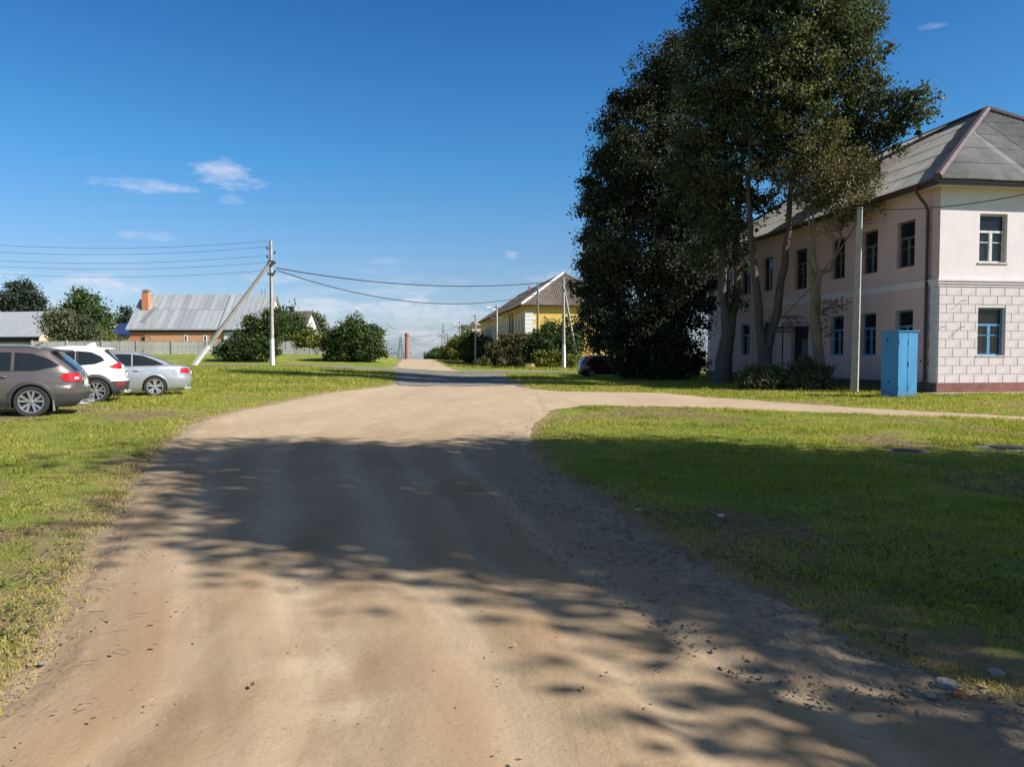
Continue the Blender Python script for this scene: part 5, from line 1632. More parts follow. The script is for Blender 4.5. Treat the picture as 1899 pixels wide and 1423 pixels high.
def wheel_mesh(par, x, y, r, style, side=-1, w=0.2, rimmat='rim'):
    t = MB()
    rr = r * 0.70
    t.lathe([(rr, -w / 2 + 0.01), (r * 0.93, -w / 2), (r * 0.985, -w / 2 + 0.03), (r, -w / 4), (r, w / 4), (r * 0.985, w / 2 - 0.03), (r * 0.93, w / 2), (rr, w / 2 - 0.01)], (x, y, r), 'y', 40)
    wh = t.build('wheel', M['rubber'], par, 40)
    yo = y + side * (w / 2 - 0.012)
    rim = MB()
    rim.lathe([(rr * 1.02, 0.0), (rr * 1.01, side * 0.012), (rr * 0.94, side * 0.010), (rr * 0.92, -side * 0.05)], (x, yo, r), 'y', 40)
    n = {'twin5': 5, 'multi5': 5, 'twin6': 6}[style]
    for k in range(n):
        a0 = 2 * math.pi * k / n + 0.3
        for d in (-0.17, 0.17):
            a1 = a0 + d * 0.65; a2 = a0 + d * (1.15 if style == 'multi5' else 1.5)
            p = Vector((x + math.cos(a1) * rr * 0.16, yo - side * 0.018, r + math.sin(a1) * rr * 0.16)); q = Vector((x + math.cos(a2) * rr * 0.95, yo - side * 0.006, r + math.sin(a2) * rr * 0.95))
            tdir = (q - p).normalized(); sd = Vector((tdir.z, 0, -tdir.x)); w0, w1 = rr * 0.085, rr * 0.10
            vs = []
            for c, ww in ((p, w0), (q, w1)):
                for dy in (-0.012, 0.010): vs += [c - sd * ww + Vector((0, side * dy, 0)), c + sd * ww + Vector((0, side * dy, 0))]
            rim.add(vs, [(2, 3, 7, 6), (0, 2, 6, 4), (3, 1, 5, 7), (0, 1, 3, 2), (4, 6, 7, 5), (0, 4, 5, 1)])
    rim.lathe([(0.001, side * 0.012), (rr * 0.15, side * 0.010), (rr * 0.2, -side * 0.02)], (x, yo, r), 'y', 16)
    rim.build('rim', M[rimmat], wh, 30)
    MB().lathe([(0.001, -side * 0.055), (rr * 0.93, -side * 0.05)], (x, yo, r), 'y', 24).build('wheel_well', M['rim_dark'], wh)
    return wh


def cut_arches(obj, cuts):
    cutters = []
    for (x, z, r, hw) in cuts:
        mb = MB(); mb.tube([(x, -hw, z), (x, hw, z)], r, 40)
        c = mb.build('cutter', None); cutters.append(c)
        md = obj.modifiers.new('cut', 'BOOLEAN'); md.operation = 'DIFFERENCE'; md.solver = 'EXACT'; md.object = c
    bpy.context.view_layer.update()
    dg = bpy.context.evaluated_depsgraph_get()
    me = bpy.data.meshes.new_from_object(obj.evaluated_get(dg))
    obj.modifiers.clear(); old = obj.data; obj.data = me; me.name = old.name
    for c in cutters:
        m = c.data; bpy.data.objects.remove(c); bpy.data.meshes.remove(m)
    me.polygons.foreach_set('use_smooth', [True] * len(me.polygons)); me.set_sharp_from_angle(angle=R(28))


def arch_ring(s, x, z, r0, r1, off, a0=-0.15, a1=math.pi + 0.15, n=26):
    mb = MB()
    for i in range(n + 1):
        a = a0 + (a1 - a0) * i / n
        for k in range(4):
            r = r0 + (r1 - r0) * k / 3
            px, pz = x + math.cos(a) * r, z + math.sin(a) * r
            pz = max(pz, s.zs[0] + 0.01)
            o = off * (1.0 if k < 3 else 0.15)
            mb.v.append(s.pt(s.u_of_x(px, pz), pz, o))
    for i in range(n):
        for k in range(3): mb.f.append((i * 4 + k, (i + 1) * 4 + k, (i + 1) * 4 + k + 1, i * 4 + k + 1))
    # inner lip folding inwards
    o = len(mb.v)
    for i in range(n + 1):
        v = mb.v[i * 4]; mb.v.append((v[0], v[1] + 0.12, v[2]))
    for i in range(n): mb.f.append((i * 4, o + i, o + i + 1, (i + 1) * 4))
    return mb


def finish_car(t, s, body, r, wb, track, arch_r, style, rimmat='rim', flaps=False, wz=None):
    cut_arches(body, [(0, r * 0.98, arch_r, 3.0), (-wb, r * 0.98, arch_r, 3.0)])
    for x in (0, -wb):
        for sd in (-1, 1): wheel_mesh(t, x, sd * track, r, style, sd, 0.21, rimmat)
    MB().box(-wb - 0.5, 0.5, -track + 0.14, track - 0.14, s.zs[0] + 0.015, s.zs[0] + 0.5).build('underbody', M['black'], t)
    MB().tube([(0, -track, r), (0, track, r)], 0.05, 8).build('axle', M['black'], t)


def lines(t, s, segs, name='door_seam', mat='black', wdt=0.006, off=0.0025):
    mb = MB()
    for seg in segs:
        P = [Vector(s.pt(s.u_of_x(x, z), z, off)) for x, z in seg]
        for i in range(len(P) - 1):
            a, b = P[i], P[i + 1]; d = (b - a).normalized(); u = Vector((0, -1, 0)).cross(d) * wdt
            mb.quad(a - u, b - u, b + u, a + u)
    return mb.build(name, M[mat], t)


def handle(t, s, x, z, mat, l=0.20):
    p = Vector(s.pt(s.u_of_x(x, z), z, 0.03)); q = Vector(s.pt(s.u_of_x(x + l, z), z, 0.03))
    MB().tube([p + Vector((0, 0.03, 0)), p + (q - p) * 0.12, p + (q - p) * 0.88, q + Vector((0, 0.03, 0))], 0.015, 8).build('door_handle', mat, t, 60)


def place(t, rear_left_px, Y, deg, zoff=0.0):
    """put the rear left wheel at its spot; deg: heading turned towards the camera from facing left"""
    x = (rear_left_px - CX) / F_PX * Y
    t.rotation_euler = (0, 0, R(deg))
    tr = 0.76
    off = Matrix.Rotation(R(deg), 3, 'Z') @ Vector((0, -tr, 0))
    cx, cy = x - off.x, Y - off.y
    t.location = (cx, cy, float(H(x, Y)) + zoff)


def brown_wagon():
    t = thing('station_wagon', 'grey brown station wagon with dark cladding, nearest car at the left edge', 'car', group='cars parked on the grass')
    paint = car_paint('grey_brown_metallic', (0.130, 0.108, 0.105), 0.4)
    s = CarShape(
        xf=[(0.20, -3.40), (0.35, -3.50), (0.60, -3.50), (0.75, -3.46), (0.88, -3.32), (0.97, -2.55), (1.00, -2.35), (1.15, -2.02), (1.30, -1.72), (1.42, -1.42), (1.48, -1.2), (1.515, -0.9), (1.53, -0.7)],
        xr=[(0.20, 0.74), (0.30, 0.90), (0.45, 0.95), (0.62, 0.955), (0.66, 0.90), (0.80, 0.90), (0.96, 0.86), (1.08, 0.76), (1.22, 0.60), (1.36, 0.44), (1.42, 0.42), (1.445, 0.42), (1.48, 0.25), (1.515, 0.0), (1.53, -0.2)],
        w=[(0.20, 0.80), (0.35, 0.865), (0.60, 0.895), (0.80, 0.893), (0.93, 0.865), (1.0, 0.835), (1.2, 0.765), (1.38, 0.685), (1.44, 0.64), (1.485, 0.55), (1.515, 0.42), (1.53, 0.26)],
        n=[(0.2, 5), (0.6, 5.5), (0.95, 5.5), (1.1, 6), (1.4, 6.5), (1.53, 4)],
        zs=[0.20, 0.25, 0.30, 0.36, 0.45, 0.54, 0.62, 0.645, 0.66, 0.73, 0.80, 0.88, 0.93, 0.97, 1.0, 1.08, 1.15, 1.22, 1.30, 1.36, 1.40, 1.42, 1.445, 1.465, 1.485, 1.50, 1.515, 1.525, 1.53])
    body = s.body().build('body', paint, t, 30)
    finish_car(t, s, body, 0.335, 2.635, 0.775, 0.385, 'twin5', 'rim')
    gl = M['car_glass']
    s.side(-0.30, 0.50, tab((-0.30, 0.985), (0.1, 1.00), (0.45, 1.06), (0.50, 1.10)), tab((-0.30, 1.375), (0.0, 1.355), (0.3, 1.25), (0.50, 1.115)), 0.004).build('side_window', gl, t)
    s.side(-1.32, -0.36, lambda x: 0.975, tab((-1.32, 1.37), (-0.36, 1.38)), 0.004).build('side_window', gl, t)
    s.side(-2.12, -1.42, lambda x: 0.97, tab((-2.12, 1.02), (-1.7, 1.25), (-1.42, 1.36)), 0.004).build('side_window', gl, t)
    s.side(-2.2, 0.52, tab((-2.2, 0.962), (0.1, 0.982), (0.52, 1.09)), tab((-2.2, 0.972), (0.1, 0.992), (0.52, 1.10)), 0.006, 24, 1).build('window_trim', M['black'], t)
    s.patch(lambda z: s.u_of_y(0.60, z), lambda z: s.u_of_y(-0.62, z), 0.985, 1.385, 0.004, 14, 6).build('rear_window', gl, t)
    MB().bbox(0.20, 0.60, -0.60, 0.60, 1.40, 1.44, 0.012).build('roof_spoiler', paint, t)
    for sd in (False, True):
        l = s.patch(lambda z: s.u_of_y(-0.48, z), lambda z: s.u_of_x(0.53 + 0.9 * abs(z - 0.86), z), 0.755, 0.925, 0.012, 18, 5, sd).build('tail_light', M['tail_red'], t, 60)
        s.patch(lambda z: s.u_of_y(-0.60, z), lambda z: s.u_of_x(0.78, z), 0.80, 0.845, 0.016, 10, 2, sd).build('lamp_lens', M['tail_clear'], l, 60)
    s.side(-3.2, -2.635 - 0.41, lambda x: 0.21, lambda x: 0.42, 0.010).build('cladding', M['clad'], t)
    s.side(-2.635 + 0.41, -0.41, lambda x: 0.21, tab((-2.2, 0.36), (-0.41, 0.42)), 0.010).build('cladding', M['clad'], t)
    s.patch(lambda z: s.u_of_y(0.9, z), lambda z: s.u_of_x(0.41, z), 0.21, 0.50, 0.010, 30, 5).build('rear_cladding', M['clad'], t, 60)
    s.patch(lambda z: s.u_of_y(0.55, z), lambda z: s.u_of_y(-0.55, z), 0.235, 0.36, 0.03, 12, 3).build('skid_plate', M['silver_trim'], t, 60)
    for sd in (-0.48, 0.48): MB().tube([(0.80, sd, 0.25), (1.02, sd, 0.25)], 0.035, 10).build('exhaust_pipe', M['silver_trim'], t, 60)
    for x in (0, -2.635): arch_ring(s, x, 0.33, 0.372, 0.45, 0.016).build('arch_trim', M['clad'], t, 60)
    lines(t, s, [[(-0.33, 0.98), (-0.33, 0.60), (-0.48, 0.45)], [(-0.33, 0.98), (-0.30, 1.38)], [(-1.37, 0.42), (-1.37, 0.97)], [(-1.37, 0.97), (-1.37, 1.38)], [(-2.35, 0.42), (-2.3, 0.95)]])
    lines(t, s, [[(-2.3, 0.70), (-1.2, 0.73), (-0.45, 0.80)]], 'crease_shade_line', 'clad', 0.004, 0.001)  # flat dark strip; the crease's shade is put into its colour
    handle(t, s, -0.62, 0.865, paint); handle(t, s, -1.66, 0.855, paint)
    for sd in (-1, 1): MB().tube([(-1.25, sd * 0.60, 1.49), (-1.1, sd * 0.60, 1.535), (-0.1, sd * 0.58, 1.53), (0.15, sd * 0.56, 1.47)], 0.014, 6).build('roof_rail', M['silver_trim'], t, 60)
    MB().bbox(0.915, 0.925, -0.27, 0.27, 0.665, 0.775, 0.004).build('number_plate', M['plate'], t)
    MB().tube([(0.905, -0.02, 0.88), (0.915, -0.02, 0.88)], 0.045, 14).build('badge', M['silver_trim'], t)
    MB().box(0.40, 0.415, -0.87, -0.66, 0.13, 0.36).box(0.40, 0.415, 0.66, 0.87, 0.13, 0.36).build('mudflap', M['mudflap'], t)
    p = MB().bbox(-1.95, -1.80, -1.05, -0.87, 0.98, 1.12, 0.02).build('wing_mirror', paint, t)
    MB().tube([(-0.05, 0, 1.52), (0.10, 0, 1.60)], 0.012, 6).build('aerial', M['black'], t)
    place(t, 58, 16.0, 22)
    return t


def white_crossover():
    t = thing('crossover', 'white crossover with black lower cladding parked between two other cars', 'car', group='cars parked on the grass')
    paint = car_paint('white_car_paint', (0.74, 0.75, 0.76))
    s = CarShape(
        xf=[(0.20, -3.3), (0.35, -3.40), (0.62, -3.40), (0.80, -3.34), (0.93, -3.18), (1.0, -2.45), (1.05, -2.2), (1.25, -1.85), (1.42, -1.5), (1.52, -1.2), (1.57, -0.8), (1.585, -0.6)],
        xr=[(0.20, 0.55), (0.32, 0.72), (0.50, 0.77), (0.62, 0.77), (0.66, 0.71), (0.85, 0.70), (1.0, 0.66), (1.10, 0.60), (1.28, 0.43), (1.44, 0.28), (1.49, 0.26), (1.52, 0.24), (1.55, 0.05), (1.57, -0.1), (1.585, -0.3)],
        w=[(0.20, 0.80), (0.35, 0.865), (0.60, 0.89), (0.85, 0.888), (1.0, 0.85), (1.1, 0.81), (1.3, 0.735), (1.45, 0.66), (1.51, 0.60), (1.55, 0.50), (1.575, 0.38), (1.585, 0.25)],
        n=[(0.2, 4.5), (0.6, 4.8), (1.0, 4.8), (1.4, 5.5), (1.585, 4)],
        zs=[0.20, 0.26, 0.32, 0.42, 0.52, 0.62, 0.645, 0.66, 0.75, 0.85, 0.93, 1.0, 1.05, 1.10, 1.2, 1.28, 1.36, 1.44, 1.47, 1.49, 1.52, 1.54, 1.555, 1.57, 1.58, 1.585])
    body = s.body().build('body', paint, t, 30)
    finish_car(t, s, body, 0.335, 2.59, 0.765, 0.39, 'twin5', 'rim')
    gl = M['car_glass']
    s.side(-0.42, 0.22, tab((-0.42, 1.03), (0.0, 1.07), (0.22, 1.16)), tab((-0.42, 1.43), (-0.1, 1.40), (0.15, 1.28), (0.22, 1.18)), 0.004).build('side_window', gl, t)
    s.side(-1.32, -0.48, lambda x: 1.015, tab((-1.32, 1.42), (-0.48, 1.43)), 0.004).build('side_window', gl, t)
    s.side(-2.0, -1.40, lambda x: 1.01, tab((-2.0, 1.06), (-1.6, 1.3), (-1.40, 1.40)), 0.004).build('side_window', gl, t)
    s.patch(lambda z: s.u_of_y(0.58, z), lambda z: s.u_of_y(-0.58, z), 1.06, 1.44, 0.004, 14, 6).build('rear_window', gl, t)
    MB().bbox(0.08, 0.42, -0.54, 0.54, 1.475, 1.515, 0.012).build('roof_spoiler', paint, t)
    for sd in (False, True):
        l = s.patch(lambda z: s.u_of_y(-0.44 - 0.9 * (1.10 - z), z), lambda z: s.u_of_x(0.50 - 1.7 * (1.02 - z if z < 1.02 else 0) - 2.2 * max(0, z - 1.02), z) if False else s.u_of_x(np.interp(z, [0.93, 0.985, 1.02, 1.12], [0.60, 0.36, 0.33, 0.58]), z), 0.94, 1.12, 0.012, 18, 8, sd)
        l.build('tail_light', M['tail_red'], t, 60)
    s.side(-3.1, -2.59 - 0.41, lambda x: 0.21, lambda x: 0.50, 0.010).build('cladding', M['clad'], t)
    s.side(-2.59 + 0.41, -0.41, lambda x: 0.21, tab((-2.2, 0.42), (-0.41, 0.46)), 0.010).build('cladding', M['clad'], t)
    s.patch(lambda z: s.u_of_y(0.88, z), lambda z: s.u_of_x(0.40, z), 0.21, 0.60, 0.012, 30, 5).build('rear_cladding', M['clad'], t, 60)
    s.patch(lambda z: s.u_of_y(0.60, z), lambda z: s.u_of_y(-0.60, z), 0.24, 0.37, 0.035, 12, 3).build('skid_plate', M['silver_trim'], t, 60)
    for sd in (False, True): s.patch(lambda z: s.u_of_y(-0.60, z), lambda z: s.u_of_y(-0.76, z), 0.50, 0.55, 0.018, 5, 2, sd).build('rear_reflector', M['tail_red'], t, 60)
    for sd in (-0.45, 0.45): MB().tube([(0.55, sd, 0.28), (0.81, sd, 0.28)], 0.035, 10).build('exhaust_pipe', M['silver_trim'], t, 60)
    for x in (0, -2.59): arch_ring(s, x, 0.33, 0.378, 0.47, 0.016).build('arch_trim', M['clad'], t, 60)
    lines(t, s, [[(-0.45, 1.02), (-0.42, 0.70), (-0.5, 0.5)], [(-1.36, 0.44), (-1.36, 1.0)]])
    lines(t, s, [[(-0.2, 0.80), (0.1, 0.86), (0.3, 0.80), (0.42, 0.70)]], 'crease_shade_line', 'mudflap', 0.006, 0.002)  # flat grey strip drawn as the shade along a crease
    s.side(-0.47, -0.41, lambda x: 1.02, lambda x: 1.43, 0.006).build('pillar_trim', M['black'], t); s.side(-1.41, -1.31, lambda x: 1.01, lambda x: 1.41, 0.006).build('pillar_trim', M['black'], t)
    handle(t, s, -0.68, 0.90, paint); handle(t, s, -1.66, 0.90, paint)
    MB().bbox(0.715, 0.73, -0.26, 0.26, 0.72, 0.83, 0.004).build('number_plate', M['plate'], t)
    MB().bbox(0.705, 0.72, -0.30, 0.30, 0.84, 0.87, 0.004).build('plate_lamp_bar', M['clad'], t)
    MB().box(0.415, 0.43, -0.86, -0.64, 0.13, 0.36).box(0.415, 0.43, 0.64, 0.86, 0.13, 0.36).build('mudflap', M['black'], t)
    MB().add([(-0.30, -0.03, 1.575), (-0.30, 0.03, 1.575), (-0.02, 0.02, 1.56), (-0.02, -0.02, 1.56), (-0.06, 0, 1.68), (-0.12, 0, 1.67)], [(0, 5, 4, 3), (1, 2, 4, 5), (0, 1, 5), (3, 4, 2)]).build('shark_fin_aerial', paint, t)
    MB().bbox(-1.90, -1.74, -1.05, -0.86, 1.0, 1.15, 0.02).build('wing_mirror', paint, t)
    place(t, 177, 20.6, 24)
    return t


def silver_sedan():
    t = thing('sedan', 'silver sedan with dark side windows parked farthest from the camera of the three', 'car', group='cars parked on the grass')
    paint = car_paint('silver_metallic', (0.40, 0.425, 0.46), 0.45)
    s = CarShape(
        xf=[(0.17, -3.70), (0.30, -3.82), (0.55, -3.84), (0.70, -3.78), (0.80, -3.60), (0.90, -2.75), (0.94, -2.45), (1.05, -2.15), (1.2, -1.8), (1.33, -1.45), (1.40, -1.15), (1.44, -0.9), (1.455, -0.75)],
        xr=[(0.17, 0.78), (0.28, 1.00), (0.45, 1.08), (0.60, 1.09), (0.66, 1.05), (0.80, 1.05), (0.93, 1.00), (0.965, 0.92), (0.99, 0.72), (1.02, 0.55), (1.12, 0.36), (1.25, 0.06), (1.35, -0.25), (1.40, -0.47), (1.44, -0.65), (1.455, -0.72)],
        w=[(0.17, 0.80), (0.30, 0.885), (0.55, 0.925), (0.72, 0.925), (0.88, 0.89), (0.96, 0.845), (1.0, 0.80), (1.2, 0.70), (1.33, 0.625), (1.39, 0.56), (1.43, 0.44), (1.455, 0.28)],
        n=[(0.17, 4.2), (0.6, 4.4), (0.93, 4.4), (1.0, 5), (1.3, 5.5), (1.455, 4)],
        zs=[0.17, 0.22, 0.28, 0.36, 0.45, 0.53, 0.60, 0.63, 0.66, 0.73, 0.80, 0.86, 0.90, 0.93, 0.95, 0.965, 0.98, 0.99, 1.005, 1.02, 1.07, 1.12, 1.18, 1.25, 1.30, 1.35, 1.38, 1.40, 1.42, 1.435, 1.447, 1.455])
    body = s.body(120).build('body', paint, t, 30)
    finish_car(t, s, body, 0.33, 2.84, 0.80, 0.365, 'multi5', 'silver_trim')
    gl = M['car_glass']
    s.side(-0.62, 0.26, tab((-0.62, 0.965), (0.0, 0.985), (0.26, 1.01)), tab((-0.62, 1.335), (-0.35, 1.30), (0.0, 1.16), (0.26, 1.025)), 0.004).build('side_window', gl, t)
    s.side(-1.45, -0.66, lambda x: 0.955, tab((-1.45, 1.30), (-1.0, 1.35), (-0.66, 1.34)), 0.004).build('side_window', gl, t)
    s.side(-2.3, -1.52, lambda x: 0.95, tab((-2.3, 0.97), (-1.9, 1.14), (-1.52, 1.30)), 0.004).build('side_window', gl, t)
    s.patch(lambda z: s.u_of_y(0.56, z), lambda z: s.u_of_y(-0.56, z), 1.02, 1.36, 0.004, 14, 8).build('rear_window', gl, t)
    for sd in (False, True):
        l = s.patch(lambda z: s.u_of_y(-0.55, z), lambda z: s.u_of_x(0.74, z), 0.745, 0.90, 0.010, 18, 5, sd).build('tail_light', M['tail_red'], t, 60)
        s.patch(lambda z: s.u_of_y(-0.66, z), lambda z: s.u_of_x(0.90, z), 0.80, 0.84, 0.014, 8, 2, sd).build('lamp_lens', M['tail_clear'], l, 60)
    arch_ring(s, 0, 0.325, 0.358, 0.385, 0.008).build('arch_lip', paint, t, 60); arch_ring(s, -2.84, 0.325, 0.358, 0.385, 0.008).build('arch_lip', paint, t, 60)
    lines(t, s, [[(-0.64, 0.95), (-0.60, 0.62)], [(-1.48, 0.3), (-1.48, 0.95)]])
    lines(t, s, [[(0.42, 0.62), (0.95, 0.625)]], 'bumper_seam', 'black', 0.004)
    s.side(-2.3, 0.30, tab((-2.3, 0.938), (0.0, 0.968), (0.3, 1.0)), tab((-2.3, 0.948), (0.0, 0.978), (0.3, 1.012)), 0.008, 24, 1).build('window_trim', M['silver_trim'], t)
    handle(t, s, -0.60, 0.83, paint); handle(t, s, -1.75, 0.82, paint)
    MB().bbox(1.05, 1.075, -0.27, 0.27, 0.70, 0.81, 0.004).build('number_plate', M['plate'], t)
    MB().bbox(1.045, 1.06, -0.45, 0.45, 0.83, 0.86, 0.004).build('trunk_trim', M['black'], t)
    for sd in (-0.55, 0.55): MB().tube([(0.85, sd, 0.24), (1.05, sd, 0.24)], 0.04, 10).build('exhaust_pipe', M['silver_trim'], t, 60)
    MB().tube([(-0.40, 0, 1.42), (-0.32, 0, 1.49)], 0.012, 6).build('aerial', M['black'], t)
    MB().bbox(-2.2, -2.05, -1.08, -0.9, 0.95, 1.08, 0.02).build('wing_mirror', paint, t)
    place(t, 287, 23.8, 24)
    return t


def red_hatchback():
    t = thing('hatchback', 'dark red hatchback standing in deep shade under the dense tree', 'car')
    paint = car_paint('dark_red_paint', (0.040, 0.008, 0.010))
    s = CarShape(
        xf=[(0.2, -3.1), (0.35, -3.25), (0.6, -3.25), (0.8, -3.15), (0.9, -2.55), (0.97, -2.3), (1.2, -1.9), (1.42, -1.5), (1.5, -1.2), (1.53, -0.9)],
        xr=[(0.2, 0.62), (0.35, 0.72), (0.6, 0.72), (0.9, 0.68), (1.05, 0.6), (1.3, 0.42), (1.44, 0.3), (1.5, 0.1), (1.53, -0.1)],
        w=[(0.2, 0.78), (0.4, 0.85), (0.75, 0.86), (0.95, 0.82), (1.2, 0.74), (1.4, 0.66), (1.5, 0.5), (1.53, 0.3)],
        n=[(0.2, 5), (1.0, 5.5), (1.4, 6), (1.53, 4)], zs=[0.2, 0.3, 0.4, 0.55, 0.7, 0.8, 0.9, 0.95, 1.0, 1.1, 1.2, 1.3, 1.4, 1.44, 1.48, 1.505, 1.52, 1.53])
    body = s.body(80).build('body', paint, t, 30)
    finish_car(t, s, body, 0.30, 2.5, 0.75, 0.34, 'twin6', 'rim')
    gl = M['car_glass']
    for m in (False, True):
        s.side(-0.3, 0.42, tab((-0.3, 0.97), (0.42, 1.02)), tab((-0.3, 1.39), (0.1, 1.38), (0.42, 1.12)), 0.004, mirror=m).build('side_window', gl, t)
        s.side(-1.2, -0.38, lambda x: 0.96, tab((-1.2, 1.36), (-0.38, 1.39)), 0.004, mirror=m).build('side_window', gl, t)
        s.side(-2.1, -1.28, lambda x: 0.955, tab((-2.1, 0.99), (-1.6, 1.28), (-1.28, 1.37)), 0.004, mirror=m).build('side_window', gl, t)
    s.patch(lambda z: s.u_of_y(0.6, z), lambda z: s.u_of_y(-0.6, z), 0.99, 1.4, 0.004, 12, 5).build('rear_window', gl, t)
    f = MB()
    for j in range(6):
        z = 1.0 + 0.38 * j / 5; xc, a, b, n = s.at(z)
        for i in range(9):
            y = -b * 0.84 + 1.68 * b * i / 8
            f.v.append((xc - a * (1 - abs(y / b) ** n) ** (1 / n) - 0.004, y, z))
    for j in range(5):
        for i in range(8): f.f.append((j * 9 + i, (j + 1) * 9 + i, (j + 1) * 9 + i + 1, j * 9 + i + 1))
    f.build('windscreen', gl, t)
    lines(t, s, [[(-0.34, 0.3), (-0.34, 0.96)], [(-1.24, 0.3), (-1.24, 0.95)]])
    handle(t, s, -0.6, 0.85, M['black']); handle(t, s, -1.5, 0.85, M['black'])
    for sd in (False, True): s.patch(lambda z: s.u_of_y(-0.62, z), lambda z: s.u_of_x(0.5, z), 0.75, 0.95, 0.008, 10, 3, sd).build('tail_light', M['tail_red'], t)
    MB().bbox(-3.24, -3.20, -0.7, -0.45, 0.62, 0.74, 0.01).box(-3.24, -3.20, 0.45, 0.7, 0.62, 0.74).build('headlight', M['tail_clear'], t)
    t.rotation_euler = (0, 0, R(180 + 7)); x = (1092 - CX) / F_PX * 51.5
    t.location = (x, 51.5, float(H(x, 51.5)))
    return t


brown_wagon(); white_crossover(); silver_sedan(); red_hatchback()
# ------------------------------------------------------------------ trees and bushes
def leaf_cloud(name, par, org, blobs, n, size, m, seed, clump=0.35, per=14, inner=0.05, hang=0.0, zmin=None, rough=0.35, sub=0):
    """blobs: (centre, (rx, ry, rz), weight). Sprays of leaves, denser towards the outside of each lobe."""
    g = np.random.default_rng(seed)
    if sub:                      # each lobe breaks up into smaller tufts around its outside
        more = []
        for b in blobs:
            for _ in range(sub):
                q = g.normal(0, 1, 3); q /= np.linalg.norm(q); k = g.uniform(0.22, 0.40)
                more.append((np.array(b[0]) + q * np.array(b[1]) * g.uniform(0.70, 1.0), tuple(r * k * s for r, s in zip(b[1], (1.25, 1.25, 0.75))), b[2] * 0.95))
        blobs = [(b[0], tuple(0.95 * r for r in b[1]), b[2] * 0.95) for b in blobs] + more
    C = np.array([b[0] for b in blobs], float); Rr = np.array([b[1] for b in blobs], float)
    W = np.array([b[2] * (b[1][0] * b[1][1] * b[1][2]) ** (2 / 3) for b in blobs]); W /= W.sum()
    k = max(1, n // per)
    bi = g.choice(len(blobs), k, p=W)
    d = g.normal(0, 1, (k, 3)); d /= np.linalg.norm(d, axis=1)[:, None]
    lump = 1 + rough * (fbm(d[:, 0] * 2.1 + bi * 7.7, d[:, 1] * 2.1 + d[:, 2] * 1.7, seed, 3) - 0.5) * 2
    rad = g.random(k) ** (1 / 2.4) * lump
    P = C[bi] + d * Rr[bi] * rad[:, None]
    ct = np.clip(0.40 + 0.9 * (fbm(P[:, 0] * 0.5 + P[:, 2] * 0.21, P[:, 1] * 0.4 + P[:, 2] * 0.5, seed + 3, 3) - 0.5) + g.normal(0, 0.10, k), 0, 1)
    L = np.repeat(P, per, 0) + g.normal(0, 1, (k * per, 3)) * clump * np.array([1, 1, 0.75])
    tone = np.repeat(ct, per) + g.normal(0, 0.16, k * per)
    s = size * g.uniform(0.6, 1.3, k * per)
    if inner:  # oversized inner leaves added to block light; inner shade put into their dark tone
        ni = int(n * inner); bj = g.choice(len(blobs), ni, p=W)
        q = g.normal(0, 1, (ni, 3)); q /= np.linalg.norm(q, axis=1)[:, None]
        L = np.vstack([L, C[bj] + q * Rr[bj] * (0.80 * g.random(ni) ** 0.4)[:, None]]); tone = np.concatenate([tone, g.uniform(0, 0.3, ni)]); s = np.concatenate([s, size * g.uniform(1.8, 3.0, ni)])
    if zmin is not None:
        kp = L[:, 2] > zmin + 0.1 * g.random(len(L)); L, tone, s = L[kp], tone[kp], s[kp]
    N = len(L)
    a = g.normal(0, 1, (N, 3)); a[:, 2] -= hang; a /= np.linalg.norm(a, axis=1)[:, None]
    b = np.cross(a, g.normal(0, 1, (N, 3))); b /= np.linalg.norm(b, axis=1)[:, None] + 1e-9
    a *= (s * 0.55)[:, None]; b *= (s * 0.36)[:, None]
    nn = np.cross(a, b); nn /= np.linalg.norm(nn, axis=1)[:, None] + 1e-9
    L = L - np.array(org)
    V = np.stack([L - a, L + b + nn * (s * 0.12)[:, None], L + a, L - b + nn * (s * 0.12)[:, None]], 1).reshape(-1, 3)
    i = np.arange(N)[:, None] * 4
    F = np.concatenate([i + np.array([[0, 1, 2]]), i + np.array([[0, 2, 3]])], 0)
    return link(name, np_mesh(name, V, F, m, {'tone': np.repeat(np.clip(tone, 0, 1), 4)}), par)


def PB_(px, py, Y, rpx, w=1.0, sq=(1, 1, 1)):    # a lobe of foliage
    r = rpx / F_PX * Y
    return (D(px, py, Y), (r * sq[0], r * sq[1], r * sq[2]), w)


def wob(pts, n, amp, seed):
    g = random.Random(seed); out = []
    P = [Vector(p) for p in pts]
    for i in range(len(P) - 1):
        for k in range(n):
            f = k / n; q = P[i].lerp(P[i + 1], f)
            out.append(q + Vector((g.uniform(-amp, amp), g.uniform(-amp, amp), 0)) * (0 if i == 0 and k == 0 else 1))
    out.append(P[-1]); return out


def limb(mb, pts, r0, r1, seed=0, n=4, amp=0.05, sides=9):
    q = wob(pts, n, amp, seed); k = len(q) - 1
    return mb.tube(q, [r0 + (r1 - r0) * (i / k) ** 0.8 for i in range(len(q))], sides)


def branches(t, org, start, blobs, m, r, seed, count=None):
    g = random.Random(seed); mb = MB(); O = Vector(org)
    for b in (blobs if count is None else g.sample(blobs, min(count, len(blobs)))):
        c = Vector(b[0]); s = min(start, key=lambda p: (p - c).length + (2.0 if p.z > c.z else 0))
        mid = s.lerp(c, 0.5) + Vector((0, 0, 0.12 * (c - s).length))
        limb(mb, [s - O, mid - O, c - O], r, r * 0.25, g.random(), 3, 0.08, 6)
        for k in range(4):
            e = c + Vector((g.uniform(-1, 1) * b[1][0], g.uniform(-1, 1) * b[1][1], g.uniform(-0.6, 1) * b[1][2])) * 0.8
            limb(mb, [mid.lerp(c, 0.3 + 0.2 * k) - O, e - O], r * 0.4, r * 0.08, g.random(), 3, 0.06, 4)
    return mb.build('limb', m, t, 60)


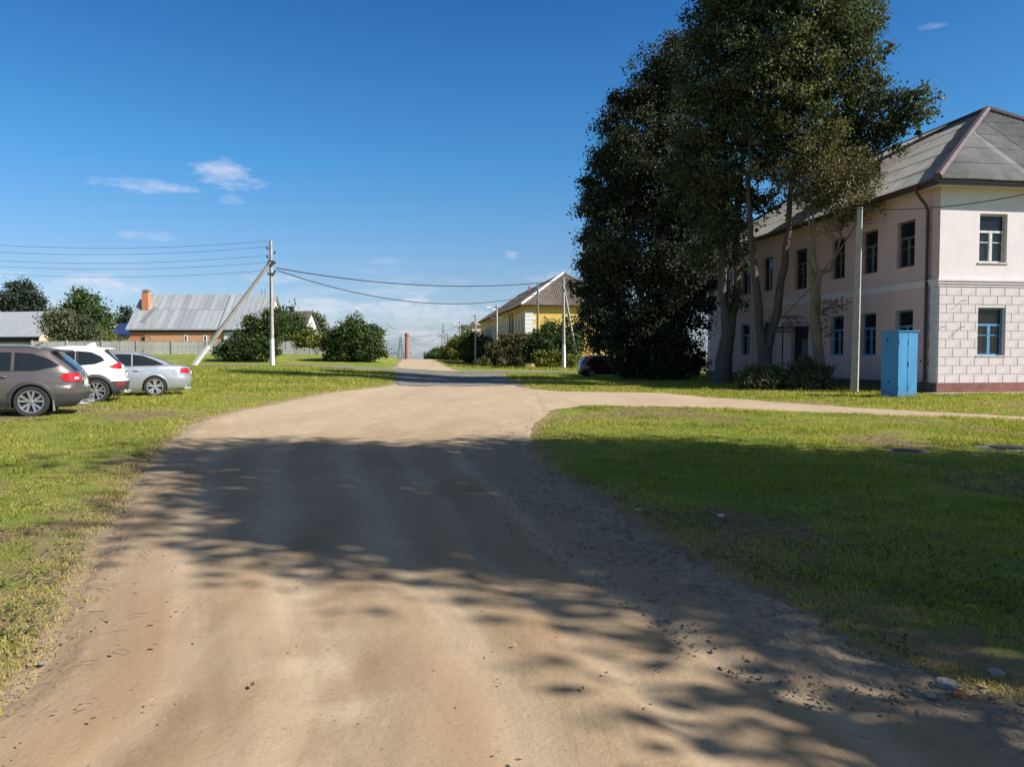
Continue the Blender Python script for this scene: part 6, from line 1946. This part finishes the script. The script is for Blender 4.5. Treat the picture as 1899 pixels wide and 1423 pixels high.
# --- the dense tree that hangs to the ground
b0 = GH(1222, 700); b0.y = 45.5; b0 = Vector((b0.x * 45.5 / G(1222, 700).y if False else (1222 - CX) / F_PX * 45.5, 45.5, float(H(8.8, 45.5))))
tD = thing('deciduous_tree', 'dense dark tree whose foliage hangs down to the ground above the red car', 'tree', b0, group='tall trees by the pink house')
bl = [PB_(*q) for q in ((1216, 150, 45.5, 58), (1262, 120, 45, 60), (1175, 225, 45.5, 56), (1245, 225, 46.5, 85), (1152, 285, 44.5, 52), (1165, 345, 46, 70), (1245, 335, 45, 95), (1134, 415, 45, 56), (1215, 440, 44, 100),
                       (1290, 420, 46, 70), (1120, 495, 45, 50), (1200, 545, 45.5, 105), (1285, 525, 44, 62), (1116, 560, 45.5, 46), (1135, 615, 44.5, 50), (1215, 625, 44.5, 85), (1272, 590, 43.5, 54), (1170, 655, 45, 42), (1235, 672, 44.5, 52), (1275, 660, 45, 34), (1105, 460, 45, 38), (1104, 540, 45, 42), (1108, 602, 44.6, 42), (1135, 648, 44.4, 26), (1112, 385, 45, 36), (1125, 305, 45, 36), (1160, 190, 45.5, 30), (1192, 685, 44.8, 28), (1250, 690, 44.5, 32), (1285, 682, 45, 20), (1215, 692, 44, 24), (1085, 490, 45, 22, 0.6), (1300, 330, 44, 70))]
leaf_cloud('crown', tD, b0, bl, 175000, 0.14, M['leaf_shaded'], 21, 0.22, 16, 0.06, 0.6, 0.06, 0.45, 8)
mb = MB(); top = D(1225, 190, 45.5)
limb(mb, [(0, 0, -0.3), D(1222, 520, 45.5) - b0, D(1226, 330, 45.5) - b0, top - b0], 0.34, 0.06, 1)
mb.build('trunk', M['bark'], tD, 60)
branches(tD, b0, [D(1223, 560, 45.5), D(1225, 430, 45.5), D(1226, 300, 45.5)], bl, M['bark'], 0.09, 5, 14)

# --- tree with two stems near the building, left
bA = GH(1338, 714); tA = thing('deciduous_tree', 'tall tree with pale trunk forking low, between the dense tree and the double trunk', 'tree', bA, group='tall trees by the pink house')
YA = bA.y
mb = MB(); P = lambda px, py, Y=YA: D(px, py, Y) - bA
limb(mb, [(0, 0, -0.3), P(1343, 660), P(1352, 612)], 0.52, 0.34, 2, 4, 0.03, 12)
limb(mb, [P(1350, 622), P(1340, 520), P(1338, 430), P(1345, 250), P(1350, 60)], 0.30, 0.07, 3)
limb(mb, [P(1353, 618), P(1366, 540), P(1366, 430), P(1380, 250), P(1395, 20)], 0.27, 0.07, 4)
limb(mb, [P(1352, 606), P(1357, 590)], 0.22, 0.17, 5)
mb.tube([(0, 0, -0.2), (0, 0, 0.15), (0, 0, 0.5)], [0.85, 0.62, 0.5], 12)
mb.build('trunk', M['bark'], tA, 60)
bl = [PB_(*q) for q in ((1320, 50, 38, 62), (1380, 30, 37, 88), (1330, 130, 38.5, 74), (1400, 130, 36.5, 85), (1320, 215, 38, 80), (1395, 230, 37.5, 84), (1300, 300, 38.5, 66), (1370, 320, 37.5, 66), (1310, 385, 39, 58), (1345, 420, 38, 40, 0.6),
                       (1330, -60, 38, 80), (1400, -90, 37, 100), (1350, -170, 38, 90), (1375, 480, 38, 30, 0.5), (1365, 560, 38.5, 22, 0.45), (1310, 470, 39, 42, 0.8), (1385, 420, 38, 28, 0.35))]
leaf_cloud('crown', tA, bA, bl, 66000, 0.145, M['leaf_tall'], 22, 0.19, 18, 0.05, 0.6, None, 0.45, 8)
branches(tA, bA, [D(1339, 430, YA), D(1366, 400, YA), D(1344, 260, YA), D(1378, 250, YA), D(1390, 80, YA)], bl, M['bark'], 0.085, 6)

# --- the V-shaped double trunk
bB = Vector(((1416 - CX) / F_PX * 36.6, 36.6, 0)); tB = thing('deciduous_tree', 'tall tree with V shaped double trunk in front of the entrance', 'tree', bB, group='tall trees by the pink house')
YB = 36.6; mb = MB(); P = lambda px, py, Y=YB: D(px, py, Y) - bB
limb(mb, [(0, 0, -0.3), P(1417, 690), P(1419, 640)], 0.40, 0.33, 2, 4, 0.02, 12)
limb(mb, [P(1414, 648), P(1408, 590), P(1400, 510), P(1392, 440), P(1388, 360), P(1392, 200), P(1420, 20)], 0.235, 0.06, 3)
limb(mb, [P(1423, 645), P(1440, 580), P(1453, 500), P(1461, 430), P(1466, 340), P(1480, 160), P(1500, -60)], 0.245, 0.07, 4)
mb.build('trunk', M['bark'], tB, 60)
bl = [PB_(*q) for q in ((1470, 40, 36, 90), (1540, 30, 35.5, 80), (1590, 40, 36, 50), (1460, 130, 35, 85), (1540, 120, 36, 85), (1600, 110, 35, 40, 0.8), (1455, 225, 36.5, 74), (1530, 215, 35, 76), (1590, 215, 35.5, 55), (1640, 210, 34.5, 46), (1685, 190, 34, 34, 0.75), (1712, 200, 33.5, 30, 0.6),
                       (1715, 165, 33.5, 15, 0.35), (1650, 250, 34.5, 38, 0.8), (1690, 235, 34, 26, 0.5), (1450, 300, 37, 56, 0.8), (1510, 290, 36, 52), (1575, 275, 35.5, 46), (1640, 95, 35, 18, 0.35), (1610, 160, 35, 42, 0.8), (1430, 370, 37, 32, 0.4), (1480, -60, 36, 105), (1550, -60, 36, 80), (1500, -170, 36.5, 95), (1625, 15, 36, 24, 0.5), (1600, 285, 35, 24, 0.6))]
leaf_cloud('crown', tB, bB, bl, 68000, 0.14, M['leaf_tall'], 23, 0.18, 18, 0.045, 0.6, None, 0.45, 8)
branches(tB, bB, [D(1390, 330, YB), D(1466, 330, YB), D(1480, 160, YB), D(1410, 120, YB)], bl, M['bark'], 0.08, 7)

# --- the pruned tree
bC = Vector(((1521 - CX) / F_PX * 34.0, 34.0, 0)); tC = thing('pruned_tree', 'pruned tree with bare yellowish twigs growing behind the dark shrub', 'tree', bC, group='tall trees by the pink house')
YC = 34.0; mb = MB(); P = lambda px, py, Y=YC: D(px, py, Y) - bC
limb(mb, [(0, 0, -0.3), P(1519, 670), P(1512, 590), P(1514, 520)], 0.27, 0.20, 8, 4, 0.03, 12)
mb.tube([P(1514, 524), P(1522, 500)], [0.19, 0.15], 9); mb.tube([P(1511, 530), P(1500, 505)], [0.16, 0.12], 9)
ends = []
for pts, r in (([P(1516, 520), P(1503, 495), P(1498, 440), P(1502, 380), P(1500, 320)], 0.10), ([P(1517, 515), P(1512, 470), P(1508, 400), P(1515, 330), P(1522, 270)], 0.075),
               ([P(1522, 508), P(1540, 500), P(1556, 460), P(1562, 420), P(1575, 370), P(1590, 330)], 0.085), ([P(1520, 510), P(1545, 480), P(1580, 430), P(1600, 395)], 0.05)):
    limb(mb, pts, r, 0.02, int(r * 100), 4, 0.05, 7); ends.append([Vector(p) for p in pts[2:]])
mb.build('trunk', M['bark_pale'], tC, 60)
g = random.Random(3); tw = MB()
for e in ends:
    for i in range(len(e) - 1):
        for k in range(9):
            s = e[i].lerp(e[i + 1], g.random()); a = g.uniform(0, 6.28); l = g.uniform(0.6, 1.7)
            d = Vector((math.cos(a), math.sin(a) * 0.8, g.uniform(-0.15, 0.75))).normalized() * l
            m1 = s + d * 0.5 + Vector((0, 0, g.uniform(-0.1, 0.2)))
            tw.tube([s, m1, s + d + Vector((0, 0, g.uniform(-0.3, 0.1)))], [0.018, 0.012, 0.004], 4, False)
            for q in range(3):
                f = m1.lerp(s + d, g.random()); d2 = Vector((g.uniform(-1, 1), g.uniform(-1, 1), g.uniform(-0.3, 0.9))).normalized() * g.uniform(0.3, 0.8)
                tw.tube([f, f + d2], [0.009, 0.003], 3, False)
tw.build('twig', M['bark_pale'], tC)
bl = [PB_(*q) for q in ((1505, 330, 34, 46, 0.9), (1540, 300, 34, 46, 1), (1565, 350, 33.5, 46, 1), (1595, 375, 33.5, 34, 0.9), (1500, 285, 34, 40, 1), (1540, 375, 34, 32, 0.5), (1470, 335, 34.5, 40, 0.7), (1530, 250, 34, 40, 0.9), (1580, 300, 34, 40, 0.8), (1615, 360, 33.5, 20, 0.5), (1545, 415, 34, 22, 0.25), (1620, 335, 33.5, 26, 0.7), (1600, 315, 33.5, 32, 0.8), (1625, 380, 33, 16, 0.6))]
leaf_cloud('crown', tC, bC, bl, 15000, 0.10, M['leaf_olive'], 24, 0.18, 12, 0.0, 0.5, None, 0.5, 6)
bl = [PB_(*q) for q in ((1510, 360, 34, 40), (1400, 315, 35, 14), (1530, 330, 34, 30), (1560, 400, 33.8, 22))]
leaf_cloud('brown_leaves', tC, bC, bl, 3500, 0.10, M['leaf_brown'], 25, 0.2, 8, 0)
bl = [PB_(*q) for q in ((1530, 575, 33.6, 12), (1545, 570, 33.4, 9), (1560, 566, 33.2, 8), (1535, 610, 33.6, 14, 0.6))]
leaf_cloud('side_sprig', tC, bC, bl, 420, 0.10, M['leaf_dull'], 26, 0.2, 7, 0)['kind'] = 'stuff'
mb = MB(); limb(mb, [P(1514, 590), P(1530, 572), P(1552, 567), P(1578, 562)], 0.02, 0.006, 3, 3, 0.03, 5); mb.build('twig', M['bark_pale'], tC)


def bush(name, label, px, py, Y, blobs, n, size, m, seed, clump=0.2, group=None, hang=0.3, inner=0.06, stems=6, cat='bush', rough=0.4, zoff=0.05, sprigs=0):
    x = (px - CX) / F_PX * Y; b = Vector((x, Y, float(H(x, Y))))
    t = thing(name, label, cat, b, group=group)
    bl = [PB_(*q) for q in blobs]
    leaf_cloud('foliage', t, b, bl, n, size, m, seed, clump, 10, inner, hang, b.z + zoff, rough, 5)
    g = random.Random(seed); mb = MB()
    for i in range(stems):
        c = Vector(g.choice(bl)[0]) - b; a = Vector((g.uniform(-0.3, 0.3), g.uniform(-0.2, 0.2), -0.1))
        limb(mb, [a, a.lerp(c, 0.5), c], 0.012 * Y ** 0.35, 0.006, i, 3, 0.05, 5)
    for i in range(sprigs):                           # shoots that stand out of the outline
        bb = g.choice(bl); c = Vector(bb[0]) - b; d = Vector((g.uniform(-0.3, 1), g.uniform(-0.5, 0.5), g.uniform(0.3, 1.2))).normalized()
        s = c + d * bb[1][0] * 0.8; mb.tube([s, s + d * bb[1][0] * 0.75], [0.02, 0.006], 3, False)
    mb.build('stem', M['bark'], t, 60)
    return t


bush('shrub', 'leafy rounded shrub at the foot of the V shaped trunk', 1415, 723, 32.8, ((1400, 700, 33, 24), (1430, 695, 33, 27), (1385, 708, 33, 16), (1450, 706, 32.8, 20), (1418, 708, 32.6, 22)), 6000, 0.11, M['leaf_dull'], 31, 0.10, 'shrubs by the pink house wall')
bush('shrub', 'taller upright shrub at the foot of the pruned tree', 1500, 724, 32.6, ((1485, 700, 32.8, 26), (1515, 694, 32.6, 26), (1495, 680, 33, 20), (1528, 708, 32.4, 18), (1505, 710, 32.2, 22), (1475, 712, 32.5, 15), (1490, 668, 33, 9, 0.5)), 7000, 0.10, M['leaf_dull'], 32, 0.10, 'shrubs by the pink house wall')

# --- round the yellow house
bush('lilac_bush', 'large green bush with upright shoots in front of the yellow house corner', 1020, 684, 84, ((1005, 640, 84, 32), (1040, 635, 85, 34), (1060, 650, 84, 30), (985, 655, 84, 18), (1020, 610, 85, 20, 0.6), (1050, 605, 85, 14, 0.4), (990, 620, 85, 12, 0.4), (1065, 622, 85, 22, 0.7), (1030, 665, 83, 24)), 9000, 0.27, M['leaf_green'], 33, 0.3, 'bushes by the yellow house', sprigs=14)
bush('hazel_bush', 'yellowing low bush beside the slim concrete pole', 1022, 686, 81, ((1005, 668, 81.5, 15), (1030, 668, 81.5, 18), (1058, 672, 82, 14), (1015, 676, 81, 12)), 3500, 0.24, M['leaf_yellow'], 34, 0.25, 'bushes by the yellow house')
bush('brown_bush', 'brownish half bare bush along the long yellow wall', 945, 683, 91, ((925, 655, 92, 24), (950, 645, 92, 30), (970, 640, 92, 24), (935, 668, 91, 20), (965, 665, 91, 22), (912, 668, 92, 14)), 8000, 0.27, M['leaf_brown'], 35, 0.3, 'bushes by the yellow house', sprigs=10)
bush('low_green_shrub', 'small bright yellow green shrub beside the white marker post', 899, 679, 90, ((897, 671, 90, 9), (906, 674, 90, 7)), 700, 0.24, M['leaf_yellow'], 36, 0.15, 'bushes by the yellow house', stems=3)
bush('hedge_tree', 'tall dark hedge tree at the near end of the far hedge', 880, 677, 130, ((885, 640, 130, 26), (905, 648, 128, 24), (868, 635, 134, 24), (895, 662, 128, 18), (870, 660, 132, 18), (915, 662, 126, 14)), 8000, 0.36, M['leaf_green'], 37, 0.4, 'far hedge along the street')
bush('hedge_tree', 'middle yellowish green tree of the far hedge', 845, 675, 160, ((850, 640, 160, 20), (838, 650, 162, 18), (858, 655, 158, 18), (832, 660, 162, 12), (846, 664, 158, 14)), 6000, 0.42, M['leaf_yellow'], 38, 0.45, 'far hedge along the street')
bush('hedge_tree', 'low dark bush at the far end of the hedge by the road crest', 805, 673, 195, ((805, 660, 195, 10), (815, 658, 192, 13), (795, 664, 198, 7), (825, 664, 190, 10)), 3000, 0.5, M['leaf_green'], 39, 0.45, 'far hedge along the street')

# --- left of the road, before and behind the fence
bush('round_bush', 'big round dark green bush alone at the street corner', 655, 669, 84, ((655, 632, 84, 44), (632, 645, 84, 32), (682, 640, 84, 34), (660, 605, 84, 24), (690, 625, 84, 22), (618, 652, 84, 20), (700, 650, 84, 18), (640, 618, 84, 22), (675, 655, 83, 22), (640, 658, 83, 18)), 17000, 0.24, M['leaf_green'], 41, 0.28, 'green bushes by the concrete fence', sprigs=14)
bush('spreading_bush', 'wide dark green bush around the foot of the corner pole', 500, 670, 83, ((505, 605, 84, 28), (475, 618, 84, 32), (450, 642, 83, 26), (488, 642, 82.5, 28), (420, 655, 83, 18), (470, 598, 84, 18, 0.6), (515, 585, 84, 16, 0.5), (500, 625, 84, 24), (408, 650, 83, 12, 0.6)), 13000, 0.24, M['leaf_green'], 42, 0.3, 'green bushes by the concrete fence', sprigs=10)
bush('low_green_bush', 'low yellow green bush between the wide bush and the round bush', 590, 668, 96, ((575, 628, 98, 16), (600, 634, 98, 14), (560, 632, 98, 14)), 2500, 0.3, M['leaf_yellow'], 43, 0.3, 'green bushes by the concrete fence', zoff=-2)


def far_tree(label, px, Y, blobs, n, size, m, seed, trunk=0.25, name='deciduous_tree', group='trees around the far houses', clump=0.6):
    x = (px - CX) / F_PX * Y; b = Vector((x, Y, float(H(x, Y)))); t = thing(name, label, 'tree', b, group=group)
    bl = [PB_(*q) for q in blobs]
    leaf_cloud('crown', t, b, bl, n, size, m, seed, clump, 10, 0.08, 0.3, b.z + 0.3, 0.5, 5)
    top = max(bl, key=lambda q: q[0].z)[0]; mb = MB(); limb(mb, [(0, 0, -0.3), (top - b) * 0.55, top - b], trunk, 0.05, seed, 3, 0.15, 7)
    mb.build('trunk', M['bark'], t, 60)
    branches(t, b, [b + (top - b) * 0.4, b + (top - b) * 0.65], bl, M['bark'], trunk * 0.3, seed, 5)


far_tree('grey green tree with pointed tops behind the grey roof at the far left', 42, 150, ((42, 550, 150, 30), (30, 570, 150, 28), (62, 568, 150, 26), (50, 528, 150, 15, 0.7), (32, 530, 150, 10, 0.6), (12, 572, 150, 14, .7), (76, 560, 150, 9, 0.5)), 5500, 0.45, M['leaf_pine'], 51)
far_tree('dull bushy tree overhanging the fence beside the grey roofed house', 115, 112, ((110, 600, 112, 26), (140, 615, 112, 30), (95, 590, 112, 16, 0.7), (165, 620, 112, 24), (120, 628, 112, 24)), 8000, 0.34, M['leaf_dull'], 52)
far_tree('dark green rounded tree between the two houses', 160, 135, ((155, 570, 135, 26), (140, 590, 135, 26), (175, 590, 135, 26), (190, 605, 135, 16), (150, 548, 135, 12), (125, 585, 135, 12, .7)), 6500, 0.42, M['leaf_green'], 53)
far_tree('small pale yellowish tree right of the dark rounded tree', 190, 120, ((188, 620, 120, 14), (198, 628, 120, 9), (180, 628, 120, 12)), 1500, 0.34, M['leaf_yellow'], 54, 0.1)
far_tree('green garden tree behind the fence right of the corner pole', 545, 113, ((548, 612, 113, 26), (530, 600, 113, 22), (568, 622, 113, 18), (535, 628, 113, 20), (525, 580, 113, 10, 0.6), (538, 574, 113, 7, 0.5), (555, 632, 113, 16)), 5500, 0.32, M['leaf_green'], 57)
far_tree('small dark tree left of the orange chimney', 234, 150, ((234, 592, 150, 13), (226, 602, 150, 12), (237, 575, 150, 6, 0.7), (227, 575, 150, 5, 0.6)), 1500, 0.42, M['leaf_pine'], 55)
far_tree('far grey green tree right of the dark roofed house', 585, 165, ((585, 600, 165, 14), (577, 612, 165, 14), (597, 612, 165, 13), (582, 586, 165, 7, 0.7)), 2200, 0.5, M['leaf_dull'], 56)

# --- trees that stand right of the photograph and throw the shade across the road
def shade_tree(label, x, y, h, r, n, seed, lobes):
    b = Vector((x, y, float(H(x, y)))); t = thing('deciduous_tree', label, 'tree', b, group='roadside trees right of the view')
    bl = [(Vector((x + a * r, y + c * r, z * h)), (q * r, q * r, q * r * 1.1), 1.0) for a, c, z, q in lobes]
    leaf_cloud('crown', t, b, bl, n, 0.19, M['leaf_tall'], seed, 0.42, 16, 0.06, 0.5)
    mb = MB(); limb(mb, [(0, 0, -0.3), (0.1, 0.1, h * 0.4), (0, 0, h * 0.9)], 0.32, 0.06, seed, 4, 0.1, 10); mb.build('trunk', M['bark'], t, 60)
    branches(t, b, [b + Vector((0, 0, h * 0.35)), b + Vector((0, 0, h * 0.55)), b + Vector((0, 0, h * 0.75))], bl, M['bark'], 0.09, seed)


LB = ((0, 0, .92, .45), (.5, .1, .78, .5), (-.5, 0, .76, .5), (.1, .45, .68, .5), (0, -.4, .66, .5), (.55, .3, .55, .45), (-.55, .2, .55, .45), (-.2, -.5, .5, .4), (.3, -.3, .45, .4), (0, .2, .42, .4))
shade_tree('roadside tree right of the view, tallest, casting the main shade over the road', 13.2, 4.5, 15.2, 4.5, 32000, 61, LB)
shade_tree('roadside tree right of the view standing farther out in the grass', 18.5, 3.2, 13.0, 4.6, 24000, 62, LB)
shade_tree('slim roadside tree right of the view, beside the tallest one', 12.4, 1.6, 13.6, 3.0, 17000, 64, LB)
shade_tree('small loose roadside tree right of the view, nearest to the road', 8.6, -0.3, 6.3, 1.5, 3000, 63, LB)


def far_wood():
    g = np.random.default_rng(9); n = 9000
    x = g.uniform(-2600, 1600, n); y = 1500 + g.uniform(-60, 60, n)
    z0 = H(x, y); hh = 9 + 9 * fbm(x * 0.01, y * 0 + 2, 5, 4)
    c = np.stack([x, y, z0 + hh * g.random(n)], -1); s = g.uniform(3, 6, n)
    a = g.normal(0, 1, (n, 3)); a /= np.linalg.norm(a, axis=1)[:, None]; b = np.cross(a, g.normal(0, 1, (n, 3))); b /= np.linalg.norm(b, axis=1)[:, None]
    a *= s[:, None]; b *= s[:, None] * 0.7
    V = np.stack([c - a, c + b, c + a, c - b], 1).reshape(-1, 3)
    stuff(link('distant_forest', np_mesh('distant_forest', V, np.arange(n * 4).reshape(-1, 4), M['leaf_pine'], {'tone': np.repeat(g.random(n), 4)})))


far_wood()
